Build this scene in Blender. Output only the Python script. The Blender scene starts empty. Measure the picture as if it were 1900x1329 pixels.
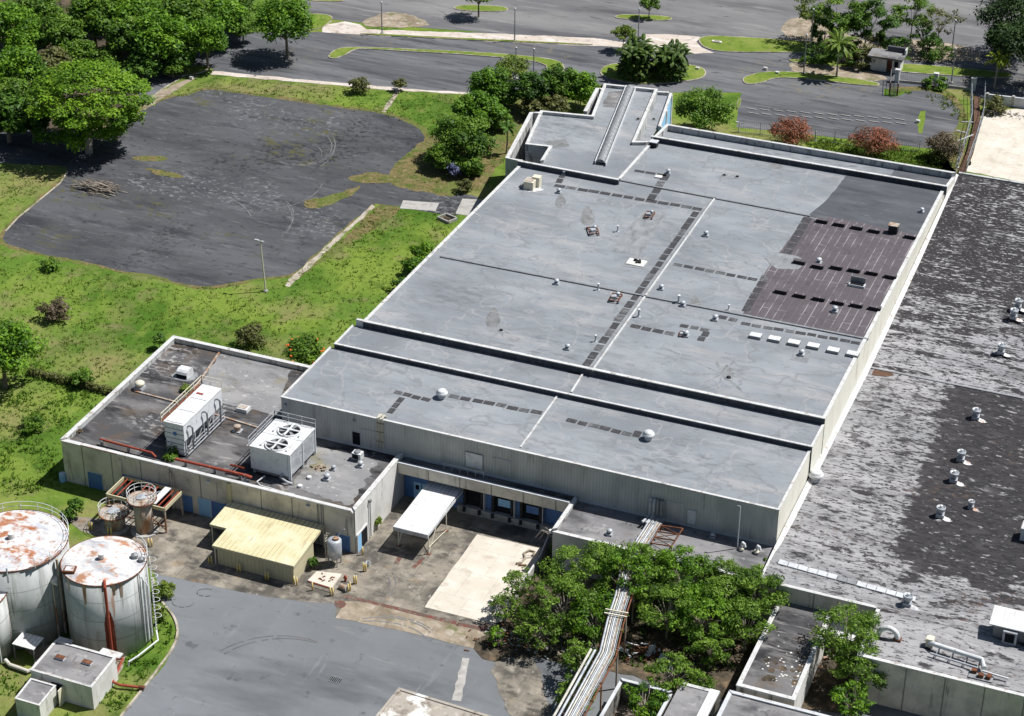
import bpy, math, random
import numpy as np
from mathutils import Vector, Matrix
rnd = random.Random(7)
SC = bpy.context.scene
COL = SC.collection
# ------------------------------------------------------------------ survey of the site
# the camera stands 125 m above the yard; x runs along the warehouse front, y away from it, z up
ROT = np.array([[0.92566366, 0.19602269, -0.32360763], [0.37827336, -0.46256841, 0.80183522], [0.00748723, -0.86464187, -0.50233293]])
FPX, CX, CY, HCAM = 3852.4, 950.0, 664.5, 125.0
def P(px, py, z=0.0):
    """survey: the point at height z seen at a pixel of the photograph"""
    d = ROT @ np.array([px - CX, py - CY, FPX]); t = (z - HCAM) / d[2]
    return Vector((d[0] * t, d[1] * t, z))
def XY(px, py, z=0.0):
    p = P(px, py, z); return (p.x, p.y)

# ------------------------------------------------------------------ objects
def link(o):
    COL.objects.link(o); return o
def tag(o, label=None, cat=None, group=None, kind=None):
    if label: o['label'] = label
    if cat: o['category'] = cat
    if group: o['group'] = group
    if kind: o['kind'] = kind
    return o
def thing(name, label, cat, loc=(0, 0, 0), group=None, rz=0.0):
    o = link(bpy.data.objects.new(name, None)); o.location = loc; o.rotation_euler = (0, 0, rz)
    o.empty_display_size = 0.3
    return tag(o, label, cat, group)
def dup(root, name=None, loc=None, rz=None, label=None, group=None, scale=None):
    r = root.copy(); COL.objects.link(r)
    if loc is not None: r.location = loc
    if rz is not None: r.rotation_euler = (0, 0, rz)
    if label: r['label'] = label
    if group: r['group'] = group
    if scale is not None: r.scale = (scale, scale, scale) if not hasattr(scale, '__len__') else scale
    for ch in list(root.children):
        c = ch.copy(); COL.objects.link(c); c.parent = r
        for g in ch.children:
            d = g.copy(); COL.objects.link(d); d.parent = c
    return r

class MB:
    """collects shapes in world coordinates (or local ones) and links them as one mesh object"""
    def __init__(s): s.v = []; s.f = []
    def add(s, vs, fs):
        n = len(s.v); s.v += [tuple(v) for v in vs]; s.f += [tuple(i + n for i in f) for f in fs]; return s
    def quad(s, a, b, c, d): return s.add([a, b, c, d], [(0, 1, 2, 3)])
    def poly(s, pts): return s.add(pts, [tuple(range(len(pts)))])
    def prism(s, poly, z0, z1, bottom=True):
        """poly counter-clockwise [(x,y)]; z1 may be a list of heights"""
        n = len(poly); zt = z1 if hasattr(z1, '__len__') else [z1] * n; zb = z0 if hasattr(z0, '__len__') else [z0] * n
        if sum(poly[i][0] * poly[(i + 1) % n][1] - poly[(i + 1) % n][0] * poly[i][1] for i in range(n)) < 0:
            poly = list(poly)[::-1]; zt = list(zt)[::-1]; zb = list(zb)[::-1]
        vs = [(p[0], p[1], zb[i]) for i, p in enumerate(poly)] + [(p[0], p[1], zt[i]) for i, p in enumerate(poly)]
        fs = [(i, (i + 1) % n, n + (i + 1) % n, n + i) for i in range(n)] + [tuple(range(n, 2 * n))]
        if bottom: fs.append(tuple(range(n))[::-1])
        return s.add(vs, fs)
    def box(s, x0, x1, y0, y1, z0, z1):
        return s.prism([(x0, y0), (x1, y0), (x1, y1), (x0, y1)], z0, z1)
    def cbox(s, x, y, z0, sx, sy, sz, rz=0.0):
        c, sn = math.cos(rz), math.sin(rz); h = []
        for a, b in ((-1, -1), (1, -1), (1, 1), (-1, 1)):
            u, w = a * sx / 2, b * sy / 2; h.append((x + u * c - w * sn, y + u * sn + w * c))
        return s.prism(h, z0, z0 + sz)
    def bar(s, a, b, w, h=None):
        """square bar from a to b"""
        a, b = Vector(a), Vector(b); h = h or w; d = (b - a)
        if d.length < 1e-6: return s
        d.normalize(); up = Vector((0, 0, 1)) if abs(d.z) < .95 else Vector((1, 0, 0))
        sd = d.cross(up).normalized() * w / 2; u2 = sd.cross(d).normalized() * h / 2
        vs = [p + q for p in (a, b) for q in (-sd - u2, sd - u2, sd + u2, -sd + u2)]
        return s.add(vs, [(3, 2, 1, 0), (4, 5, 6, 7), (0, 1, 5, 4), (1, 2, 6, 5), (2, 3, 7, 6), (3, 0, 4, 7)])
    def tube(s, pts, r, n=8, caps=True):
        pts = [Vector(p) for p in pts]; rs = r if hasattr(r, '__len__') else [r] * len(pts)
        base = len(s.v); ref = None
        for i, p in enumerate(pts):
            a = pts[max(i - 1, 0)]; b = pts[min(i + 1, len(pts) - 1)]; d = (b - a).normalized()
            if ref is None or abs(ref.dot(d)) > .97: ref = Vector((0, 0, 1)) if abs(d.z) < .9 else Vector((1, 0, 0))
            u = d.cross(ref).normalized(); w = u.cross(d).normalized(); ref = w
            for k in range(n):
                t = 2 * math.pi * k / n; s.v.append(tuple(p + (u * math.cos(t) + w * math.sin(t)) * rs[i]))
        for i in range(len(pts) - 1):
            for k in range(n):
                a = base + i * n + k; b = base + i * n + (k + 1) % n
                s.f.append((a, b, b + n, a + n))
        if caps:
            s.f.append(tuple(base + k for k in range(n))[::-1]); m = base + (len(pts) - 1) * n; s.f.append(tuple(m + k for k in range(n)))
        return s
    def lathe(s, prof, c=(0, 0, 0), n=20):
        """prof [(r,z)] from bottom to top"""
        base = len(s.v); c = Vector(c)
        for r, z in prof:
            for k in range(n):
                t = 2 * math.pi * k / n; s.v.append((c.x + r * math.cos(t), c.y + r * math.sin(t), c.z + z))
        for i in range(len(prof) - 1):
            for k in range(n):
                a = base + i * n + k; b = base + i * n + (k + 1) % n; s.f.append((a, b, b + n, a + n))
        if prof[-1][0] > 1e-4: m = base + (len(prof) - 1) * n; s.f.append(tuple(m + k for k in range(n)))
        if prof[0][0] > 1e-4: s.f.append(tuple(base + k for k in range(n))[::-1])
        return s
    def ring(s, c, r, tr, n=32, m=5, a0=0.0, a1=2 * math.pi):
        full = abs(a1 - a0 - 2 * math.pi) < 1e-3
        k = n + (0 if full else 1)
        pts = [(c[0] + r * math.cos(a0 + (a1 - a0) * i / n), c[1] + r * math.sin(a0 + (a1 - a0) * i / n), c[2]) for i in range(k)]
        if full: pts.append(pts[0])
        return s.tube(pts, tr, m, caps=not full)
    def build(s, name, m, parent=None, smooth=False):
        """world coordinates are moved into the parent's frame (parents are only moved, never turned, when this is used)"""
        off = Vector((0, 0, 0)); p = parent
        while p is not None: off += p.location; p = p.parent
        me = bpy.data.meshes.new(name)
        me.from_pydata([(v[0] - off.x, v[1] - off.y, v[2] - off.z) for v in s.v], [], s.f); me.update()
        o = link(bpy.data.objects.new(name, me)); o.data.materials.append(m)
        if parent is not None: o.parent = parent
        if smooth: me.polygons.foreach_set('use_smooth', [True] * len(me.polygons))
        return o
    def local(s, name, m, parent=None, smooth=False):
        me = bpy.data.meshes.new(name); me.from_pydata(s.v, [], s.f); me.update()
        o = link(bpy.data.objects.new(name, me)); o.data.materials.append(m)
        if parent is not None: o.parent = parent
        if smooth: me.polygons.foreach_set('use_smooth', [True] * len(me.polygons))
        return o

def ccw(poly):
    n = len(poly)
    return list(poly) if sum(poly[i][0] * poly[(i + 1) % n][1] - poly[(i + 1) % n][0] * poly[i][1] for i in range(n)) > 0 else list(poly)[::-1]
def offset(poly, d):
    """inset a counter-clockwise polygon by d (negative grows it)"""
    n = len(poly); out = []
    for i in range(n):
        p0, p1, p2 = Vector(poly[i - 1]), Vector(poly[i]), Vector(poly[(i + 1) % n])
        a = (p1 - p0).normalized(); b = (p2 - p1).normalized()
        na, nb = Vector((-a.y, a.x)), Vector((-b.y, b.x)); m = na + nb
        if m.length < 1e-5: out.append(tuple(p1 + na * d)); continue
        m.normalize(); out.append(tuple(p1 + m * d / max(.3, m.dot(na))))
    return out
def rough_edge(pts, step, amp, seed=1, closed=True):
    """splits the edges of an outline and shifts the points a little, for ragged borders"""
    r = random.Random(seed); out = []; n = len(pts)
    for i in range(n if closed else n - 1):
        a, b = Vector(pts[i]), Vector(pts[(i + 1) % n]); L = (b - a).length; k = max(1, int(L / step))
        nm = Vector((-(b - a).y, (b - a).x)).normalized() if L > 1e-6 else Vector((0, 0))
        for j in range(k):
            q = a.lerp(b, j / k); q = q + nm * r.uniform(-amp, amp) * (1 if j else .4); out.append((q.x, q.y))
    return out
def smooth_pts(pts, it=2, closed=True):
    for _ in range(it):
        o = []; n = len(pts)
        for i in range(n if closed else n - 1):
            a, b = pts[i], pts[(i + 1) % n]
            o.append((a[0] * .75 + b[0] * .25, a[1] * .75 + b[1] * .25)); o.append((a[0] * .25 + b[0] * .75, a[1] * .25 + b[1] * .75))
        pts = o
    return pts
def px_poly(pts, z=0.0): return [XY(a, b, z) for a, b in pts]
def sheet(name, pxs, z, m, smooth=0, step=1.2, amp=0.0, seed=1, kind='structure', zsurf=0.0):
    pts = ccw(px_poly(pxs, zsurf))
    if smooth: pts = smooth_pts(pts, smooth)
    if amp: pts = rough_edge(pts, step, amp, seed)
    o = MB().poly([(x, y, z) for x, y in pts]).build(name, m)
    return tag(o, kind=kind)
# ------------------------------------------------------------------ procedural materials
def srgb(r, g, b):
    f = lambda c: (c / 255 / 12.92) if c / 255 <= .04045 else ((c / 255 + .055) / 1.055) ** 2.4
    return (f(r), f(g), f(b), 1.0)
def lin(r, g, b): return (r, g, b, 1.0)
def mat(name, base, layers=(), rough=.85, bump=None, metal=0.0, spec=.3, local=False):
    """layers: (kind, colour, scale, lo, hi, amount, detail) laid over the base colour one after another.
    kind n: noise, w: wave bands, v: cracks between cells, c: noise in patches times fine noise"""
    m = bpy.data.materials.new(name); m.use_nodes = True; nt = m.node_tree; N = nt.nodes; L = nt.links
    bs = N['Principled BSDF']; bs.inputs['Roughness'].default_value = rough; bs.inputs['Metallic'].default_value = metal
    bs.inputs['Specular IOR Level'].default_value = spec
    if local: src = N.new('ShaderNodeTexCoord').outputs['Object']
    else: src = N.new('ShaderNodeNewGeometry').outputs['Position']
    def mapped(sc, i):
        mp = N.new('ShaderNodeMapping'); L.new(src, mp.inputs['Vector'])
        sc3 = sc if hasattr(sc, '__len__') else (sc, sc, sc)
        mp.inputs['Scale'].default_value = sc3[:3]; mp.inputs['Location'].default_value = (i * 13.7 + 3, i * 7.3, i * 3.1)
        if len(sc3) > 3: mp.inputs['Rotation'].default_value = (0, 0, sc3[3])
        return mp.outputs['Vector']
    def ramp(v, lo, hi):
        r = N.new('ShaderNodeMapRange'); L.new(v, r.inputs['Value'])
        r.inputs['From Min'].default_value = lo; r.inputs['From Max'].default_value = hi; return r.outputs['Result']
    def mult(a, b):
        k = N.new('ShaderNodeMath'); k.operation = 'MULTIPLY'
        for i, q in enumerate((a, b)):
            if isinstance(q, float): k.inputs[i].default_value = q
            else: L.new(q, k.inputs[i])
        return k.outputs[0]
    cur = None
    for i, ly in enumerate(layers):
        kind, colr, sc, lo, hi, amt = ly[:6]; det = ly[6] if len(ly) > 6 else 4.0
        v = mapped(sc, i)
        if kind in 'nc':
            t = N.new('ShaderNodeTexNoise'); L.new(v, t.inputs['Vector']); t.inputs['Scale'].default_value = 1.0
            t.inputs['Detail'].default_value = det; t.inputs['Roughness'].default_value = .62; fac = ramp(t.outputs['Fac'], lo, hi)
            if kind == 'c':
                t2 = N.new('ShaderNodeTexNoise'); L.new(mapped(ly[7], i + 9), t2.inputs['Vector']); t2.inputs['Scale'].default_value = 1.0
                t2.inputs['Detail'].default_value = 3.0; fac = mult(fac, ramp(t2.outputs['Fac'], ly[8], ly[9]))
        elif kind == 'm':
            t = N.new('ShaderNodeTexNoise'); L.new(v, t.inputs['Vector']); t.inputs['Scale'].default_value = 1.0; t.inputs['Detail'].default_value = det; t.inputs['Roughness'].default_value = .62
            sh = None
            for nx, ny, c_, w_ in ly[8]:
                d = N.new('ShaderNodeVectorMath'); d.operation = 'DOT_PRODUCT'; L.new(src, d.inputs[0]); d.inputs[1].default_value = (nx, ny, 0)
                q = ramp(d.outputs['Value'], c_ - w_, c_ + w_); sh = q if sh is None else mult(sh, q)
            ad = N.new('ShaderNodeMath'); ad.operation = 'ADD'; L.new(t.outputs['Fac'], ad.inputs[0]); L.new(mult(sh, float(ly[7])), ad.inputs[1])
            fac = ramp(ad.outputs[0], lo, hi)
        elif kind == 'o':
            t = N.new('ShaderNodeTexNoise'); L.new(v, t.inputs['Vector']); t.inputs['Scale'].default_value = 1.0; t.inputs['Detail'].default_value = det
            sb = N.new('ShaderNodeMath'); sb.operation = 'SUBTRACT'; L.new(t.outputs['Fac'], sb.inputs[0]); sb.inputs[1].default_value = lo
            ab = N.new('ShaderNodeMath'); ab.operation = 'ABSOLUTE'; L.new(sb.outputs[0], ab.inputs[0]); fac = ramp(ab.outputs[0], hi, 0.0)
        elif kind == 'w':
            t = N.new('ShaderNodeTexWave'); L.new(v, t.inputs['Vector']); t.inputs['Scale'].default_value = 1.0
            t.bands_direction = ly[7] if len(ly) > 7 else 'X'; t.inputs['Distortion'].default_value = ly[8] if len(ly) > 8 else 0.0
            fac = ramp(t.outputs['Fac'], lo, hi)
        elif kind == 'v':
            t = N.new('ShaderNodeTexVoronoi'); t.feature = 'DISTANCE_TO_EDGE'; L.new(v, t.inputs['Vector']); t.inputs['Scale'].default_value = 1.0
            fac = ramp(t.outputs['Distance'], hi, lo)
        elif kind == 'b':
            t = N.new('ShaderNodeTexBrick'); L.new(v, t.inputs['Vector']); t.inputs['Scale'].default_value = 1.0
            t.inputs['Color1'].default_value = (0, 0, 0, 1); t.inputs['Color2'].default_value = (0, 0, 0, 1); t.inputs['Mortar'].default_value = (1, 1, 1, 1)
            t.inputs['Mortar Size'].default_value = ly[7]; t.inputs['Brick Width'].default_value = ly[8]; t.inputs['Row Height'].default_value = ly[9]
            fac = ramp(t.outputs['Color'], lo, hi)
        fac = mult(fac, float(amt))
        mx = N.new('ShaderNodeMix'); mx.data_type = 'RGBA'; L.new(fac, mx.inputs['Factor'])
        if cur is None: mx.inputs['A'].default_value = base
        else: L.new(cur, mx.inputs['A'])
        mx.inputs['B'].default_value = colr; cur = mx.outputs['Result']
    if cur is None: bs.inputs['Base Color'].default_value = base
    else: L.new(cur, bs.inputs['Base Color'])
    if bump:
        sc, st, dist = bump[:3]
        if len(bump) > 3:
            t = N.new('ShaderNodeTexWave'); t.bands_direction = bump[3]; h = t.outputs['Fac']
        else:
            t = N.new('ShaderNodeTexNoise'); t.inputs['Detail'].default_value = 5.0; h = t.outputs['Fac']
        L.new(mapped(sc, 30), t.inputs['Vector']); t.inputs['Scale'].default_value = 1.0
        b = N.new('ShaderNodeBump'); b.inputs['Strength'].default_value = st; b.inputs['Distance'].default_value = dist
        L.new(h, b.inputs['Height']); L.new(b.outputs['Normal'], bs.inputs['Normal'])
    return m
def leaf_mat(name, c0, c1, c2, trans=.3):
    """leaf cards: colour from a per-face attribute, a little light comes through"""
    m = bpy.data.materials.new(name); m.use_nodes = True; nt = m.node_tree; N = nt.nodes; L = nt.links
    bs = N['Principled BSDF']; bs.inputs['Roughness'].default_value = .55; bs.inputs['Specular IOR Level'].default_value = .25
    at = N.new('ShaderNodeAttribute'); at.attribute_name = 'tint'
    rp = N.new('ShaderNodeValToRGB'); e = rp.color_ramp.elements
    e[0].color = c0; e[0].position = 0.0; e[1].color = c2; e[1].position = 1.0; k = e.new(.5); k.color = c1
    L.new(at.outputs['Fac'], rp.inputs['Fac']); L.new(rp.outputs['Color'], bs.inputs['Base Color'])
    tr = N.new('ShaderNodeBsdfTranslucent'); L.new(rp.outputs['Color'], tr.inputs['Color'])
    mx = N.new('ShaderNodeMixShader'); mx.inputs[0].default_value = trans
    L.new(bs.outputs[0], mx.inputs[1]); L.new(tr.outputs[0], mx.inputs[2]); L.new(mx.outputs[0], N['Material Output'].inputs['Surface'])
    return m
S = srgb
MT = {}
MT['grass'] = mat('grass', lin(.085, .155, .022), [
    ('n', lin(.155, .215, .034), .045, .42, .60, .85), ('n', lin(.048, .110, .012), .07, .48, .62, .9), ('n', lin(.205, .185, .078), .055, .51, .66, .85),
    ('n', lin(.18, .235, .045), (.4, .2, 1, .3), .50, .68, .6), ('n', lin(.175, .155, .075), .2, .57, .70, .7), ('n', lin(.034, .070, .010), .7, .56, .70, .6), ('n', lin(.22, .25, .08), 1.4, .60, .72, .4), ('n', lin(.03, .055, .010), 2.6, .62, .74, .45)],
    rough=1, bump=(1.5, .6, .4), spec=.1)
MT['lawn'] = mat('mown_lawn', lin(.125, .185, .028), [('n', lin(.20, .235, .055), .25, .42, .65, .8), ('n', lin(.075, .125, .018), .8, .5, .7, .7), ('n', lin(.24, .21, .10), .5, .58, .72, .7), ('n', lin(.05, .08, .015), 2.4, .58, .7, .5)], rough=1, bump=(2.0, .5, .3), spec=.1)
MT['dry'] = mat('dry_grass', lin(.155, .125, .055), [('n', lin(.075, .105, .022), .45, .44, .60, .9), ('n', lin(.23, .18, .10), 1.2, .5, .7, .8), ('n', lin(.035, .04, .018), 1.9, .54, .68, .8), ('n', lin(.10, .14, .03), .16, .5, .62, .7)], rough=1, bump=(2.0, .8, .3), spec=.1)
MT['dirt'] = mat('bare_dirt', lin(.30, .25, .19), [('n', lin(.16, .13, .09), .35, .42, .62, .8), ('n', lin(.42, .38, .32), .9, .52, .7, .8), ('n', lin(.10, .12, .04), .5, .56, .68, .8)], rough=1, bump=(1.2, .7, .3), spec=.1)
MT['litter'] = mat('leaf_litter', lin(.085, .068, .048), [('n', lin(.19, .135, .085), .9, .5, .68, .9), ('n', lin(.03, .028, .022), .6, .45, .6, .8), ('n', lin(.30, .25, .2), 2.2, .64, .74, .8)], rough=1, bump=(1.5, .8, .3), spec=.1)
MT['lot'] = mat('old_asphalt', lin(.060, .062, .067), [
    ('n', lin(.095, .098, .105), (.03, .10, 1, .25), .42, .62, .9), ('n', lin(.033, .035, .040), (.09, .30, 1, .2), .52, .68, .85), ('n', lin(.135, .14, .148), (.30, 1.5, 1, .15), .56, .72, .65),
    ('n', lin(.026, .027, .030), (.9, 1.4, 1), .58, .70, .8), ('c', lin(.21, .215, .225), (1.3, 2.2, 1), .54, .66, .8, 6, (.05, .07, 1), .54, .64), ('c', lin(.085, .082, .035), (.8, 1.1, 1), .52, .62, .9, 6, (.06, .09, 1), .55, .64),
    ('c', lin(.024, .024, .026), (1.4, 1.8, 1), .50, .60, .9, 6, (.07, .05, 1), .52, .62), ('n', lin(.26, .26, .27), 2.0, .68, .75, .6)], rough=.95, bump=(3.0, .35, .05), spec=.15)
MT['road'] = mat('road_asphalt', lin(.088, .092, .10), [
    ('n', lin(.15, .154, .162), (.02, .16, 1, .12), .42, .62, .9), ('n', lin(.042, .044, .05), (.06, .5, 1, .1), .50, .68, .85), ('n', lin(.21, .206, .20), (.12, 1.3, 1, .1), .58, .74, .6), ('n', lin(.035, .035, .04), (.5, 1.6, 1), .60, .72, .7), ('c', lin(.16, .14, .10), 1.2, .52, .64, .8, 5, .06, .56, .66)], rough=.95, bump=(3.0, .3, .05), spec=.15)
MT['farlot'] = mat('pale_asphalt', lin(.128, .128, .134), [
    ('n', lin(.20, .197, .194), (.02, .07, 1, .4), .42, .64, .9), ('n', lin(.068, .068, .074), (.03, .12, 1, .35), .50, .66, .9), ('n', lin(.30, .29, .28), (.1, .9, 1, .3), .58, .74, .6), ('n', lin(.05, .05, .052), (.3, 1.2, 1), .60, .72, .7)], rough=.95, spec=.15)
MT['yard'] = mat('yard_asphalt', lin(.142, .149, .156), [
    ('n', lin(.172, .183, .196), .10, .40, .66, .9), ('n', lin(.082, .088, .096), (.05, .17, 1, -.9), .50, .70, .85), ('n', lin(.24, .245, .25), (.9, .12, 1, .9), .62, .76, .55),
    ('n', lin(.225, .225, .22), (.16, 1.2, 1, .6), .62, .74, .6), ('n', lin(.055, .058, .064), (.7, .7, 1), .62, .72, .6), ('n', lin(.30, .30, .30), 3.2, .69, .75, .6)], rough=.9, bump=(4, .25, .04), spec=.2)
MT['apron'] = mat('stained_concrete', lin(.235, .21, .172), [
    ('n', lin(.082, .076, .066), .20, .44, .60, .95), ('n', lin(.34, .31, .26), .5, .52, .70, .8), ('n', lin(.06, .057, .052), (.5, .9, 1, .4), .54, .68, .85), ('n', lin(.28, .19, .11), .4, .60, .72, .6),
    ('b', lin(.06, .056, .05), 1.0, .1, .9, .8, 0, .018, 3.4, 3.4), ('n', lin(.42, .39, .35), (2.6, .9, 1), .64, .74, .7), ('n', lin(.04, .038, .035), 1.4, .62, .72, .7)], rough=.95, bump=(2.5, .35, .06), spec=.15)
MT['slab'] = mat('pale_concrete', lin(.52, .475, .405), [('n', lin(.62, .575, .51), .35, .45, .65, .8), ('n', lin(.36, .315, .255), .5, .54, .70, .7), ('b', lin(.22, .19, .155), 1.0, .1, .9, .75, 0, .012, 3.0, 4.2), ('n', lin(.28, .235, .17), (.5, 1.6, 1), .60, .74, .6), ('n', lin(.66, .63, .58), 2.2, .64, .74, .6)], rough=.9, spec=.2)
MT['walk'] = mat('pavement_concrete', lin(.47, .41, .355), [('n', lin(.60, .56, .52), (.2, .6, 1), .45, .65, .8), ('n', lin(.25, .205, .165), .5, .54, .70, .8), ('n', lin(.14, .13, .09), 1.4, .58, .72, .8), ('b', lin(.2, .17, .14), 1.0, .1, .9, .6, 0, .02, 3.0, 1.5)], rough=.95, spec=.15)
MT['kerb'] = mat('kerb_concrete', lin(.36, .315, .255), [('n', lin(.48, .445, .39), .6, .45, .7, .8), ('n', lin(.13, .115, .07), .7, .50, .66, .9), ('n', lin(.10, .12, .035), .4, .56, .68, .9)], rough=.95, spec=.15)
MT['roof'] = mat('grey_membrane', lin(.220, .238, .257), [
    ('n', lin(.158, .172, .190), (.05, .075, 1), .46, .64, .85), ('n', lin(.275, .292, .312), (.08, .15, 1, .2), .48, .68, .8), ('n', lin(.175, .185, .20), (.22, .55, 1, .25), .50, .68, .65),
    ('n', lin(.325, .315, .31), (.10, .35, 1, .5), .54, .70, .6), ('c', lin(.115, .122, .135), (.5, 1.3, 1), .48, .62, .7, 6, (.045, .06, 1), .52, .64), ('n', lin(.10, .107, .115), (.8, 1.6, 1), .62, .74, .6), ('o', lin(.145, .152, .165), (.09, .13, 1), .54, .012, .55, 3), ('o', lin(.31, .31, .31), (.16, .11, 1), .47, .010, .5, 3), ('o', lin(.12, .13, .14), (.3, .5, 1), .58, .012, .5, 4), ('b', lin(.15, .16, .175), (1, 1, 1), .1, .9, .5, 0, .014, 30.0, 1.9), ('n', lin(.40, .40, .40), (.7, 2.2, 1), .66, .76, .5)], rough=.8, bump=(1.2, .25, .06), spec=.25)
MT['roof_low'] = mat('aged_grey_roof', lin(.185, .182, .188), [
    ('n', lin(.27, .266, .266), (.10, .2, 1, .7), .45, .65, .85), ('n', lin(.062, .062, .068), (.16, .35, 1, .7), .48, .66, .9), ('n', lin(.42, .41, .40), (.7, 1.2, 1), .60, .72, .6), ('n', lin(.12, .10, .08), .35, .54, .70, .7), ('n', lin(.05, .05, .052), (1.4, .7, 1), .60, .70, .7)], rough=.9, bump=(1.5, .3, .05), spec=.2)
MT['roof_tar'] = mat('black_stained_roof', lin(.066, .065, .068), [
    ('n', lin(.16, .156, .156), (.14, .26, 1, .7), .45, .63, .9), ('n', lin(.020, .020, .022), (.17, .42, 1, .7), .50, .62, .9), ('n', lin(.30, .29, .28), (.22, 1.4, 1, .72), .58, .70, .7), ('n', lin(.11, .08, .055), .3, .52, .68, .7), ('c', lin(.34, .335, .33), (1.3, 2.0, 1), .52, .62, .8, 5, .11, .54, .64), ('n', lin(.5, .49, .48), 2.0, .67, .75, .6)], rough=.95, spec=.2)
MT['roof_dark'] = mat('dark_grey_membrane', lin(.072, .078, .088), [('n', lin(.105, .112, .122), (.2, .5, 1), .45, .65, .8), ('n', lin(.048, .052, .058), (.15, .6, 1), .52, .7, .8), ('n', lin(.21, .215, .22), (.6, 1.8, 1), .66, .76, .6)], rough=.9, spec=.2)
MT['roof_brown'] = mat('brown_membrane', lin(.100, .088, .098), [('n', lin(.125, .113, .122), (.3, .3, 1), .45, .65, .8), ('b', lin(.34, .32, .33), (1, 1, 1, 1.5708), .1, .9, 1.0, 0, .035, 9.0, .95), ('n', lin(.088, .078, .086), (.35, .25, 1), .42, .56, .9), ('n', lin(.05, .045, .05), (1.2, 1.2, 1), .56, .7, .6)], rough=.9, spec=.2)
MT['pad'] = mat('walkway_pad', lin(.048, .048, .052), [('n', lin(.10, .10, .105), 1.4, .5, .7, .8)], rough=.95, spec=.2)
MT['patch'] = mat('roof_patch', lin(.20, .212, .222), [('n', lin(.27, .28, .29), .8, .45, .65, .8), ('n', lin(.13, .14, .148), (1.2, .5, 1), .50, .68, .85), ('n', lin(.33, .33, .33), (2, 2, 1), .62, .72, .6)], rough=.9, spec=.2)
F_LAY = lambda a, b: [
    ('n', lin(.345, .34, .345), (.06, .3, 1), .42, .62, .85), ('n', lin(.15, .146, .148), (.14, .6, 1), .50, .68, .8),
    ('n', lin(.030, .028, .029), (.42, 1.5, 1), a, b, .95, 10), ('n', lin(.024, .023, .024), (1.7, 4.2, 1), a + .015, b + .03, .92, 6), ('c', lin(.10, .06, .04), (1.8, 2.4, 1), .52, .62, .8, 5, (.07, .12, 1), .52, .60),
    ('b', lin(.035, .033, .034), (1, 1, 1), .1, .9, .45, 0, .03, 7.0, 1.05), ('n', lin(.44, .43, .425), (1.1, 3.4, 1), .60, .70, .75)]
XBL = -28.6
MT['roof_peel'] = mat('peeling_grey_roof', lin(.245, .247, .256), [
    ('n', lin(.335, .33, .338), (.06, .3, 1), .42, .62, .85), ('n', lin(.15, .146, .148), (.14, .6, 1), .50, .68, .8),
    ('m', lin(.036, .034, .036), (.28, .75, 1), .565, .625, .97, 10, .235, ( (1, .03, XBL + 5.7, .9), (0, 1, 169, 5))), ('m', lin(.026, .025, .027), (1.5, 3.6, 1), .575, .62, .93, 7, .09, ((1, 0, XBL - 4, 9), (0, 1, 166, 6))),
    ('m', lin(.06, .057, .058), (.5, 1.2, 1), .575, .66, .8, 8, .06, ((0, 1, 180, 20),)),
    ('c', lin(.10, .068, .052), (1.6, 2.4, 1), .53, .63, .7, 5, (.06, .16, 1), .55, .64), ('b', lin(.04, .038, .04), (1, 1, 1), .1, .9, .4, 0, .03, 7.0, 1.05), ('n', lin(.42, .412, .41), (.9, 2.0, 1), .60, .69, .75, 8)], rough=.95, bump=(2, .4, .05), spec=.15)
MT['roof_peel_dark'] = mat('peeling_black_roof', lin(.24, .243, .255), [
    ('n', lin(.34, .335, .345), (.06, .3, 1), .42, .62, .85), ('n', lin(.14, .136, .14), (.14, .6, 1), .50, .68, .8),
    ('m', lin(.034, .032, .034), (.22, .75, 1), .515, .575, .97, 10, .15, ((0, 1, 219, 8),)), ('m', lin(.028, .026, .028), (1.4, 3.4, 1), .535, .575, .95, 7, .075, ((0, 1, 220, 12), (-1, 0, 24, 10))),
    ('b', lin(.03, .028, .03), (1, 1, 1), .1, .9, .5, 0, .04, 7.0, 1.05), ('c', lin(.36, .358, .37), (.8, 2.8, 1), .555, .61, .9, 9, (.07, .16, 1), .44, .56), ('n', lin(.42, .415, .42), (2.0, 4.2, 1), .60, .65, .8, 6)], rough=.95, bump=(2, .4, .05), spec=.15)
MT['roof_black'] = mat('black_weathered_roof', lin(.034, .032, .033), [('n', lin(.27, .265, .265), (.25, 1.6, 1), .585, .66, .9, 9), ('n', lin(.020, .019, .020), (.2, .5, 1), .45, .6, .8), ('n', lin(.40, .385, .37), (1.2, 3.4, 1), .635, .69, .85, 6), ('c', lin(.09, .055, .04), 1.8, .56, .66, .7, 5, .1, .52, .62)], rough=.95, bump=(2, .4, .05), spec=.15)
RIB = lambda d='X', s=.52: (s, .5, .06, d)
MT['clad'] = mat('corrugated_cladding', lin(.47, .475, .455), [('w', lin(.31, .325, .33), .9, .55, .95, .35, 0, 'X'), ('n', lin(.31, .315, .305), (.5, .5, .09), .46, .66, .7), ('n', lin(.17, .15, .13), (1.2, 1.2, .12), .58, .70, .6), ('n', lin(.36, .36, .34), (.12, .1, .3), .5, .64, .6)], rough=.7, bump=RIB('X', .9), spec=.3)
MT['clad_side'] = mat('sunlit_side_cladding', lin(.70, .685, .60), [('n', lin(.58, .55, .47), (.5, .5, .12), .48, .68, .7), ('n', lin(.30, .25, .19), (1.5, 1.2, .14), .62, .72, .6)], rough=.7, bump=RIB('Y', .9), spec=.3)
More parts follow.
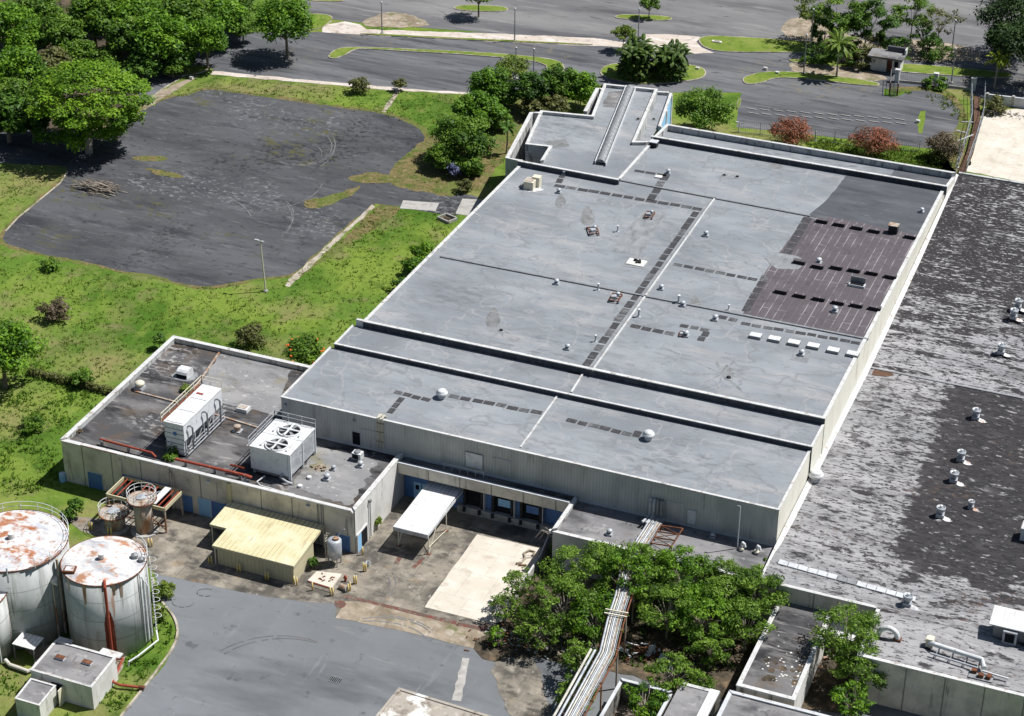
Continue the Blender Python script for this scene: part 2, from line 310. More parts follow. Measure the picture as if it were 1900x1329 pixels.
MT['cream'] = mat('cream_panel_wall', lin(.62, .58, .49), [('n', lin(.32, .30, .265), (.3, .3, .3), .45, .66, .8), ('n', lin(.14, .125, .105), (1.4, 1.4, .16), .58, .70, .8), ('w', lin(.12, .115, .105), (.0873, .0873, .0873), .993, 1.0, .8, 0, 'X'), ('n', lin(.12, .10, .08), (2.4, 2.4, 1.0), .64, .74, .6)], rough=.9, bump=(2, .2, .03), spec=.2)
MT['white_wall'] = mat('white_painted_wall', lin(.60, .595, .57), [('n', lin(.46, .45, .42), (.6, .6, .3), .46, .66, .8), ('n', lin(.22, .20, .165), (1.5, 1.5, .3), .58, .70, .75)], rough=.85, spec=.25)
MT['trim'] = mat('white_coping', lin(.53, .535, .53), [('n', lin(.42, .415, .41), .9, .46, .66, .8), ('n', lin(.24, .17, .115), 1.7, .58, .68, .8), ('n', lin(.64, .63, .61), 2.6, .56, .7, .6), ('b', lin(.22, .21, .20), 1.0, .1, .9, .7, 0, .02, 3.05, 3.05), ('n', lin(.12, .115, .11), (.7, .7, .7), .62, .72, .6)], rough=.7, spec=.3)
MT['trim_grey'] = mat('grey_coping', lin(.50, .52, .54), [('n', lin(.36, .37, .39), .9, .48, .7, .7), ('n', lin(.20, .18, .16), 1.5, .6, .72, .7)], rough=.8, spec=.3)
MT['parapet'] = mat('stained_parapet', lin(.46, .465, .46), [('n', lin(.30, .305, .305), (.8, .8, .8), .44, .66, .85), ('n', lin(.08, .082, .085), (1.5, 1.5, .5), .52, .66, .85), ('n', lin(.56, .55, .52), 2.0, .6, .72, .6)], rough=.9, spec=.2)
MT['upstand'] = mat('shaded_membrane_upstand', lin(.050, .056, .068), [('n', lin(.085, .093, .11), (.7, .7, .5), .46, .66, .8), ('n', lin(.022, .024, .03), (1.5, 1.5, .5), .52, .68, .8), ('n', lin(.22, .23, .24), (1.6, 1.6, 1.2), .66, .74, .6)], rough=.85, spec=.2)  # dark membrane, with the shade on these faces mixed into the colour
MT['blue'] = mat('blue_paint', lin(.07, .16, .36), [('n', lin(.11, .21, .42), (.6, .6, .4), .45, .68, .7), ('n', lin(.05, .09, .17), (1.5, 1.5, .4), .58, .72, .6)], rough=.7, spec=.3)
MT['lightblue'] = mat('pale_blue_paint', lin(.25, .48, .72), [('n', lin(.36, .57, .76), (1.2, 1.2, .4), .48, .68, .7)], rough=.7, spec=.3)
MT['void'] = mat('dark_interior', lin(.012, .013, .016), [('n', lin(.03, .03, .034), .7, .45, .7, .8)], rough=.95, spec=.1)
MT['black'] = mat('rubber_and_shade_black', lin(.018, .018, .02), [('n', lin(.04, .04, .042), 2.0, .5, .7, .8)], rough=.8)
MT['yellow_rib'] = mat('yellow_ribbed_steel', lin(.60, .54, .335), [('w', lin(.33, .29, .165), .62, .62, .97, .85, 0, 'X'), ('n', lin(.68, .63, .45), .35, .45, .65, .8), ('n', lin(.26, .19, .11), (1.2, .3, 1), .60, .72, .6), ('n', lin(.42, .36, .20), (2.5, .25, 1), .58, .74, .6)], rough=.65, bump=(.62, .6, .06, 'X'), spec=.35)
MT['yellow_wall'] = mat('yellow_ribbed_wall', lin(.47, .43, .285), [('w', lin(.32, .29, .185), .7, .7, .95, .5, 0, 'X'), ('n', lin(.40, .37, .24), .8, .5, .7, .7)], rough=.75, bump=(.7, .5, .06, 'X'), spec=.3)
MT['white_rib'] = mat('white_ribbed_roof', lin(.66, .66, .66), [('w', lin(.44, .445, .45), .7, .66, .95, .75, 0, 'X'), ('n', lin(.48, .47, .46), (1, .35, 1), .48, .68, .7), ('n', lin(.72, .72, .71), (.6, .3, 1), .52, .66, .7), ('n', lin(.32, .24, .18), 1.7, .62, .72, .6)], rough=.6, bump=(.7, .5, .05, 'X'), spec=.35)
MT['tank'] = mat('weathered_tank_paint', lin(.39, .41, .41), [('n', lin(.50, .515, .51), (.45, .45, .2), .45, .63, .85), ('n', lin(.27, .275, .26), (1.0, 1.0, .10), .50, .66, .85), ('n', lin(.085, .08, .075), (1.5, 1.5, .08), .60, .69, .85), ('n', lin(.24, .11, .05), (1.4, 1.4, .14), .62, .70, .75), ('w', lin(.22, .22, .21), .143, .985, 1.0, .7, 0, 'Z'), ('n', lin(.20, .17, .11), (.8, .8, .8), .6, .72, .5)], rough=.75, spec=.3)
MT['tanktop'] = mat('rusty_tank_top', lin(.56, .565, .57), [('n', lin(.38, .40, .44), (.3, .6, 1, .5), .46, .64, .9), ('n', lin(.34, .125, .048), .36, .50, .58, .95), ('n', lin(.27, .10, .04), 1.5, .56, .66, .85), ('n', lin(.74, .73, .70), (.8, 1.6, 1), .52, .66, .8), ('v', lin(.34, .31, .28), (.5, .5, .01), .0, .03, .5)], rough=.8, spec=.25)
MT['tanktop2'] = mat('lightly_rusted_tank_top', lin(.56, .555, .55), [('n', lin(.30, .31, .335), (.35, .55, 1, .5), .48, .64, .9), ('n', lin(.33, .145, .065), .45, .54, .63, .9), ('n', lin(.72, .71, .69), (.7, 1.3, 1), .52, .66, .8), ('n', lin(.46, .20, .09), (1.6, 1.6, 1), .58, .68, .8)], rough=.8, spec=.25)
MT['streak'] = mat('wet_rust_streak', lin(.17, .038, .018), [('n', lin(.10, .022, .012), (2, 2, .5), .44, .64, .9), ('n', lin(.28, .085, .04), (2.4, 2.4, .4), .54, .70, .8), ('n', lin(.36, .30, .25), (3, 3, .8), .64, .74, .7)], rough=.8)
MT['rust'] = mat('rust', lin(.15, .06, .032), [('n', lin(.08, .035, .022), 1.5, .45, .65, .8), ('n', lin(.23, .11, .06), 2.2, .52, .7, .7)], rough=.9, spec=.2)
MT['red'] = mat('red_oxide_paint', lin(.27, .055, .030), [('n', lin(.24, .045, .028), 1.6, .45, .65, .8), ('n', lin(.44, .14, .07), 2.4, .58, .72, .6)], rough=.75, spec=.3)
MT['redline'] = mat('faded_red_paint', lin(.15, .052, .04), [('n', lin(.10, .07, .058), 1.1, .42, .58, .95), ('n', lin(.17, .15, .12), 1.7, .50, .64, .9)], rough=.9)
MT['rusty_steel'] = mat('rust_streaked_steel', lin(.40, .36, .31), [('n', lin(.30, .15, .07), (1.1, 1.1, .4), .46, .60, .9), ('n', lin(.16, .075, .04), (2, 2, .5), .54, .68, .8), ('n', lin(.56, .54, .50), (1.4, 1.4, .3), .58, .70, .6)], rough=.8, metal=.2)
MT['galv'] = mat('galvanised_steel', lin(.42, .445, .475), [('n', lin(.28, .30, .33), 1.3, .45, .63, .85), ('n', lin(.56, .575, .59), (.7, .7, 2.5), .53, .68, .7), ('n', lin(.26, .17, .11), 1.9, .62, .72, .7)], rough=.55, metal=.25)
MT['steel'] = mat('dull_steel', lin(.26, .27, .28), [('n', lin(.16, .165, .17), 1.8, .45, .65, .7)], rough=.6, metal=.3)
MT['white_metal'] = mat('white_painted_metal', lin(.60, .615, .62), [('n', lin(.42, .43, .44), 1.4, .48, .66, .75), ('n', lin(.30, .19, .12), 2.2, .62, .70, .7)], rough=.55, spec=.35)
MT['cream_metal'] = mat('cream_painted_metal', lin(.62, .58, .46), [('n', lin(.50, .46, .36), 1.4, .48, .68, .7), ('n', lin(.36, .18, .09), 2.4, .64, .72, .6)], rough=.65)
MT['insul'] = mat('pipe_insulation', lin(.54, .515, .46), [('n', lin(.38, .355, .31), 1.3, .44, .62, .85), ('n', lin(.20, .15, .11), 2.2, .56, .68, .8), ('n', lin(.62, .61, .58), .7, .52, .66, .7)], rough=.75)
MT['yellow'] = mat('yellow_bollard_paint', lin(.62, .47, .16), [('n', lin(.50, .37, .14), 4, .5, .7, .7), ('n', lin(.35, .2, .09), 6, .64, .72, .6)], rough=.7)
MT['tower'] = mat('cooling_tower_sheet', lin(.64, .66, .68), [('n', lin(.50, .52, .54), 1.1, .46, .66, .7), ('n', lin(.34, .27, .20), (2, 2, .8), .62, .72, .7), ('n', lin(.40, .16, .07), 1.4, .67, .73, .8)], rough=.6, spec=.35)
MT['concrete'] = mat('grey_concrete', lin(.36, .35, .33), [('n', lin(.24, .23, .21), .9, .46, .66, .8), ('n', lin(.48, .47, .45), 1.6, .56, .7, .7)], rough=.95, spec=.15)
MT['ruin'] = mat('flaking_roof_slab', lin(.33, .30, .26), [('n', lin(.70, .69, .66), .5, .55, .64, .95), ('n', lin(.14, .11, .085), .9, .52, .66, .85), ('n', lin(.46, .40, .33), 2.2, .55, .7, .7)], rough=.95, bump=(2, .5, .1), spec=.15)
MT['bark'] = mat('bark', lin(.17, .135, .10), [('n', lin(.27, .235, .19), (3, 3, .8), .45, .7, .8)], rough=.95, local=True)
MT['palebark'] = mat('pale_bark', lin(.34, .30, .25), [('n', lin(.22, .19, .15), (3, 3, .8), .45, .7, .8)], rough=.95, local=True)
G = lambda a, b, c: lin(a, b, c)
MT['leaf_rich'] = leaf_mat('leaf_rich_green', G(.034, .090, .007), G(.095, .215, .013), G(.20, .36, .024), .35)
MT['leaf_dark'] = leaf_mat('leaf_dark_green', G(.022, .062, .008), G(.058, .135, .014), G(.13, .24, .024), .3)
MT['leaf_mid'] = leaf_mat('leaf_mid_green', G(.038, .088, .011), G(.10, .20, .018), G(.195, .32, .034), .33)
MT['leaf_yellow'] = leaf_mat('leaf_yellow_green', G(.06, .095, .012), G(.125, .19, .022), G(.23, .30, .04))
MT['leaf_olive'] = leaf_mat('leaf_olive_weed', G(.055, .066, .02), G(.115, .128, .036), G(.19, .195, .065))
MT['leaf_dry'] = leaf_mat('leaf_dry_brown', G(.06, .045, .028), G(.12, .09, .055), G(.19, .15, .095), .15)
MT['leaf_red'] = leaf_mat('leaf_russet', G(.10, .055, .030), G(.24, .095, .052), G(.40, .135, .075), .25)
MT['leaf_palm'] = leaf_mat('leaf_palm', G(.04, .08, .012), G(.11, .18, .022), G(.26, .33, .05))
MT['leaf_goldpalm'] = leaf_mat('leaf_gold_palm', G(.10, .15, .012), G(.24, .31, .02), G(.38, .40, .03))
MT['flower'] = mat('orange_flower', lin(.62, .14, .02), rough=.7)
MT['purple'] = leaf_mat('purple_bloom', G(.06, .07, .14), G(.13, .14, .26), G(.24, .25, .38))
MT['stain'] = mat('silt_stain', lin(.175, .182, .188), [('n', lin(.12, .122, .12), 1.2, .44, .62, .8), ('n', lin(.25, .255, .26), .8, .5, .66, .8), ('n', lin(.13, .13, .10), 2.2, .56, .7, .6)], rough=.95)
MT['pad_worn'] = mat('worn_walkway_pad', lin(.085, .088, .092), [('n', lin(.16, .165, .17), 1.1, .46, .64, .85), ('n', lin(.04, .04, .044), 1.8, .5, .68, .8)], rough=.95)
MT['darkrust'] = mat('dark_rust', lin(.10, .055, .035), [('n', lin(.05, .03, .022), 1.0, .45, .65, .8), ('n', lin(.16, .10, .065), 1.8, .54, .7, .7)], rough=.95)
MT['darkconcrete'] = mat('grimy_shaded_concrete', lin(.20, .195, .18), [('n', lin(.10, .095, .085), .9, .44, .62, .9), ('n', lin(.34, .33, .31), 1.6, .56, .7, .7), ('n', lin(.05, .045, .04), (1.4, 1.4, .4), .56, .68, .8)], rough=.95, spec=.15)  # dirty concrete, darkened further for the shade on the back wall
MT['ruin_floor'] = mat('littered_floor', lin(.16, .135, .11), [('n', lin(.07, .055, .042), .8, .44, .62, .9), ('n', lin(.30, .265, .225), 1.6, .52, .68, .8), ('n', lin(.20, .10, .055), .7, .56, .66, .8)], rough=.95, bump=(2, .6, .1), spec=.15)
MT['leaf_shade'] = leaf_mat('leaf_shaded_green', lin(.010, .026, .006), lin(.022, .052, .010), lin(.05, .10, .018), .25)  # near-black because the shade on these crowns is put into the leaf colour
MT['leaf_rain'] = leaf_mat('leaf_rain_tree', lin(.045, .105, .006), lin(.115, .235, .012), lin(.22, .37, .022), .33)
MT['roof_pale'] = mat('pale_worn_roof', lin(.20, .20, .205), [('n', lin(.275, .27, .268), (.15, .3, 1, .7), .45, .63, .85), ('n', lin(.12, .118, .115), (.2, .5, 1, .7), .52, .66, .8), ('n', lin(.21, .19, .10), .25, .54, .66, .7), ('n', lin(.5, .49, .47), (1.0, 1.8, 1), .60, .70, .6), ('n', lin(.07, .07, .07), 1.6, .60, .70, .7)], rough=.9)
MT['leaf_cane'] = leaf_mat('leaf_cane_palm', lin(.02, .045, .008), lin(.05, .10, .014), lin(.15, .21, .035), .25)
MT['yard_dark'] = mat('darker_asphalt_stain', lin(.105, .11, .115), [('n', lin(.075, .078, .082), .9, .42, .62, .8), ('n', lin(.14, .146, .152), 1.6, .46, .64, .9)], rough=.85, spec=.25)
MT['leaf_feather'] = leaf_mat('leaf_feathery_green', lin(.050, .11, .011), lin(.14, .255, .028), lin(.26, .40, .06), .45)
# ------------------------------------------------------------------ the ground and everything laid on it
g = MB()
n = 24
g.quad((-1500, -1200, 0), (1500, -1200, 0), (1500, 1800, 0), (-1500, 1800, 0))
tag(g.build('ground', MT['grass']), kind='structure')
Z1, Z2, Z3, Z4 = .012, .022, .032, .042
# worn earth rims, then the old lot
LOT = [(4, 448), (12, 424), (34, 404), (66, 378), (112, 340), (126, 318), (122, 308), (60, 306), (-60, 300), (-60, 250), (60, 240), (160, 245), (225, 238), (262, 206), (290, 192), (318, 180),
       (345, 179), (360, 172), (388, 166), (425, 170), (470, 178), (520, 184), (600, 196), (680, 206), (730, 216), (765, 232), (790, 250), (784, 268), (752, 288), (735, 306), (726, 325), (728, 342), (690, 382), (650, 412), (612, 448), (578, 478), (556, 500), (532, 512), (470, 517), (420, 528), (380, 533), (330, 525), (285, 510), (235, 505), (180, 490), (120, 480), (60, 466), (20, 455)]
def grow_px(pts, k):
    cx = sum(p[0] for p in pts) / len(pts); cy = sum(p[1] for p in pts) / len(pts)
    return [(cx + (x - cx) * k, cy + (y - cy) * k) for x, y in pts]
sheet('worn_verge', grow_px([p for p in LOT if p[0] > 0], 1.028), Z1 - .004, MT['dry'], 1, 1.0, .45, 3)
sheet('parking_lot', LOT, Z1, MT['lot'], 1, 1.0, .25, 4)
sheet('link_road', [(628, 350), (660, 344), (728, 342), (790, 352), (870, 360), (892, 368), (860, 402), (800, 396), (735, 382), (640, 374)], Z1 + .002, MT['lot'], 1, 1.0, .2, 5)
tag(MB().poly([(x, y, Z2) for x, y in ccw(px_poly([(748, 372), (815, 377), (808, 392), (742, 387)]))]).build('concrete_pad', MT['concrete']), kind='structure')
tag(MB().poly([(x, y, Z2) for x, y in ccw(px_poly([(858, 369), (900, 371), (872, 401), (845, 397)]))]).build('concrete_path', MT['concrete']), kind='structure')
# weeds that broke through the asphalt
for i, pts in enumerate(([(560, 378), (600, 366), (650, 352), (672, 342), (655, 362), (615, 380), (575, 390)], [(640, 330), (690, 318), (728, 326), (742, 338), (690, 342), (655, 338)],
                         [(240, 292), (280, 288), (315, 293), (300, 300), (255, 299)], [(262, 312), (300, 316), (345, 328), (330, 332), (290, 324)], [(725, 325), (752, 288), (790, 262), (800, 300), (770, 335), (740, 345)],
                         [(560, 376), (585, 366), (600, 372), (578, 386)])):
    sheet('weed_patch', pts, Z2 + .002 * i, MT['dry'], 1, .7, .3, 10 + i)
sheet('footpath', [(529, 531), (536, 519), (690, 380), (696, 384), (545, 524), (538, 533)], Z2, MT['kerb'], 0, 1.2, .15, 22)
sheet('footpath', [(708, 208), (716, 209), (742, 170), (735, 168)], Z2, MT['kerb'], 0, 1.2, .15, 23)
sheet('footpath', [(262, 198), (300, 168), (360, 140), (372, 141), (330, 166), (300, 184), (270, 205)], Z2, MT['dirt'], 0, 1.0, .25, 24)
sheet('footpath', [(395, 132), (560, 148), (700, 160), (790, 168), (872, 172), (872, 176), (700, 166), (560, 153), (390, 139)], Z3, MT['walk'], 0, 1.4, .2, 25)
# upper roads and lots
sheet('upper_road', [(262, 196), (300, 166), (345, 138), (392, 126), (408, 139), (560, 150), (700, 162), (790, 170), (905, 178), (1040, 182), (1100, 172), (1250, 172), (1375, 172), (1366, 236), (1480, 247), (1620, 263), (1702, 274), (1745, 277),
                     (1774, 250), (1784, 205), (1770, 178), (1745, 166), (1700, 165), (1662, 180), (1640, 178), (1640, 165), (1900, 165), (1960, 150), (1960, 60), (240, 60), (240, 120)], Z1, MT['road'], 0, 1.2, .15, 30)
sheet('far_lot', [(560, 30), (700, 46), (900, 60), (1140, 70), (1320, 62), (1500, 76), (1960, 112), (1960, -60), (560, -60)], Z2, MT['farlot'])
sheet('pavement', [(598, 47), (640, 40), (668, 46), (680, 55), (900, 62), (1100, 71), (1190, 82), (1198, 64), (1238, 64), (1300, 69), (1292, 78), (1302, 89), (1326, 99), (1272, 100), (1150, 88), (900, 77), (690, 66), (640, 63), (598, 60)], Z3, MT['walk'], 0, 1.5, .2, 31)
sheet('rubble_ground', [(690, 30), (740, 20), (790, 40), (800, 50), (710, 52), (668, 46)], Z3 + .002, MT['dirt'], 1, .8, .3, 32)
sheet('rubble_ground', [(1448, 46), (1490, 28), (1560, 60), (1620, 82), (1690, 70), (1820, 92), (1820, 118), (1660, 112), (1500, 80), (1456, 68)], Z3 + .002, MT['dirt'], 1, 1.0, .4, 33)
sheet('rubble_ground', [(1462, 112), (1560, 122), (1640, 140), (1650, 150), (1560, 152), (1470, 138)], Z3 + .004, MT['dirt'], 1, .8, .3, 34)
def island(pts, seed, m='lawn', h=.14, w=.22):
    """raised bed of grass inside a concrete kerb"""
    o = smooth_pts(ccw(px_poly(pts)), 2); inn = offset(o, w)
    b = MB(); k = len(o)
    b.add([(x, y, 0) for x, y in o] + [(x, y, h) for x, y in o] + [(x, y, h) for x, y in inn] + [(x, y, .0) for x, y in inn],
          [f for i in range(k) for f in ((i, (i + 1) % k, k + (i + 1) % k, k + i), (k + i, k + (i + 1) % k, 2 * k + (i + 1) % k, 2 * k + i), (2 * k + i, 2 * k + (i + 1) % k, 3 * k + (i + 1) % k, 3 * k + i))])
    tag(b.build('island_kerb', MT['kerb']), kind='structure')
    tag(MB().poly([(x, y, h + .012) for x, y in rough_edge(offset(o, w * .8), .7, .16, seed)]).build('grass_island', MT[m]), kind='structure')
island([(606, 106), (622, 92), (650, 87), (900, 98), (1000, 107), (1040, 114), (1050, 128), (1040, 142), (1016, 134), (1010, 116), (890, 104), (700, 93), (660, 91), (640, 104), (618, 111)], 40)
island([(668, 62), (900, 74), (1100, 83), (1100, 85), (900, 77), (668, 65)], 41, w=.1)
island([(1294, 76), (1302, 69), (1330, 67), (1450, 74), (1500, 79), (1640, 96), (1640, 112), (1500, 100), (1440, 98), (1340, 98), (1306, 90)], 42)
island([(1112, 132), (1126, 120), (1180, 116), (1260, 119), (1300, 124), (1313, 136), (1302, 148), (1250, 155), (1190, 158), (1140, 150), (1116, 142)], 43)
island([(1376, 150), (1384, 142), (1412, 135), (1450, 133), (1520, 138), (1620, 152), (1636, 158), (1620, 162), (1500, 148), (1440, 144), (1412, 156), (1384, 158)], 44)
island([(1462, 110), (1540, 113), (1600, 122), (1596, 128), (1520, 122), (1466, 116)], 45)
island([(1662, 120), (1700, 120), (1860, 134), (1884, 140), (1860, 148), (1700, 137), (1662, 134)], 46)
sheet('grass_island', [(1704, 247), (1702, 226), (1707, 207), (1718, 206), (1715, 226), (1711, 248)], Z3, MT['lawn'], 0, .6, .08, 47)
island([(1365, 202), (1370, 184), (1377, 184), (1371, 203)], 48, 'lawn', .14, .12)
island([(836, 17), (856, 10), (900, 11), (936, 13), (946, 19), (930, 23), (870, 22)], 49)
island([(1138, 34), (1146, 28), (1180, 28), (1240, 31), (1250, 36), (1236, 40), (1170, 38)], 50)
island([(560, 26), (604, 27), (620, 33), (612, 44), (596, 54), (560, 60)], 51)
island([(302, 140), (320, 128), (372, 122), (388, 124), (384, 134), (330, 144)], 52)
island([(560, -12), (600, -14), (645, 0), (628, 5), (560, 2)], 53)
# lawns and beds round the buildings
sheet('lawn', [(1640, 164), (1700, 160), (1748, 163), (1775, 178), (1790, 205), (1800, 240), (1800, 330), (1700, 300), (1760, 262), (1786, 215), (1770, 190), (1735, 170), (1690, 168), (1660, 172)], Z2, MT['dry'], 1, .8, .25, 60)
sheet('lawn', [(1225, 236), (1366, 238), (1480, 250), (1620, 266), (1745, 282), (1775, 322), (1500, 300), (1225, 262)], Z2, MT['grass'], 0, 1, .2, 61)
sheet('overgrown_bed', [(960, 178), (1100, 176), (1130, 150), (1000, 200), (990, 215), (930, 300), (880, 372), (700, 342), (740, 300), (800, 250), (880, 220)], Z1 + .004, MT['dry'], 1, .8, .4, 62)
sheet('concrete_yard', [(1824, 208), (1960, 196), (1960, 350), (1792, 318)], Z2, MT['slab'], 0, 1.0, .12, 63)
sheet('side_road', [(1800, 158), (1960, 172), (1960, 196), (1836, 188), (1806, 176)], Z3, MT['road'])
# yard and dock
YARD = [(286, 1060), (400, 1082), (500, 1102), (640, 1120), (760, 1150), (900, 1188), (1010, 1150), (1500, 1200), (1900, 1260), (1900, 1480), (120, 1480), (226, 1330), (262, 1285), (305, 1235), (332, 1180), (322, 1150), (300, 1118)]
sheet('asphalt_yard', YARD, Z1, MT['yard'], 0, 1.2, .1, 70)
APRON = [(118, 958), (200, 962), (232, 900), (300, 905), (420, 930), (640, 985), (745, 890), (1050, 950), (1030, 1000), (985, 1075), (922, 1176), (915, 1214), (880, 1204), (750, 1172), (622, 1146), (625, 1120), (560, 1116), (500, 1108), (400, 1089), (290, 1064), (240, 1020), (150, 985)]
sheet('concrete_apron', APRON, Z2, MT['apron'], 0, 1.3, .12, 71)
sheet('worn_apron', [(640, 1116), (700, 1120), (800, 1145), (915, 1178), (912, 1212), (870, 1202), (750, 1172), (622, 1147)], Z3, MT['dirt'], 0, 1, .12, 72)
sheet('pale_slab', [(885, 992), (1004, 1018), (985, 1060), (935, 1145), (920, 1160), (788, 1127)], Z3, MT['slab'], 0, 1.2, .06, 73)
sheet('painted_line', [(634, 1108), (640, 1104), (924, 1172), (920, 1178)], Z4, MT['redline'], 0, .8, .05, 74)
sheet('painted_mark', [(622, 1112), (646, 1118), (636, 1130), (620, 1126)], Z4, MT['redline'], 1, .5, .1, 75)
for a in (([(731, 1046), (737, 1034), (746, 1036), (740, 1048)]), ([(762, 1054), (784, 1034), (790, 1036), (770, 1056)])): sheet('painted_mark', a, Z4, MT['redline'], 0, .5, .05, 76)
sheet('concrete_strip', [(858, 1221), (871, 1223), (855, 1302), (838, 1300)], Z3, MT['concrete'], 0, .8, .1, 77)
sheet('bare_ground', [(905, 1232), (960, 1205), (1000, 1230), (1012, 1290), (1030, 1340), (950, 1340), (930, 1290)], Z3, MT['apron'], 1, .8, .2, 78)
sheet('leaf_litter', [(868, 1196), (930, 1160), (985, 1080), (1026, 1010), (1200, 1030), (1440, 1085), (1560, 1130), (1640, 1200), (1640, 1330), (1300, 1300), (1160, 1250), (1050, 1230), (960, 1215), (905, 1232)], Z4, MT['litter'], 1, .9, .35, 79)
sheet('tank_bed', [(-60, 1190), (100, 1150), (250, 1070), (284, 1066), (298, 1122), (318, 1150), (326, 1180), (300, 1230), (258, 1284), (222, 1330), (150, 1420), (-60, 1420)], Z1 + .004, MT['grass'], 0, .8, .1, 80)
sheet('bare_ground', [(40, 1190), (180, 1195), (240, 1190), (232, 1235), (215, 1262), (60, 1225)], Z2, MT['dirt'], 1, .8, .3, 81)
def kerb_line(pts, name='yard_kerb', w=.22, h=.15, m='kerb'):
    q = px_poly(pts); b = MB()
    a = [offset_open(q, w / 2), offset_open(q, -w / 2)]
    k = len(q)
    vs = [(x, y, 0) for x, y in a[0]] + [(x, y, h) for x, y in a[0]] + [(x, y, h) for x, y in a[1]] + [(x, y, 0) for x, y in a[1]]
    fs = []
    for i in range(k - 1):
        for r in range(3): fs.append((r * k + i, r * k + i + 1, (r + 1) * k + i + 1, (r + 1) * k + i))
    fs += [(0, k, 2 * k, 3 * k), (k - 1, 4 * k - 1, 3 * k - 1, 2 * k - 1)]
    return tag(b.add(vs, fs).build(name, MT[m]), kind='structure')
def offset_open(q, d):
    out = []
    for i in range(len(q)):
        a = Vector(q[max(i - 1, 0)]); b = Vector(q[min(i + 1, len(q) - 1)]); t = (b - a).normalized(); out.append((q[i][0] - t.y * d, q[i][1] + t.x * d))
    return out
kerb_line(smooth_pts([(280, 1064), (288, 1090), (302, 1122), (322, 1142), (331, 1168), (326, 1196), (300, 1234), (262, 1284), (222, 1332), (180, 1400)], 2, False))
kerb_line([(126, 318), (112, 340), (66, 378), (34, 404), (10, 430)], h=.08)
kerb_line([(345, 140), (300, 167), (264, 197)], h=.12)
# paint left in the lots: bay lines
b = MB()
def line(a, c, w=.09):
    p, q = P(*a), P(*c); t = (q - p).normalized(); nn = Vector((-t.y, t.x, 0)) * w / 2
    b.quad(*[(v.x, v.y, Z2 + .006) for v in (p - nn, q - nn, q + nn, p + nn)])
for x in range(1400, 1690, 25):
    y = 205 + (x - 1390) * .068; line((x, y), (x + 3, y - 13), .05)
tag(b.build('bay_lines', MT['farlot']), kind='structure')

# tyre marks and scuffs
def arc_marks(cx_, cy_, rx, ry, a0, a1, w=.16, n=26, z=Z2 + .008):
    b_ = MB(); pts = [XY(cx_ + rx * math.cos(a0 + (a1 - a0) * i / n), cy_ + ry * math.sin(a0 + (a1 - a0) * i / n)) for i in range(n + 1)]
    l, r_ = offset_open(pts, w / 2), offset_open(pts, -w / 2)
    for i in range(n):
        if rnd.random() < .86: b_.quad((*r_[i], z), (*r_[i + 1], z), (*l[i + 1], z), (*l[i], z))
    return tag(b_.build('tyre_mark', MT['farlot']), kind='structure')
for k, (a, b_, c, d, e, f) in enumerate(((560, 268, 62, 40, -1.2, 1.6), (560, 272, 56, 34, -1.0, 1.9), (552, 285, 45, 22, -.6, 2.4), (548, 270, 74, 50, -.9, .9), (505, 400, 40, 34, -.9, .8), (498, 405, 44, 40, -.7, 1.0), (480, 330, 120, 60, .2, 1.3), (380, 420, 90, 60, -1.4, -.3))): arc_marks(a, b_, c, d, e, f, .13, 26, Z2 + .008 + .001 * k)
for k, (a, b_, c, d, e, f) in enumerate(((700, 1200, 120, 58, -1.5, -.5), (690, 1205, 110, 52, -1.7, -.4), (705, 1190, 100, 44, -1.9, -.3))): arc_marks(a, b_, c, d, e, f, .16, 26, Z4 + .004 + .001 * k)
for k, (a, b_, c, d, e, f) in enumerate(((690, 1085, 34, 32, -.8, 1.1), (698, 1082, 36, 34, -.6, 1.2), (340, 1118, 20, 9, 0, 4), (382, 1100, 16, 7, 1, 5.5))): arc_marks(a, b_, c, d, e, f, .1, 22, Z4 + .01 + .001 * k)
sheet('wood_floor', [(-80, -60), (430, -60), (440, 40), (415, 88), (390, 118), (320, 128), (250, 160), (240, 235), (120, 240), (-80, 262)], Z1 - .003, MT['litter'], 1, 1.5, .5, 90)
sheet('dry_verge', [(700, 385), (716, 372), (742, 388), (735, 400), (560, 512), (545, 520)], Z1 - .002, MT['dry'], 0, .8, .4, 91)

for k, (a, b_, c, d, e, f) in enumerate(((520, 1330, 190, 150, -2.2, -1.2), (528, 1335, 190, 150, -2.2, -1.25))): arc_marks(a, b_, c, d, e, f, .14, 30, Z2 + .012 + .001 * k)
# ------------------------------------------------------------------ buildings
def block(parent, poly, z0, zroof, edges, wall, roof, cap, capw=.35, capt=.12, roofname='roof', inner=None, zs=None):
    """a block with walls only on the listed edges {i: top height}; each wall ends in a coping; one roof sheet.
    poly counter-clockwise; zs: roof heights per corner for a sloping roof"""
    poly = list(poly); n = len(poly)
    a = sum(poly[i][0] * poly[(i + 1) % n][1] - poly[(i + 1) % n][0] * poly[i][1] for i in range(n)); assert a > 0, 'clockwise'
    inn = offset(poly, capw); out2 = offset(poly, -.045); in2 = offset(poly, capw + .03)
    
    for i, top in edges.items():
        j = (i + 1) % n; wm = wall
        if isinstance(top, tuple): top, wm = top
        tt = top if hasattr(top, '__len__') else [top, top]
        q = [poly[i], poly[j], inn[j], inn[i]]
        MB().prism(q, z0, [tt[0] - capt, tt[1] - capt, tt[1] - capt, tt[0] - capt]).build('wall', MT[wm], parent)
        MB().prism([out2[i], out2[j], in2[j], in2[i]], [tt[0] - capt - .0015, tt[1] - capt - .0015, tt[1] - capt - .0015, tt[0] - capt - .0015], [tt[0], tt[1], tt[1], tt[0]]).build('parapet', MT[cap], parent)
    rp = offset(poly, .02); zz = zs or [zroof] * n
    return MB().poly([(x, y, z) for (x, y), z in zip(rp, zz)]).build(roofname, MT[roof], parent)

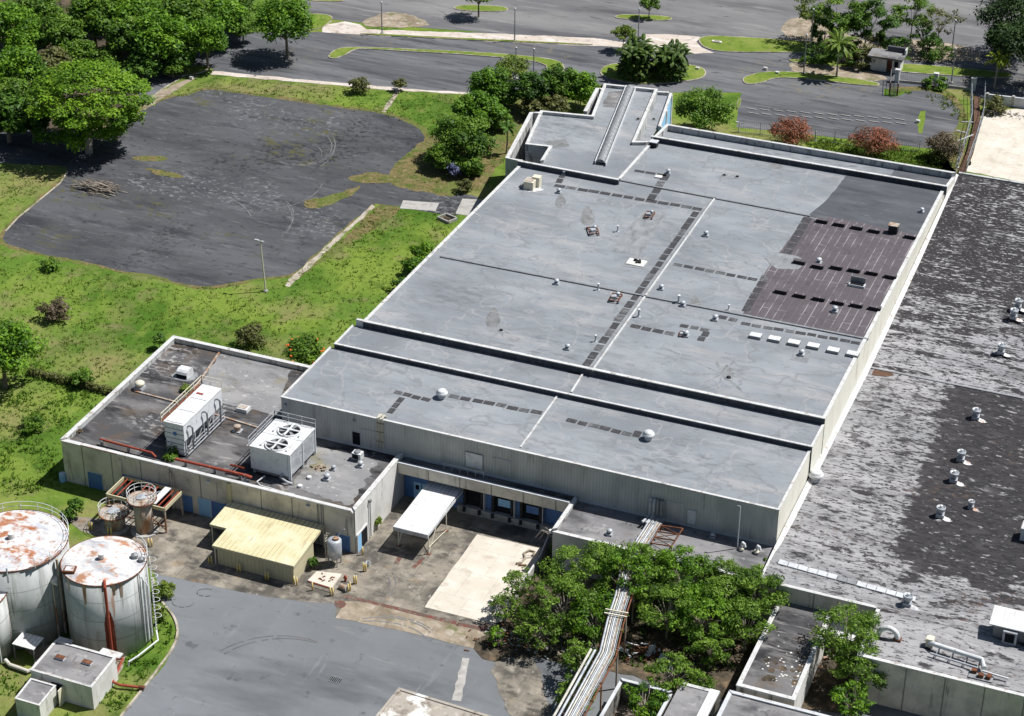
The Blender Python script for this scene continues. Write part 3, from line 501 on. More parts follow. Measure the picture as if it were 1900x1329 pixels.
# heights of the roofs
ZA, ZB, ZC, ZG, ZE, ZD = 8.8, 9.28, 10.0, 9.75, 4.8, 4.45
WX0, WX1 = -94.55, -39.1          # west and east ends of the warehouse
YF, YA, YB = 167.9, 179.75, 184.5   # its front, and the two roof steps
W = thing('warehouse', 'very large flat roofed grey warehouse with corrugated front wall and stepped roofs', 'warehouse', (WX0, YF, 0))
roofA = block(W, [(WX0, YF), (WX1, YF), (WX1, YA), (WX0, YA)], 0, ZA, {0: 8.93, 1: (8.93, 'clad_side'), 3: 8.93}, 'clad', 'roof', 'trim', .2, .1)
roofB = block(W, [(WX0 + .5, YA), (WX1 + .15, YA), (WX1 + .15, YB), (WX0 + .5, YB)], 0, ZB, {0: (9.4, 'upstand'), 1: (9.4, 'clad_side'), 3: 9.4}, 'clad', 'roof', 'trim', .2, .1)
CX0, CX1 = -92.75, -38.9
Cp = [(CX0, YB), (CX1, YB), (-39.15, 245.6), XY(1213, 258, 10.15), XY(1147, 333, 10.15), (-92.2, 231.0)]
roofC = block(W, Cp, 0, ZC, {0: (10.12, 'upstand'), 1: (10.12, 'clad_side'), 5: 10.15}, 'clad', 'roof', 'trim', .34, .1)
MB().prism([(WX0 + .9, YB + .05), (CX0 - .02, YB + .05), (CX0 - .02, YB + .4), (WX0 + .9, YB + .4)], 8, 10.1).build('parapet_end', MT['trim'], W)
# the parapet between the warehouse roof and its rear strip, and that strip
def wall_run(parent, pxs, z, thick, z0, m, cap, name='parapet', side=1):
    """a free wall along a line seen at its top edge"""
    q = px_poly(pxs, z); mbw = MB(); mbc = MB()
    a, c = offset_open(q, 0), offset_open(q, thick * side); a2, c2 = offset_open(q, -.04 * side), offset_open(q, (thick + .04) * side)
    for i in range(len(q) - 1):
        mbw.prism([a[i], a[i + 1], c[i + 1], c[i]], z0, z - .1); mbc.prism([a2[i], a2[i + 1], c2[i + 1], c2[i]], z - .1015, z)
    w = mbw.build(name, MT[m], parent); mbc.build('coping', MT[cap], w); return w
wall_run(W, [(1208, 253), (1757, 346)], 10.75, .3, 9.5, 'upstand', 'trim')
Gp = [(-78.6, 244.4), (-39.0, 245.8), (-38.7, 249.7), (-78.3, 249.65)]
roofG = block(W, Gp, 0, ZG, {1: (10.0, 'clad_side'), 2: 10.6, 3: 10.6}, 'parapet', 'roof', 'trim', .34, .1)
wall_run(W, [(1147, 331), (1213, 257)], 10.35, .3, 9.5, 'parapet', 'trim', side=-1)
# roof details of the warehouse: joints, patches, walkway pads -------------------------------------------------
def joint(roof, a, c, z, m, w=.22, h=.13, name='roof_joint'):
    p, q = P(*a, z), P(*c, z); t = (q - p).normalized(); nn = Vector((-t.y, t.x, 0)) * w / 2
    MB().prism([(v.x, v.y) for v in (p - nn, q - nn, q + nn, p + nn)], z - .02, z + h).build(name, MT[m], roof)
joint(roofC, (817, 477), (1611, 631), ZC, 'steel', .28, .16)
joint(roofC, (1146, 335), (1503, 402), ZC, 'steel', .28, .16)
joint(roofC, (1327, 368), (1099, 689), ZC, 'trim', .16, .16)
joint(roofC, (1317, 372), (1092, 687), ZC, 'patch', .3, .05)
joint(roofB, (1082, 694), (1060, 729), ZB, 'trim', .2, .14)
joint(roofA, (1036, 733), (966, 831), ZA, 'trim', .18, .12)
def rsheet(roof, pxs, z, dz, m, name, amp=0, seed=1):
    pts = ccw(px_poly(pxs, z))
    if amp: pts = rough_edge(pts, .6, amp, seed)
    return MB().poly([(x, y, z + dz) for x, y in pts]).build(name, MT[m], roof)
rsheet(roofC, [(1573, 322), (1752, 352), (1738, 378), (1702, 440), (1497, 402), (1530, 375), (1552, 350)], ZC, .012, 'roof_dark', 'dark_patch', .05, 2)
rsheet(roofC, [(1497, 402), (1520, 410), (1540, 403), (1575, 410), (1610, 416), (1640, 424), (1702, 436), (1611, 628), (1378, 584), (1404, 530), (1437, 480)], ZC, .024, 'roof_brown', 'brown_patch', .03, 3)
rsheet(roofC, [(1418, 480), (1440, 470), (1480, 476), (1496, 488), (1480, 500), (1440, 498)], ZC, .034, 'patch', 'pale_patch', .2, 4)
rsheet(roofC, [(1197, 388), (1240, 396), (1204, 450), (1186, 474), (1134, 466), (1160, 430)], ZC, .012, 'patch', 'pale_patch', .06, 5)
rsheet(roofC, [(1170, 473), (1208, 478), (1196, 500), (1154, 494)], ZC, .02, 'patch', 'pale_patch', .02, 6)
rsheet(roofC, [(1478, 648), (1506, 652), (1498, 674), (1466, 668)], ZC, .012, 'patch', 'pale_patch', .05, 7)
rsheet(roofG, [(1662, 308), (1770, 322), (1758, 344), (1654, 326)], ZG, .012, 'roof_dark', 'dark_patch', .05, 8)
for i, (cx_, cy_, rr) in enumerate(((1340, 694, 30), (930, 612, 10), (1045, 386, 10), (1346, 330, 12))):
    for j in range(9):
        a = j * .7 + i; c = P(cx_, cy_, ZC)
        L = rr / 12 * rnd.uniform(.5, 1.6); t = Vector((math.cos(a), math.sin(a) * 1.1, 0)); nn = Vector((-t.y, t.x, 0))
        k = [c + nn * .05, c + t * L + nn * rnd.uniform(.05, .3), c + t * (L + .6), c + t * L - nn * rnd.uniform(.02, .2), c - nn * .05]
        MB().poly([(v.x, v.y, ZC + .0065 + .0004 * j + .0001 * i) for v in k]).build('drain_stain', MT['patch'], roofC)
for i, (px, py, L, w_) in enumerate(((1090, 400, 5.5, 1.3), (915, 590, 5.0, 1.2), (1040, 372, 4, 1.0), (1290, 560, 3, .9), (1350, 690, 3, 1.0), (1440, 305, 3, 1.2))):
    c = P(px, py, ZC); t = Vector((-.35, .94, 0)); nn = Vector((.94, .35, 0)); k = []
    for a in np.linspace(0, 2 * math.pi, 30)[:-1]: k.append(c + t * (L * .5 * math.cos(a)) + nn * (w_ * .5 * math.sin(a) * (1.25 - .6 * math.cos(a)) * rnd.uniform(.88, 1.12)))
    MB().poly([(v.x, v.y, ZC + .0035 + .0003 * i) for v in k]).build('water_stain', MT['stain'], roofC)
def pads(roof, a, c, n, z, across=.55, fill=.86, wob=0):
    """a row of walkway pads from a to c"""
    p, q = P(*a, z), P(*c, z); L = (q - p).length / n; t = (q - p).normalized(); nn = Vector((-t.y, t.x, 0))
    for i in range(n):
        e = rnd.uniform(-.05, .05); m0 = p + t * L * (i + e); m1 = p + t * L * (i + fill + rnd.uniform(-.07, .04)); o = nn * rnd.uniform(-.08, .08)
        MB().prism([(v.x, v.y) for v in (m0 - nn * across + o, m1 - nn * across + o, m1 + nn * across + o, m0 + nn * across + o)], z + .004, z + .03).build('walkway_pad', MT['pad' if rnd.random() < .7 else 'pad_worn'], roof)
pads(roofC, (1294, 394), (1085, 682), 23, ZC, .5)
pads(roofC, (1030, 344), (1308, 390), 13, ZC, .38)
pads(roofC, (1236, 324), (1206, 374), 4, ZC, .5)
pads(roofC, (1178, 317), (1240, 327), 3, ZC, .3)
pads(roofC, (1046, 322), (1036, 342), 2, ZC, .4)
pads(roofC, (1250, 490), (1408, 520), 8, ZC, .34)
pads(roofC, (1500, 404), (1448, 488), 7, ZC, .55)
pads(roofC, (1420, 512), (1382, 580), 6, ZC, .45)
pads(roofC, (1170, 604), (1255, 622), 4, ZC, .4)
pads(roofC, (1262, 604), (1318, 614), 3, ZC, .36)
pads(roofC, (1310, 616), (1300, 634), 2, ZC, .4)
pads(roofC, (1332, 588), (1372, 596), 2, ZC, .4)
pads(roofC, (1376, 600), (1600, 638), 11, ZC, .32)
pads(roofA, (732, 727), (800, 744), 4, ZA, .33)
pads(roofA, (834, 734), (1008, 768), 8, ZA, .36)
pads(roofA, (1052, 779), (1176, 808), 6, ZA, .36)
pads(roofA, (746, 738), (720, 768), 3, ZA, .34)
pads(roofA, (1186, 800), (1178, 814), 1, ZA, .4)
rsheet(roofB, [(1056, 686), (1078, 690), (1074, 696), (1052, 692)], ZB, .01, 'pad', 'walkway_pad')
# front wall of the warehouse: doors, panels, base flashing
def onfront(px0, py0, px1, py1, y=YF):
    """a rectangle on the plane y seen between two pixels (top-left, bottom-right)"""
    def hit(px, py):
        d = ROT @ np.array([px - CX, py - CY, FPX]); t = y / d[1]; return d[0] * t, HCAM + d[2] * t
    x0, z1 = hit(px0, py0); x1, z0 = hit(px1, py1); return x0, x1, z0, z1
def front_panel(parent, r, m, name, out=.05, y=YF, frame=None):
    x0, x1, z0, z1 = r
    o = MB().box(x0, x1, y - out, y + .1, z0, z1).build(name, MT[m], parent)
    if frame:
        f = MB()
        f.box(x0 - .07, x0 + .01, y - out - .03, y, z0, z1 + .07); f.box(x1 - .01, x1 + .07, y - out - .03, y, z0, z1 + .07); f.box(x0 - .07, x1 + .07, y - out - .031, y, z1, z1 + .075)
        f.build('frame', MT[frame], o)
    return o
def rect(px, py, w, h):
    """front-wall rectangle from its top-left pixel and its size in metres"""
    x0, _, _, z1 = onfront(px, py, px, py); return (x0, x0 + w, z1 - h, z1)
dr = front_panel(W, rect(653.5, 800, .95, 1.95), 'void', 'door', .02, frame='trim_grey')
front_panel(W, rect(671, 796, 1.9, 1.9), 'clad', 'blocked_opening', .04, frame='trim_grey')
front_panel(W, rect(864, 838, 1.95, 1.75), 'white_metal', 'white_panel', .06, frame='steel')
front_panel(W, rect(917, 850, 1.75, 1.9), 'clad', 'blocked_opening', .04, frame='trim_grey')
front_panel(W, rect(1240, 930, 1.6, 1.7), 'clad', 'blocked_opening', .04, frame='trim_grey')
d2 = front_panel(W, rect(1277, 946, .8, 1.6), 'white_metal', 'door', .06, frame='trim_grey')
MB().box(-94.5, -80.2, YF - .06, YF + .02, ZE, ZE + .25).build('base_flashing', MT['trim_grey'], W)
MB().box(-80.0, -60.7, YF - .06, YF + .02, 5.0, 5.22).build('base_flashing', MT['trim_grey'], W)
MB().box(-60.2, -39.2, YF - .06, YF + .02, ZD, ZD + .22).build('base_flashing', MT['trim_grey'], W)
for px, py in ((528, 748), (655, 778)):
    r = rect(px, py, .3, .22); MB().box(r[0], r[1], YF - .1, YF, r[2], r[3]).build('wall_lamp', MT['steel'], W)
# loading dock --------------------------------------------------------------------------------------------
LD = thing('loading_dock', 'loading dock with blue doors under a long cream canopy beam', 'loading dock', (-70, YF, 0))
MB().box(-80.05, -60.65, 166.35, 166.6, 3.75, 5.02).build('fascia', MT['cream'], LD)
MB().box(-80.05, -60.65, 166.6, YF - .01, 4.7, 4.86).build('canopy_roof', MT['roof_tar'], LD)
MB().box(-80.05, -60.65, 166.3, 166.65, 5.02, 5.12).build('coping', MT['trim_grey'], LD)
MB().box(-80.0, -60.65, YF - .12, YF - .02, .0, 4.7).build('wall', MT['blue'], LD)
MB().box(-73.6, -61.6, YF - .75, YF - .121, 0, .85).build('dock_ledge', MT['concrete'], LD)
for i, (x0, x1) in enumerate(((-73.0, -70.75), (-69.75, -67.3), (-66.55, -64.1))):
    dd = MB().box(x0, x1, YF - .2, YF - .121, .9, 3.65).build('dock_door', MT['void'], LD)
    if i: MB().box(x0 + .65, x1 - .3, YF - .23, YF - .2, 1.15 + .5, 2.55).build('door_panel', MT['lightblue'] if i == 1 else MT['blue'], dd)
    s = MB(); s.box(x0, x0 + .32, YF - .5, YF - .2, .9, 3.65); s.box(x1 - .32, x1, YF - .5, YF - .2, .9, 3.65); s.box(x0 + .32, x1 - .32, YF - .5, YF - .2, 3.2, 3.65); s.build('dock_seal', MT['black'], dd)
    MB().box(x1 + .12, x1 + .2, YF - .62, YF - .121, .86, 3.7).build('guide_post', MT['trim_grey'], dd)
    u = MB(); u.box(x0 + .1, x0 + .4, YF - .95, YF - .75, .35, .85); u.box(x1 - .4, x1 - .1, YF - .95, YF - .75, .35, .85); u.build('bumper', MT['black'], dd)
for x in (-78.9, -77.9):
    d = MB().box(x, x + .85, YF - .17, YF - .121, .05, 2.1).build('door', MT['lightblue'], LD); MB().box(x + .22, x + .62, YF - .19, YF - .17, 1.2, 1.8).build('window', MT['void'], d)
for k in range(6):
    x = onfront(828 + 14.6 * k, 868, 0, 0)[0]; MB().box(x, x + .07, 167.2, 167.27, 4.86, 5.75).build('rail_post', MT['galv'], LD)
MB().bar((onfront(828, 868, 0, 0)[0], 167.23, 5.7), (onfront(901, 888, 0, 0)[0], 167.23, 5.7), .05).build('handrail', MT['galv'], LD)
# utility building ------------------------------------------------------------------------------------------
U = thing('utility_building', 'low cream utility building carrying two cooling towers on its stained black roof', 'building', (-98, 156, 0))
UP = [(-115.05, 156.1), (-80.1, 156.1), (-80.1, 167.85), (-94.6, 167.85), (-94.6, 180.35), (-115.4, 180.35)]
roofU = block(U, UP, 0, ZE, {0: 5.2, 1: (5.4, 'white_wall'), 4: 5.4, 5: (5.4, 'parapet')}, 'cream', 'roof_tar', 'trim', .45, .1)
rsheet(roofU, [(413, 650), (540, 688), (522, 735), (523, 774), (390, 742), (375, 708)], ZE, .012, 'roof_pale', 'pale_patch', .15, 11)
rsheet(roofU, [(585, 830), (640, 838), (700, 858), (650, 938), (545, 905), (560, 868)], ZE, .012, 'roof_pale', 'pale_patch', .3, 12)
for a, c in (((412, 648), (350, 738)), ((250, 727), (330, 748)), ((392, 768), (480, 795))): joint(roofU, a, c, ZE, 'rusty_steel', .2, .14)
# gutter pipe on the front parapet, downpipes, doors
MB().tube([(-108.0, 156.0, 5.28), (-80.5, 156.0, 5.28), (-80.3, 156.0, 5.05)], .09, 8).build('gutter_pipe', MT['trim'], U)
MB().tube([(-112.6, 156.05, 5.22), (-108.1, 156.05, 5.22)], .05, 6).build('gutter_pipe', MT['rust'], U)
def eface(px, py, w, h): x0, _, _, z1 = onfront(px, py, 0, 0, 156.1); return (x0, x0 + w, z1 - h, z1)
front_panel(U, (-112.1, -110.3, 0, 2.0), 'blue', 'door', .03, 156.1, frame='trim_grey')
op = front_panel(U, (-107.6, -101.8, 0, 2.3), 'void', 'opening', .02, 156.1)
MB().box(-107.7, -101.7, 155.98, 156.12, 2.3, 2.75).build('lintel', MT['blue'], op)
front_panel(U, (-100.6, -99.2, 0, 2.1), 'blue', 'door', .03, 156.1, frame='cream')
front_panel(U, (-98.5, -97.0, 0, 2.2), 'lightblue', 'door', .05, 156.1, frame='trim_grey')
front_panel(U, (-96.95, -94.6, 0, 2.2), 'blue', 'door', .03, 156.1, frame='trim_grey')
front_panel(U, (-82.4, -80.75, 0, 2.0), 'blue', 'door', .03, 156.1, frame='trim_grey')
for x in (-107.75, -101.6): MB().box(x - .18, x + .12, 155.9, 156.1, 0, 4.6).build('pilaster', MT['cream'], U)
MB().box(-94.9, -94.4, 155.93, 156.1, 0, 5.0).build('pilaster', MT['yellow_wall'], U)
MB().tube([(-84.3, 155.96, 5.1), (-84.3, 155.96, .3)], .06, 6).build('downpipe', MT['steel'], U)
MB().tube([(-83.9, 155.96, 5.1), (-83.9, 155.96, .3)], .05, 6).build('downpipe', MT['steel'], U)
for x in (-97.2, -85.6): MB().box(x, x + .35, 155.75, 156.1, 4.55, 4.75).build('wall_lamp', MT['white_metal'], U)
dd = MB().box(-80.14, -80.02, 157.2, 158.5, .0, 2.1).build('door', MT['void'], U)
MB().box(-80.12, -79.99, 156.35, 157.2, 0, 2.1).build('door_leaf', MT['lightblue'], dd)
fr = MB(); fr.box(-80.1, -79.95, 156.22, 156.35, 0, 2.25); fr.box(-80.1, -79.95, 158.5, 158.63, 0, 2.25); fr.box(-80.1, -79.95, 156.35, 158.5, 2.1, 2.25); fr.build('frame', MT['trim'], dd)
MB().tube([(-79.95, 159.3, 4.5), (-79.95, 159.3, .2)], .07, 8).build('downpipe', MT['galv'], U)
MB().box(-80.1, -79.8, 159.15, 159.45, 4.5, 4.75).build('pipe_head', MT['steel'], U)
# annex on the front, under the pipes -------------------------------------------------------------------------
D = thing('annex', 'low flat annex on the warehouse front, carrying pipes across its brown roof', 'annex', (-50, 161, 0))
roofD = block(D, [(-60.6, 161.5), (-38.6, 161.5), (-38.6, 167.85), (-60.6, 167.85)], 0, ZD, {0: 4.62, 1: 5.0, 3: (4.95, 'parapet')}, 'white_wall', 'roof_low', 'trim', .35, .1)
MB().lathe([(.16, -.25), (.2, .1)], (-60.85, 161.7, 4.5), 10).build('rain_head', MT['white_metal'], D)
# neighbouring warehouse with the peeling roof ------------------------------------------------------------------
F = thing('neighbour_warehouse', 'wide neighbouring warehouse with peeling black and grey weathered roof', 'warehouse', (-20, 161, 0))
FX = 30.0; ZF0, ZF1, ZF2 = 5.0, 5.6, 9.25; FYm = 204.5
def fz(y): return ZF0 + (ZF1 - ZF0) * (y - 161) / (FYm - 161) if y < FYm else ZF1 + (ZF2 - ZF1) * (y - FYm) / (252.3 - FYm)
E_X = -38.75
XD = P(1798, 705, 5.6).x
roofF1 = block(F, [(E_X, 161.0), (-27.2, 161.0), (-27.2, 161.05), (FX, 161.05), (FX, FYm), (E_X, FYm)], 0, 0, {0: 5.12}, 'cream', 'roof_peel', 'trim', .3, .1, zs=[5, 5, 5, 5, 5.6, 5.6])
MB().prism([(-38.0, FYm - 1.6), (-36.4, FYm - 1.3), (-35.6, FYm - .6), (-36, FYm - .25), (-38.0, FYm - .25)], 5.5, 5.625).build('rusty_patch', MT['darkrust'], F)
rsheetF = MB().poly([(-26.9, 161.03, 4.985), (FX, 161.03, 4.985), (FX, 153.55, 4.97), (-27.0, 153.55, 4.97)])
roofF3 = rsheetF.build('roof', MT['roof_peel'], F)
roofF4 = MB().poly([(E_X, FYm, 5.6), (FX, FYm, 5.6), (FX, 252.3, ZF2), (E_X, 252.3, ZF2)]).build('roof', MT['roof_peel_dark'], F)
MB().prism([(E_X, FYm - .2), (FX, FYm - .2), (FX, FYm + .2), (E_X, FYm + .05)], 5.5, 5.7).build('roof_joint', MT['steel'], F); MB().prism([(E_X, FYm + .06), (FX, FYm + .21), (FX, FYm + .3), (E_X, FYm + .15)], 5.5, 5.66).build('roof_joint', MT['trim'], F)
MB().prism([(-27.2, 153.3), (FX, 153.3), (FX, 153.6), (-27.2, 153.6)], 0, 4.95).build('wall', MT['cream'], F); MB().prism([(-27.2, 153.6), (-26.9, 153.6), (-26.9, 160.98), (-27.2, 160.98)], 0, 4.95).build('wall', MT['cream'], F)
c = MB(); c.prism([(-27.24, 153.26), (FX, 153.26), (FX, 153.66), (-27.24, 153.66)], 4.95, 5.07); c.prism([(-27.24, 153.66), (-26.86, 153.66), (-26.86, 160.98), (-27.24, 160.98)], 4.95, 5.07); c.build('parapet', MT['trim'], F)
MB().prism([(E_X, 252.3), (FX, 252.3), (FX, 252.7), (E_X, 252.7)], 0, ZF2 + .15).build('wall', MT['parapet'], F)
# sloping flashing where it meets the big warehouse
fl = MB(); ys = [161.5, 167.8, 180, 190, 203, 215, 229, 241, 252]
zs_ = [4.9, 5.3, 5.6, 5.85, 5.95, fz(215) + .3, fz(229) + .25, fz(241) + .2, fz(252) + .15]
for i in range(len(ys) - 1):
    fl.prism([(-38.98, ys[i]), (-38.45, ys[i]), (-38.45, ys[i + 1]), (-38.98, ys[i + 1])], [fz(ys[i]) - .2] * 2 + [fz(ys[i + 1]) - .2] * 2, [zs_[i], zs_[i] - .25, zs_[i + 1] - .25, zs_[i + 1]])
fl.build('flashing', MT['trim'], F)
for k in range(14):   # the band of roof lights near its eave
    p = P(1443 + k * 18.2, 1047 + k * 5.05, 5.05); q = P(1443 + (k + 1) * 18.2 - 1.5, 1047 + (k + 1) * 5.05 - .4, 5.05)
    MB().prism([(p.x, p.y), (q.x, q.y), (q.x, q.y + .75), (p.x, p.y + .75)], 4.95, 5.16 + .004 * (k % 3)).build('roof_light', MT['steel'] if k in (6, 7) else MT['trim_grey'], F)
# small block and low roofs at the bottom of the photograph -----------------------------------------------------
B1 = thing('side_block', 'narrow flat block with white edged tarry roof jutting from the neighbour warehouse', 'building', (-34, 146.8, 0))
block(B1, [(-36.7, 146.7), (-31.2, 146.7), (-31.4, 160.95), (-36.7, 160.95)], 0, 3.3, {0: 3.5, 1: (3.5, 'white_wall'), 3: (3.5, 'parapet')}, 'cream', 'roof_tar', 'trim', .35, .1)
B2 = thing('lower_building', 'flat grey roof building cut by the bottom edge beside a narrow white gutter', 'building', (-36, 138, 0))
k = px_poly([(1332, 1266), (1475, 1302), (1660, 1345)], 3.0)
roofK = block(B2, [(-37.2, 120.0), (-20.0, 120.0), (-20.0, 146.2), (-37.2, 146.2)], 0, 2.95, {2: 3.12, 3: 3.05}, 'cream', 'roof_low', 'trim_grey', .3, .1)
B3 = thing('gutter_building', 'small grey roof with white ribbed edge, next to the lower building', 'building', (-40, 138, 0))
roofL = block(B3, [(-41.8, 120), (-38.0, 120), (-38.0, 146.0), (-41.8, 146.0)], 0, 2.7, {2: 2.8}, 'cream', 'roof_low', 'trim', .3, .1)
MB().box(-38.95, -38.05, 122, 146.0, 2.712, 2.9).build('ribbed_gutter', MT['white_rib'], B3)
B4 = thing('roofless_ruin', 'roofless concrete bay with broken brown floor under the foreground tree', 'ruin', (-45, 138, 0))
q = [(-47.2, 126), (-42.2, 126), (-42.2, 144.6), (-47.2, 144.6)]
block(B4, q, 0, .25, {2: 2.6, 3: 2.4, 1: 2.3}, 'darkconcrete', 'ruin_floor', 'trim_grey', .25, .1)
MB().box(-46.9, -42.5, 138.5, 138.8, .25, 1.9).build('cross_wall', MT['rusty_steel'], B4)
B5 = thing('flaking_roof_shed', 'low concrete roof slab flaking white paint at the yard edge', 'shed', (-66, 134, 0))
qq = ccw(px_poly([(740, 1277), (925, 1334), (900, 1420), (640, 1400)], 2.4))
mb = MB(); mb.prism(qq, 2.15, 2.4); mb.build('roof', MT['ruin'], B5)
MB().prism(offset(qq, .35), 0, 2.15).build('wall', MT['white_wall'], B5)
cpg = MB(); ii = offset(qq, .3)
for i in range(4): cpg.prism([qq[i], qq[(i + 1) % 4], ii[(i + 1) % 4], ii[i]], 2.4, 2.5)
cpg.build('roof_edge', MT['ruin'], B5)
# front office beyond the warehouse ---------------------------------------------------------------------------
H = thing('front_office', 'front office block with long vaulted skylight beyond the warehouse', 'office', (-86, 245, 0))
zH = 10.3; ZHr = 9.85
hp = px_poly([(970, 298), (1147, 333), (1178, 263), (1220, 165), (1121, 155), (1098, 214), (1003, 205)], zH)
# polygon: court, then the main roof
c0 = XY(968, 297, zH); c1 = XY(1147, 332, zH)
HP = ccw([XY(1003, 298, zH), XY(1147, 331, zH), XY(1206, 262, zH), XY(1178, 262, zH), XY(1220, 165, zH), XY(1121, 155, zH), XY(1098, 214, zH), XY(1003, 205, zH), XY(975, 267, zH), XY(1019, 272, zH)])
n = len(HP)
ed = {}
key = lambda a, b: next((i for i in range(n) if (Vector(HP[i]) - Vector(a)).length < .01 and (Vector(HP[(i + 1) % n]) - Vector(b)).length < .01), None) if True else None
pts = dict(a=XY(1003, 298, zH), b=XY(1147, 331, zH), c=XY(1206, 262, zH), d=XY(1178, 262, zH), e=XY(1220, 165, zH), f=XY(1121, 155, zH), g=XY(1098, 214, zH), h=XY(1003, 205, zH), i=XY(975, 267, zH), j=XY(1019, 272, zH))
for a, b_ in ('de', 'ef', 'fg', 'gh', 'hi', 'ij', 'ja', 'cd'):
    for u, v in ((a, b_), (b_, a)):
        kk = key(pts[u], pts[v])
        if kk is not None: ed[kk] = (zH, 'parapet')
roofH = block(H, HP, 0, ZHr, ed, 'parapet', 'roof', 'trim', .35, .1)
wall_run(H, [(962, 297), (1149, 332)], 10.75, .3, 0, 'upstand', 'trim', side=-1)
# lower strips on its two sides
s = ccw([XY(1222, 166, 8.6), XY(1241, 172, 8.6), XY(1222, 232, 8.6), XY(1200, 268, 8.6), XY(1176, 268, 8.6)])
roofH2 = block(H, s, 0, 8.3, {}, 'white_wall', 'roof', 'trim')
q = [XY(1222, 234, 8.8), XY(1243, 173, 8.8)]
bw = MB(); bw.prism([q[0], (q[0][0] + .3, q[0][1]), (q[1][0] + .3, q[1][1]), q[1]], 3.6, 8.7); bw.build('blue_wall', MT['lightblue'], H)
bw = MB(); bw.prism([(q[0][0] - .05, q[0][1] - .1), (q[0][0] + .35, q[0][1] - .1), (q[1][0] + .35, q[1][1] + .1), (q[1][0] - .05, q[1][1] + .1)], 8.7, 8.85)
for t in (0.02, .5, .97): x = q[0][0] + (q[1][0] - q[0][0]) * t; y = q[0][1] + (q[1][1] - q[0][1]) * t; bw.box(x + .02, x + .45, y - .2, y + .2, 0, 8.69)
bw.build('frame', MT['trim'], H)
wall_run(H, [(1176, 168), (1241, 172)], 8.75, .3, 0, 'parapet', 'trim')
s = ccw([XY(1104, 170, 9), XY(1117, 170, 9), XY(1086, 226, 9), XY(1070, 226, 9)])
block(H, s, 0, 7.6, {}, 'parapet', 'roof_low', 'trim')
wall_run(H, [(1083, 206), (1106, 163), (1118, 164)], 9.3, .45, 0, 'parapet', 'trim', side=-1)
wall_run(H, [(1000, 210), (989, 209), (944, 293), (970, 297)], 9.3, .45, 0, 'parapet', 'trim', side=-1)
# vaulted skylight
a0, a1 = P(1163, 166, ZHr), P(1176, 167, ZHr); b0, b1 = P(1105, 305, ZHr), P(1124, 307, ZHr)
b0 = Vector((a0.x + (b0.x - a0.x), b0.y, ZHr))
sk = MB(); N_ = 44; wdt = 1.55
for i in range(N_ + 1):
    t = i / N_; c = ((b0 + b1) / 2).lerp((a0 + a1) / 2, t); bulge = 1.0 if i % 2 else .86
    for kx in range(9):
        a = math.pi * kx / 8; sk.v.append((c.x - math.cos(a) * .62 * bulge, c.y, ZHr + .35 + math.sin(a) * .5 * bulge))
for i in range(N_):
    for kx in range(8): sk.f.append((i * 9 + kx, i * 9 + kx + 1, (i + 1) * 9 + kx + 1, (i + 1) * 9 + kx))
sk.f.append(tuple(range(9))); sk.f.append(tuple(N_ * 9 + k for k in range(9))[::-1])
sko = sk.build('skylight', MT['steel'], roofH if False else H)
kb = MB()
for sx in (-.78, .68):
    c0_, c1_ = (b0 + b1) / 2, (a0 + a1) / 2
    kb.prism([(c0_.x + sx, c0_.y - .2), (c0_.x + sx + .12, c0_.y - .2), (c1_.x + sx + .12, c1_.y + .2), (c1_.x + sx, c1_.y + .2)], ZHr, ZHr + .5)
kb.build('skylight_kerb', MT['trim_grey'], sko)
rsheet(roofH, [(1008, 262), (1050, 258), (1056, 272), (1020, 275)], ZHr, .012, 'stain', 'stain', .12, 31)
rsheet(roofH, [(1128, 172), (1158, 168), (1146, 200), (1118, 198)], ZHr, .012, 'roof_low', 'stain', .15, 32)
# ------------------------------------------------------------------ plant on the roofs
def rail(b, pts, h=.95, w=.05, step=1.5, mid=True):
    for i in range(len(pts) - 1):
        a, c = Vector(pts[i]), Vector(pts[i + 1]); k = max(1, int((c - a).length / step))
        for j in range(k + 1): q = a.lerp(c, j / k); b.bar(q, q + Vector((0, 0, h)), w)
        b.bar(a + Vector((0, 0, h)), c + Vector((0, 0, h)), w)
        if mid: b.bar(a + Vector((0, 0, h * .5)), c + Vector((0, 0, h * .5)), w * .8)
# long white condenser on a frame
T = thing('evaporative_condenser', 'long white rust edged evaporative condenser on legs with a railing', 'cooling unit', (-102.6, 162.9, ZE))
x0, x1, y0, y1 = -103.75, -101.4, 158.9, 167.1
MB().box(x0, x1, y0, y1, 6.75, 8.7).build('casing', MT['tower'], T)
tp = MB(); tp.box(x0 - .04, x1 + .04, y0 - .04, y1 + .04, 8.702, 8.78); top = tp.build('top_deck', MT['white_metal'], T)
for i, (ya, yb) in enumerate(((159.1, 161.4), (161.6, 164.0), (164.2, 166.9))): MB().box(x0 + .2, x1 - .2, ya, yb, 8.78, 8.84).build('access_panel', MT['tower'], top)
MB().box(x0 + .4, x0 + 1.2, 165.0, 165.3, 8.84, 8.9).build('rusty_patch', MT['red'], top)
MB().box(x0 + .1, x1 - .1, y0 + .03, y0 + .5, 4.95, 6.75).build('front_panel', MT['tower'], T)
fl_ = MB()
for k in range(6): fl_.box(x0 + .02, x1 - .02, y0 - .03, y0 + .04, 5.05 + k * .6, 5.11 + k * .6)
fl_.build('panel_rib', MT['steel'], T)
bl = MB(); bl.tube([(-102.5, y0 - .035, 7.5), (-102.5, y0 + .02, 7.5)], .24, 14); bl.build('blue_emblem', MT['blue'], T)
MB().box(x0 + .05, x0 + 1.3, y0 + .5, y1 - .1, 4.9, 6.75).build('basin', MT['galv'], T)
for k in range(5):
    y = y0 + .3 + k * 1.9
    b = MB(); b.bar((x1 - .06, y, ZE), (x1 - .06, y, 6.75), .14); b.build('leg', MT['galv'], T)
b = MB()
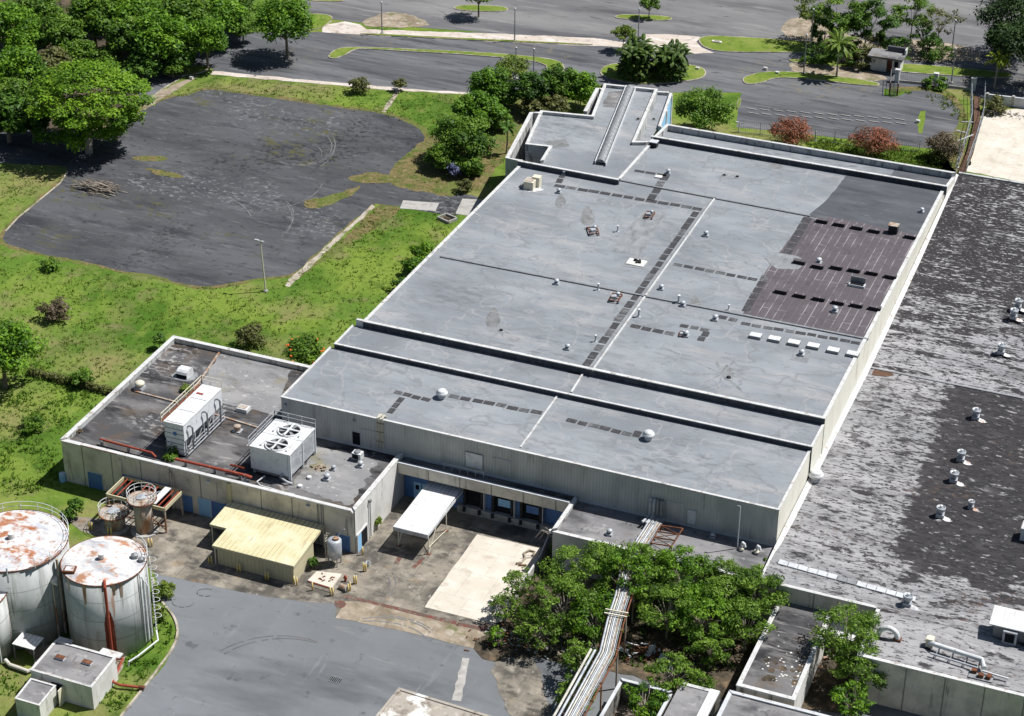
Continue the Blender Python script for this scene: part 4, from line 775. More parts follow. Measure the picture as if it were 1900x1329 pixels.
for k in range(4): b.bar((x1 - .06, y0 + .3 + k * 1.9, ZE + .2), (x1 - .06, y0 + 2.2 + k * 1.9, 6.6), .07); b.bar((x1 + .35, y0 + .3 + k * 1.9, ZE + .9), (x1 + .35, y0 + 2.2 + k * 1.9, ZE + .9), .08)
b.bar((x1 + .35, y0, ZE + .45), (x1 + .35, y1, ZE + .45), .1); b.bar((x1 + .35, y0, ZE + 1.35), (x1 + .35, y1, ZE + 1.35), .06); b.build('frame', MT['galv'], T)
for y in (160.0, 163.1, 165.9):
    MB().tube([(x1 + .02, y - .3, 8.2), (x1 + .3, y - .3, 8.35), (x1 + .42, y, 8.0), (x1 + .42, y, 6.0), (x1 + .3, y, 5.2)], .1, 8).build('pipe', MT['steel'], T)
b = MB(); rail(b, [(x0 - .3, y0, 8.7), (x0 - .3, y1 + .4, 8.7), (x1 - .2, y1 + .4, 8.7)], .9, .06); b.bar((x0 - .5, y0, 8.6), (x0 - .5, y1 + .4, 8.6), .06); b.build('railing', MT['cream_metal'], T)
w = MB(); w.box(x0 - .5, x0 - .05, y0, y1, 8.62, 8.67); w.build('catwalk', MT['rust'], T)
# twin fan cooling tower
T = thing('cooling_tower', 'square galvanised cooling tower with two big round fans and louvred side', 'cooling tower', (-91.2, 161.9, ZE))
x0, x1, y0, y1 = -93.6, -88.9, 159.05, 164.8
z0, z1 = 5.35, 8.1
MB().box(x0, x1 - .35, y0, y1, z0, z1 - .06).build('casing', MT['tower'], T)
MB().box(x0 + .3, x1 - .5, y0 + .2, y1 - .2, ZE + .1, z0).build('basin', MT['steel'], T)
dk = MB(); dk.box(x0 - .05, x1 + .02, y0 - .05, (y0 + y1) / 2 - .03, z1 - .058, z1 + .02); dk.box(x0 - .05, x1 + .02, (y0 + y1) / 2 + .03, y1 + .05, z1 - .058, z1 + .02)
deck = dk.build('top_deck', MT['white_metal'], T)
lv = MB()
for k in range(13):
    z = z0 + .12 + k * .2
    lv.add([(x1 - .3, y0 + .12, z + .14), (x1 - .3, y1 - .12, z + .14), (x1 + .0, y1 - .12, z), (x1 + .0, y0 + .12, z)], [(0, 1, 2, 3), (3, 2, 1, 0)])
lv.build('louvre', MT['galv'], T)
MB().box(x1 - .345, x1 - .3, y0, y1, z0, z1 - .06).build('louvre_back', MT['steel'], T)
for y in (y0, (y0 + y1) / 2 - .1, y1 - .12): MB().box(x1 - .3, x1 + .03, y, y + .12, z0 - .4, z1 - .059).build('corner_post', MT['tower'], T)
for px, py in ((514, 826), (537, 800)):
    c = P(px, py, z1); f = MB(); f.lathe([(1.3, z1 + .02), (1.3, z1 + .16), (1.14, z1 + .16), (1.14, z1 + .03)], (c.x, c.y, 0), 28)
    fan = f.build('fan', MT['white_metal'], T, True)
    MB().lathe([(1.13, z1 + .03), (1.13, z1 + .034)], (c.x, c.y, 0), 28).build('fan_well', MT['void'], fan)
    b = MB()
    for k in range(6):
        a = k * math.pi / 3 + .3; t = Vector((math.cos(a), math.sin(a), 0)); nn = Vector((-t.y, t.x, 0)); q = Vector((c.x, c.y, z1 + .07))
        b.quad(q + t * .12 - nn * .1, q + t * 1.05 - nn * .22 + Vector((0, 0, .03)), q + t * 1.05 + nn * .2 - Vector((0, 0, .02)), q + t * .12 + nn * .1)
    b.build('fan_blade', MT['steel'], fan)
    b = MB(); b.box(c.x - 1.2, c.x + 1.2, c.y - .1, c.y + .1, z1 + .17, z1 + .27); b.box(c.x - .1, c.x + .1, c.y - 1.2, c.y + 1.2, z1 + .172, z1 + .272); b.lathe([(.24, z1 + .15), (.24, z1 + .3)], (c.x, c.y, 0), 12); b.build('motor_support', MT['white_metal'], fan)
    for s in (-1, 1): MB().bar((c.x + s * 1.5, c.y - .8, z1 + .12), (c.x + s * 1.5, c.y + .8, z1 + .12), .16).build('deck_stiffener', MT['white_metal'], deck)
b = MB(); rail(b, [(x0 - .15, y0, z1), (x0 - .15, y1 + .1, z1), (x1, y1 + .1, z1)], 1.0, .06, 1.6); b.bar((x0 - .35, y0, z1 - .1), (x0 - .35, y1, z1 - .1), .1); b.build('railing', MT['galv'], T)
for x, y in ((x0 + .3, y0 + .2), (x1 - .2, y0 + .2), (x1 - .2, y1 - .2), (x0 + .3, y1 - .2)): MB().bar((x, y, ZE), (x, y, z0), .2).build('leg', MT['galv'], T)
MB().tube([(x1 - 1.0, y0 - .1, 5.6), (x1 - 1.0, y0 - .5, 5.4), (x1 - .1, y0 - .7, 5.2), (x1 + .3, y0 - .4, ZE + .1)], .12, 8).build('pipe', MT['galv'], T)
# red pipes along the front of that roof
T = thing('red_roof_pipe', 'rust red pipe run on stands along the front edge of the utility roof', 'pipe', (-103, 157.4, ZE))
MB().tube([(-111.1, 157.6, ZE + .65), (-104.6, 157.4, ZE + .65), (-104.1, 157.3, ZE + .3)], .13, 8).build('pipe', MT['red'], T)
MB().tube([(-101.6, 157.2, ZE + .75), (-93.2, 157.3, ZE + .75), (-92.8, 157.6, ZE + .45)], .16, 8).build('pipe', MT['red'], T)
MB().tube([(-95.6, 158.2, ZE + .95), (-93.9, 158.2, ZE + .95)], .12, 8).build('pipe', MT['red'], T)
for x in (-110.8, -107.5, -100.5, -97, -94): MB().bar((x, 157.4, ZE), (x, 157.4, ZE + .6), .14, .3).build('stand', MT['steel'], T)
T = thing('white_roof_pipe', 'thin white pipe with one bend at the foot of the twin fan cooling tower', 'pipe', (-89, 157.2, ZE))
MB().tube([(-91.6, 158.3, ZE + .5), (-92.0, 157.3, ZE + .3), (-91.4, 156.9, ZE + .25), (-88.6, 156.8, ZE + .2), (-87.4, 156.9, ZE + .15)], .07, 8).build('pipe', MT['white_metal'], T)

# vents: one of each kind, then copies ------------------------------------------------------------------------
def vent_mushroom():
    t = thing('mushroom_vent', 'x x x x', 'roof vent')
    MB().lathe([(.42, 0), (.42, .22), (.34, .26), (.34, .5)], n=18).local('base', MT['white_metal'], t, False)
    MB().lathe([(.34, .47), (.62, .5), (.66, .58), (.60, .74), (.5, .8), (.5, .88), (.42, .96), (.25, 1.04), (0.0, 1.07)], n=22).local('cap', MT['white_metal'], t, True)
    return t
def vent_small():
    t = thing('roof_vent', 'x x x x', 'roof vent')
    MB().cbox(0, 0, 0, .62, .62, .18).local('base', MT['galv'], t)
    MB().lathe([(.15, .18), (.15, .42)], n=12).local('neck', MT['steel'], t, True); MB().lathe([(.15, .40), (.29, .42), (.30, .48), (.24, .58), (.08, .66), (0, .67)], n=14).local('cap', MT['galv'], t, False)
    return t
def vent_pipe():
    t = thing('vent_pipe', 'x x x x', 'vent pipe')
    MB().lathe([(.22, 0), (.13, .12), (.1, .14), (.1, .75)], n=10).local('pipe', MT['galv'], t); MB().lathe([(.16, .75), (.16, .84), (0, .9)], n=10).local('cap', MT['white_metal'], t)
    return t
def drain():
    t = thing('roof_drain', 'x x x x', 'roof drain')
    MB().lathe([(.42, 0), (.4, .04), (.28, .06)], n=14).local('ring', MT['steel'], t); MB().lathe([(.22, .05), (.2, .16), (.1, .24), (0, .25)], n=12).local('dome', MT['black'], t, True)
    return t
def frame_unit():
    t = thing('rusty_unit_frame', 'x x x x', 'equipment frame')
    b = MB()
    for sx in (-.55, .55): b.bar((sx, -.9, .3), (sx, .9, .3), .12)
    for y in (-.9, -.3, .3, .9): b.bar((-.55, y, .32), (.55, y, .32), .1)
    b.local('frame', MT['rust'], t)
    l = MB()
    for sx in (-.55, .55):
        for y in (-.9, .9): l.bar((sx, y, 0), (sx, y, .3), .12)
    l.local('leg', MT['steel'], t)
    b = MB(); b.cbox(-.1, -.4, .36, .6, .5, .35, .3); b.lathe([(.22, 0), (.24, .4), (.1, .5)], (.2, .35, .36), 12); b.local('motor', MT['galv'], t)
    return t
def fan_up():
    t = thing('exhaust_fan', 'x x x x', 'exhaust fan')
    MB().cbox(0, 0, 0, 1.0, 1.0, .45).local('base', MT['galv'], t)
    MB().lathe([(.36, .45), (.36, .8), (.56, .9), (.6, 1.35), (.52, 1.4), (.5, 1.3)], n=18).local('housing', MT['galv'], t, True)
    MB().lathe([(.2, 1.15), (.2, 1.6), (.13, 1.66), (0, 1.68)], n=12).local('motor', MT['white_metal'], t)
    r_ = random.Random(3); q = [(.75 + .85 * math.cos(a) * r_.uniform(.5, 1.2), -.35 + .5 * math.sin(a) * r_.uniform(.5, 1.2) - .25 * math.cos(a)) for a in np.linspace(0, 6.283, 20)[:-1]]
    MB().poly([(x, y, .03) for i, (x, y) in enumerate(q)]).local('residue', MT['tanktop2'], t)
    return t
protos = {'m': vent_mushroom(), 's': vent_small(), 'p': vent_pipe(), 'd': drain(), 'f': frame_unit(), 'u': fan_up()}
used = set()
def put(kind, px, py, z, label, group=None, sc=1.0, rz=0.0):
    p = P(px, py, z); o = protos[kind]
    if kind in used: o = dup(o)
    used.add(kind); o.location = p; o.rotation_euler = (0, 0, rz); o.scale = (sc, sc, sc); o['label'] = label
    if group: o['group'] = group
    return o
gm, gs, gp, gd, gf, gu = 'mushroom vents on the grey roofs', 'small vents on the grey roofs', 'vent pipes on the grey roofs', 'roof drains', 'rusty equipment frames', 'exhaust fans on the peeling roof'
put('m', 820, 738, ZA, 'white mushroom vent between two walkway pad rows on the front roof', gm)
put('m', 1203, 815, ZA, 'white mushroom vent at the far end of the long pad row on the front roof', gm)
put('m', 1513, 892, fz(178), 'white drum vent at the foot of the sunlit corrugated side wall', gm, 1.25)
put('s', 1037, 358, ZC, 'small white vent just below the pad row, near the cream air conditioner', gs)
put('s', 1240, 322, ZC, 'small vent at the corner where the pad rows turn beside a white slab', gs)
put('s', 1047, 324, ZC, 'small vent under the front office parapet at a short pad row', gs)
put('s', 1310, 438, ZC, 'small vent standing alone right of the double white roof joint', gs, 1.1)
put('s', 1033, 527, ZC, 'small white vent below the dark cross joint on the left half', gs)
put('s', 1227, 537, ZC, 'small white vent just above where the two roof joints cross', gs)
put('s', 1053, 648, ZC, 'small white vent near the front parapet and the long pad column', gs)
put('s', 1327, 594, ZC, 'white vent at the start of the pads above the roof light row', gs, 1.1)
put('s', 1710, 394, ZC, 'cone topped vent alone on the dark grey membrane patch', gs)
put('s', 1519, 489, ZC, 'galvanised vent among the low shade-blackened kerbs of the upper brown row', gs, 1.2)
put('s', 1549, 579, ZC, 'bluish vent can on the brown patch below the lower kerb row', gs, 1.2)
put('s', 1487, 659, ZC, 'rust stained vent on a grey patch below the roof lights', gs, 1.1)
put('s', 1267, 568, ZC, 'cream vent on the dark cross joint next to a thin standpipe', gs)
put('s', 1273, 624, ZC, 'vent cluster inside the square of walkway pads', gs, 1.1)
put('s', 607, 890, ZE, 'white vent with square base on the utility roof beside the fan tower', gs, 1.2)
put('s', 619, 872, ZE, 'tipped grey vent next to mossy debris on the utility roof', gs, .9)
put('s', 669, 866, ZE, 'white square based vent below the small air handler', gs, 1.1)
put('s', 1131, 992, ZD, 'small white vent on the annex roof left of the pipes', gs, 1.05)
put('s', 1322, 998, ZD, 'grey vent in the wall shade on the annex roof', gs, .9)
put('p', 1110, 538, ZC, 'thin vent pipe on the cross joint beside the rusty frame', gp)
put('p', 1185, 588, ZC, 'thin white standpipe near the long pad column below the crossing', gp, 1.2)
put('p', 1105, 634, ZC, 'short vent pipe beside the foot of the long pad column', gp)
put('p', 1146, 430, ZC, 'short dark vent pipe left of the pale patched strip', gp)
put('p', 1259, 562, ZC, 'tall thin standpipe at the dark cross joint', gp, 1.2)
put('p', 1352, 575, ZC, 'low white pipe on the cross joint above the pad row', gp, .8)
put('p', 455, 893, ZE, 'leaning pipe behind the utility roof edge', gp)
put('d', 930, 614, ZC, 'black roof drain with dark streak on the left half near the front', gd)
put('d', 1352, 702, ZC, 'black roof drain in the middle of radiating stains', gd, 1.2)
put('d', 1344, 326, ZC, 'pale drain of the pair under the rear parapet, with a grey smear', gd)
put('d', 1368, 329, ZC, 'dark drain of the pair under the rear parapet', gd)
put('d', 1392, 267, ZG, 'first drain of a pair on the rear strip nearest the office', gd, .8)
put('d', 1418, 271, ZG, 'second drain of the pair on the rear strip nearest the office', gd, .8)
put('d', 1573, 297, ZG, 'first drain of a pair midway on the rear strip', gd, .8)
put('d', 1596, 302, ZG, 'second drain of the pair midway on the rear strip', gd, .8)
put('d', 1090, 425, ZC, 'drain beside the rusty frame with a moss streak running up from it', gd)
put('d', 1089, 218, ZHr, 'drain in the brown stain at the inner corner of the office roof', gd)
put('d', 1184, 222, ZHr, 'drain beside the tall lit parapet of the office roof', gd)
put('d', 1213, 222, 8.3, 'drain on the narrow lower strip behind the pale blue wall', gd, .9)
put('f', 1101, 432, ZC, 'rusty equipment frame at the end of a moss streak', gf, 1.0, .5)
put('f', 1142, 556, ZC, 'rusty equipment frame at the cross joint left of the pad column', gf, 1.0, .1)
put('f', 1205, 402, ZC, 'rusty equipment frame on the upper end of the pale patched strip', gf, .9, .1)
put('f', 1266, 622, ZC, 'small rusty frame inside the square of walkway pads', gf, .6, .2)
for (px, py, lab) in ((1888, 572, 'upper exhaust fan of the pair at the photo edge on the black and white roof'), (1880, 590, 'lower exhaust fan of the pair at the photo edge on the black and white roof'), (1857, 655, 'single exhaust fan just above the long roof joint'),
                      (1810, 776, 'exhaust fan at the top of the black roof section'), (1782, 854, 'upper of two close exhaust fans on the black roof section'), (1769, 893, 'lower of two close exhaust fans on the black roof section'),
                      (1744, 958, 'exhaust fan where black roof meets grey, with white residue'), (1801, 942, 'small white fan between two blotches on the black roof'), (1683, 1122, 'exhaust fan on the thin roof joint above the duct')):
    y = P(px, py, 5.4).y; put('u', px, py, fz(min(y, 250)), lab, gu, .82 if py != 942 else .6, .1)
# white slab, cable box, kerbs, skylights on the big roof
def box_thing(name, label, cat, px, py, z, sx, sy, h, m, group=None, lid=None):
    p = P(px, py, z); t = thing(name, label, cat, p, group)
    MB().cbox(p.x, p.y, z, sx, sy, h).build('body', MT[m], t)
    if lid: MB().cbox(p.x, p.y, z + h, sx + .12, sy + .12, .1).build('lid', MT[lid], t)
    return t
box_thing('roof_slab', 'small white slab lying beside the pads near the rear', 'slab', 1222, 329, ZC, .9, .7, .15, 'white_wall')
box_thing('roof_curb_box', 'open box with orange lid at the top edge of the brown patch', 'roof hatch', 1657, 432, ZC, 1.1, .9, 1.05, 'black', None, 'rusty_steel')
box_thing('roof_curb_box', 'dark open curb at the corner by the office wall', 'roof hatch', 1213, 272, ZC, 1.0, .9, .7, 'black', None, 'trim_grey')
proto = None
skl = ('nearest the pad turn and the white vent', 'second along from the pad turn', 'third along, above the patched vent', 'fourth along, past the patched vent', 'fifth along, next to last by the white edge', 'last in the row by the white roof edge')
for i, (px, py) in enumerate(((1402, 626), (1437, 632), (1473, 639), (1509, 645), (1546, 653), (1582, 660))):
    if proto is None:
        proto = thing('roof_light', '', 'roof light', (0, 0, 0))
        MB().cbox(0, 0, 0, 1.35, .95, .3).local('curb', MT['steel'], proto)
        b = MB()
        for k in (-1, 0, 1): b.cbox(k * .44, 0, .3, .42, .92, .06)
        b.local('pane', MT['white_metal'], proto); o = proto
    else: o = dup(proto)
    o.location = P(px, py, ZC); o['label'] = 'white three pane roof light, ' + skl[i]; o['group'] = 'roof lights on the grey roof'
proto = None
pos = [(1483, 489), (1517, 497), (1552, 499), (1585, 504), (1618, 509), (1652, 516), (1449, 544), (1484, 551), (1519, 557), (1555, 564), (1589, 569), (1623, 575), (1525, 413), (1557, 419), (1590, 425), (1622, 431), (1689, 442)]
rows = ['upper middle row'] * 6 + ['lower row'] * 6 + ['topmost row'] * 5
num = ['first', 'second', 'third', 'fourth', 'fifth', 'sixth'] * 2 + ['first', 'second', 'third', 'fourth', 'fifth']
for i, (px, py) in enumerate(pos):
    if proto is None:
        proto = thing('roof_kerb', '', 'roof curb', (0, 0, 0)); MB().cbox(0, 0, 0, 1.4, .55, .42).local('body', MT['black'], proto); MB().cbox(0, .0, .42, 1.44, .6, .04).local('lid', MT['roof_brown'], proto); o = proto  # body black all round: the shade on the curb front as colour
    else: o = dup(proto)
    o.location = P(px, py, ZC + .02); o['label'] = 'low curb blackened for shade on the brown patch, %s of the %s' % (num[i], rows[i]); o['group'] = 'low curbs blackened for shade on the brown membrane'
p = P(1590, 531, ZC); T = thing('roof_hatch', 'open grey roof hatch with lid standing up on the brown patch', 'roof hatch', p)
b = MB(); b.cbox(p.x, p.y, ZC, 1.9, .9, .3); b.build('curb', MT['trim_grey'], T); MB().box(p.x - .9, p.x + .9, p.y + .35, p.y + .45, ZC + .3, ZC + 1.0).build('lid', MT['steel'], T)
MB().box(p.x - .8, p.x + .8, p.y - .38, p.y + .3, ZC + .3, ZC + .31).build('opening', MT['void'], T)
p = P(1181, 488, ZC); T = thing('white_roof_pad', 'square white pad with leftover black brackets on the grey roof', 'equipment pad', p)
MB().cbox(p.x, p.y, ZC, 2.2, 1.6, .1).build('slab', MT['white_wall'], T)
b = MB(); [b.cbox(p.x + rnd.uniform(-.6, .6), p.y + rnd.uniform(-.4, .4), ZC + .1, .22, .3, .2, rnd.uniform(0, 1)) for _ in range(7)]; b.build('bracket', MT['black'], T)
# cream air conditioner near the office
p = P(986, 348, ZC); T = thing('air_conditioner', 'cream rooftop air conditioner with open rusty end on a whitish stain', 'air conditioner', p)
MB().cbox(p.x - .1, p.y - .1, ZC, 1.3, 1.5, 1.1).build('casing', MT['cream_metal'], T)
MB().cbox(p.x + .45, p.y + .75, ZC, 1.0, .9, 1.35).build('hood', MT['cream_metal'], T)
MB().cbox(p.x - .15, p.y - .12, ZC + 1.1, 1.0, 1.1, .06).build('top_grille', MT['rusty_steel'], T)
b = MB(); b.cbox(p.x - 1.1, p.y - .3, ZC, .5, .6, .4); b.tube([(p.x - 1.5, p.y - .5, ZC + .1), (p.x - 1.0, p.y + .5, ZC + .15), (p.x - .6, p.y + .3, ZC + .3)], .07, 6); b.build('pump', MT['steel'], T)
q = [(p.x + 1.5 * math.cos(a) * rnd.uniform(.75, 1.2) + .1, p.y + 1.1 * math.sin(a) * rnd.uniform(.75, 1.2) - .25) for a in np.linspace(0, 2 * math.pi, 22)[:-1]]
MB().poly([(x, y, ZC + .02) for x, y in q]).build('stain', MT['trim'], T)
# things on the utility roof
p = P(260, 722, ZE); T = thing('dome_fan', 'domed roof fan with cream cap on the stained utility roof', 'roof fan', p)
MB().cbox(p.x, p.y, ZE, 1.0, 1.0, .35).build('base', MT['galv'], T); MB().lathe([(.42, .35), (.42, .6), (.56, .64), (.58, .8), (.4, .98), (0, 1.06)], p, 18).build('cap', MT['cream_metal'], T, True)
p = P(343, 697, ZE); T = thing('roof_cowl', 'white curved intake cowl in a pale ring of the utility roof', 'roof cowl', p)
b = MB(); prof = [(-.75, 0), (-.75, .5), (-.6, .75), (-.3, .92), (.1, .98), (.6, .9), (.75, .75), (.75, 0)]
b.add([(p.x - .7, p.y + u, ZE + v) for u, v in prof] + [(p.x + .7, p.y + u, ZE + v) for u, v in prof], [(i, i + 1, 9 + i, 8 + i) for i in range(1, 6)] + [tuple(range(8))[::-1], tuple(range(8, 16)), (6, 7, 15, 14)]); b.build('hood', MT['white_metal'], T)
MB().box(p.x - .65, p.x + .65, p.y - .7, p.y - .6, ZE + .02, ZE + .5).build('intake', MT['void'], T)
q = [(p.x + 1.5 * math.cos(a) * rnd.uniform(.85, 1.15), p.y + 1.3 * math.sin(a) * rnd.uniform(.85, 1.15)) for a in np.linspace(0, 2 * math.pi, 22)[:-1]]
MB().poly([(x, y, ZE + .02) for x, y in q]).build('stain', MT['patch'], T)
p = P(452, 762, ZE); T = thing('roof_box', 'small white box with rusty top, standing on the greenish utility roof patch', 'roof box', p)
MB().cbox(p.x, p.y, ZE, 1.3, 1.0, .45).build('body', MT['white_metal'], T); MB().cbox(p.x - .1, p.y, ZE + .45, 1.0, .7, .05).build('lid', MT['rusty_steel'], T)
p = P(441, 800, ZE); T = thing('drum_vent', 'squat dull drum vent between the two cooling towers', 'roof vent', p)
MB().cbox(p.x, p.y, ZE, .9, .9, .12).build('base', MT['galv'], T); MB().lathe([(.34, .12), (.34, .5), (.4, .52), (.4, .68), (.15, .75), (0, .75)], p, 14).build('cap', MT['rusty_steel'], T)
p = P(664, 853, ZE); T = thing('air_handler', 'small white air handler with dark open side near the cladding wall', 'air conditioner', p)
MB().cbox(p.x, p.y, ZE + .2, 1.05, .8, .75).build('casing', MT['white_metal'], T); MB().cbox(p.x - .1, p.y - .41, ZE + .28, .7, .03, .55).build('grille', MT['void'], T); MB().lathe([(.3, .95), (.34, 1.1), (0, 1.14)], p, 14).build('fan_cover', MT['steel'], T)
b = MB(); [b.cbox(p.x + sx, p.y + sy, ZE, .1, .1, .2) for sx in (-.4, .4) for sy in (-.3, .3)]; b.build('leg', MT['steel'], T)
p = P(590, 868, ZE); q = [(p.x + 1.0 * math.cos(a) * rnd.uniform(.6, 1.2), p.y + .7 * math.sin(a) * rnd.uniform(.6, 1.2)) for a in np.linspace(0, 2 * math.pi, 18)[:-1]]
T = thing('debris_heap', 'mossy brown debris beside the cooling tower legs', 'debris', p); MB().poly([(x, y, ZE + .03) for x, y in q]).build('silt', MT['dirt'], T)
b = MB(); [b.cbox(p.x + rnd.uniform(-.8, .9), p.y + rnd.uniform(-.5, .5), ZE + .02, rnd.uniform(.1, .35), rnd.uniform(.1, .3), rnd.uniform(.05, .25), rnd.uniform(0, 3)) for _ in range(16)]; b.build('rubble', MT['dirt'], T)
for px, py, lab in ((574, 888, 'round stub vent in front of the small roof vents'), (557, 904, 'square stub vent at the corner of the cooling tower')):
    p = P(px, py, ZE); T = thing('stub_vent', lab, 'roof vent', p, 'stub vents on the utility roof'); MB().lathe([(.25, 0), (.25, .25), (.18, .26)], p, 12).build('collar', MT['white_metal'], T); MB().lathe([(.16, .2), (.0, .22)], p, 12).build('opening', MT['void'], T)
# wall ladder of cream pipes on the front cladding
x, _, _, z = onfront(700, 775, 0, 0); T = thing('cladding_pipes', 'cluster of cream pipes climbing the cladding and bending over its eave', 'pipe', (x, YF, ZE))
for k in range(5):
    MB().tube([(x + k * .17, YF - .12, ZE + .5 + (k % 2) * .7), (x + k * .17, YF - .12, 9.1 + .08 * (k % 3)), (x + k * .17, YF + .5, 9.2 + .05 * (k % 3)), (x + k * .17 + .1, YF + .9, 8.75)], .045, 6).build('pipe', MT['cream_metal'], T)
b = MB(); [b.bar((x - .1, YF - .15, zz), (x + .8, YF - .15, zz), .05) for zz in (6.2, 7.4, 8.5)]; b.build('bracket', MT['rust'], T)
# annex roof: pipe frame, mast, goosenecks
p = P(1368, 1018, ZD); T = thing('roof_mast', 'thin tall white mast standing on the annex roof', 'mast', p)
MB().tube([p, p + Vector((0, 0, 5.0))], .06, 8).build('pole', MT['white_metal'], T); MB().cbox(p.x - .15, p.y, ZD + 4.95, .35, .12, .15).build('lamp_head', MT['steel'], T)
for px, py, lab in ((1376, 1018, 'white gooseneck vent beside the mast foot'), (1404, 1024, 'white gooseneck vent nearest the sloped white flashing'), (1398, 1000, 'low bent white pipe in the wall shadow')):
    p = P(px, py, ZD); T = thing('gooseneck_vent', lab, 'vent pipe', p, 'gooseneck vents on the annex roof')
    MB().tube([p, p + Vector((0, 0, .55)), p + Vector((.1, -.1, .8)), p + Vector((.32, -.25, .8)), p + Vector((.42, -.32, .5))], .14, 10).build('pipe', MT['white_metal'], T); MB().cbox(p.x, p.y, ZD, .5, .5, .1).build('base', MT['cream_metal'], T)
p0 = P(1262, 975, ZD); T = thing('rusty_roof_rack', 'rusty steel lattice rack lying across the annex roof beside the pipes', 'rack', p0)
b = MB(); c4 = [P(*q, ZD + .7) for q in ((1226, 975), (1267, 981), (1246, 1014), (1208, 1008))]
for i in range(4): b.bar(c4[i], c4[(i + 1) % 4], .1)
for t in (.33, .66): b.bar(c4[0].lerp(c4[3], t), c4[1].lerp(c4[2], t), .08)
b.bar(c4[0], c4[1].lerp(c4[2], .33), .06); b.bar(c4[0].lerp(c4[3], .66), c4[1].lerp(c4[2], .33), .06); b.bar(c4[0].lerp(c4[3], .66), c4[2], .06); b.build('lattice', MT['rust'], T)
for q in c4: MB().bar((q.x, q.y, ZD), (q.x, q.y, ZD + .7), .1).build('leg', MT['rust'], T)
# neighbour roof: large unit, duct, white box, ring duct
p = P(1872, 1190, 5.0); T = thing('rooftop_unit', 'big rooftop unit with white sloped hood by the photo edge', 'air conditioner', p)
MB().box(p.x - 1.6, p.x + 4.0, p.y + .2, p.y + 2.0, 5.0, 6.6).build('casing', MT['steel'], T)
b = MB(); b.add([(p.x - 2.0, p.y - .2, 6.6), (p.x + 4.2, p.y - .2, 6.6), (p.x + 4.2, p.y + 2.1, 7.2), (p.x - 2.0, p.y + 2.1, 7.2), (p.x - 2.0, p.y - .2, 6.5), (p.x + 4.2, p.y - .2, 6.5), (p.x + 4.2, p.y + 2.1, 6.61), (p.x - 2.0, p.y + 2.1, 6.61)], [(0, 1, 2, 3), (4, 7, 6, 5), (0, 4, 5, 1), (1, 5, 6, 2), (2, 6, 7, 3), (3, 7, 4, 0)]); b.build('hood', MT['white_rib'], T)
for k in range(2):
    q = MB().box(p.x - .6 + k * 2.3, p.x + .7 + k * 2.3, p.y - .5, p.y + .2, 5.0, 6.35).build('intake', MT['galv'], T); MB().box(p.x - .4 + k * 2.3, p.x + .5 + k * 2.3, p.y - .52, p.y - .5, 5.2, 6.2).build('grille', MT['void'], q)
p = P(1728, 1195, 5.0); T = thing('roof_duct', 'long white rectangular pipe loop on short supports over the peeling roof', 'duct', p)
pp = [P(1725, 1192, 5.5), P(1735, 1196, 5.7), P(1822, 1224, 5.7), P(1826, 1240, 5.6)]
MB().tube(pp, .24, 10).build('upper_pipe', MT['white_metal'], T); MB().tube([P(1726, 1212, 5.35), P(1770, 1226, 5.35), P(1815, 1240, 5.35)], .1, 8).build('lower_pipe', MT['galv'], T)
MB().cbox(pp[0].x, pp[0].y + .2, 5.0, .7, .7, .9).build('elbow_box', MT['cream_metal'], T)
for t in (.1, .4, .7, .97): q = pp[1].lerp(pp[2], t); b = MB(); b.bar((q.x, q.y, 5.0), (q.x, q.y, 5.6), .1); b.bar((q.x, q.y, 5.4), (q.x - .1, q.y - .9, 5.4), .07); b.bar((q.x - .1, q.y - .9, 5.0), (q.x - .1, q.y - .9, 5.4), .07); b.build('leg', MT['steel'], T)
p = P(1820, 1256, 5.0); T = thing('pump_skid', 'rusty pump skid at the end of the white pipe loop', 'pump', p)
[MB().cbox(p.x - .7 + .7 * k, p.y + rnd.uniform(-.3, .3), 5.09, .5, .4, rnd.uniform(.25, .5), rnd.uniform(0, 2)).build('pump', MT['rust'], T) for k in range(3)]; MB().cbox(p.x, p.y, 5.0, 2.2, 1.1, .1).build('skid', MT['steel'], T); MB().tube([p + Vector((0, .4, .4)), p + Vector((2.4, .3, .3))], .1, 8).build('pipe', MT['white_metal'], T)
p = P(1648, 1182, 5.0); T = thing('ring_duct', 'white curved duct elbow lying on the peeling roof behind the tree', 'duct', p)
MB().tube([(p.x - .9 * math.cos(a), p.y - .1, 5.0 + .15 + .95 * math.sin(a)) for a in np.linspace(0, math.pi, 12)], .26, 10).build('elbow', MT['white_metal'], T); MB().cbox(p.x + .9, p.y - .1, 5.0, .7, .6, .2).build('base', MT['rust'], T)
p = P(1897, 995, 5.3); T = thing('white_roof_cabinet', 'white cabinet on the black roof at the photo edge', 'cabinet', p)
MB().cbox(p.x + .8, p.y, 5.0, 1.9, 1.4, 1.6).build('casing', MT['white_metal'], T); MB().cbox(p.x + .8, p.y, 6.6, 2.0, 1.5, .08).build('lid', MT['trim'], T)
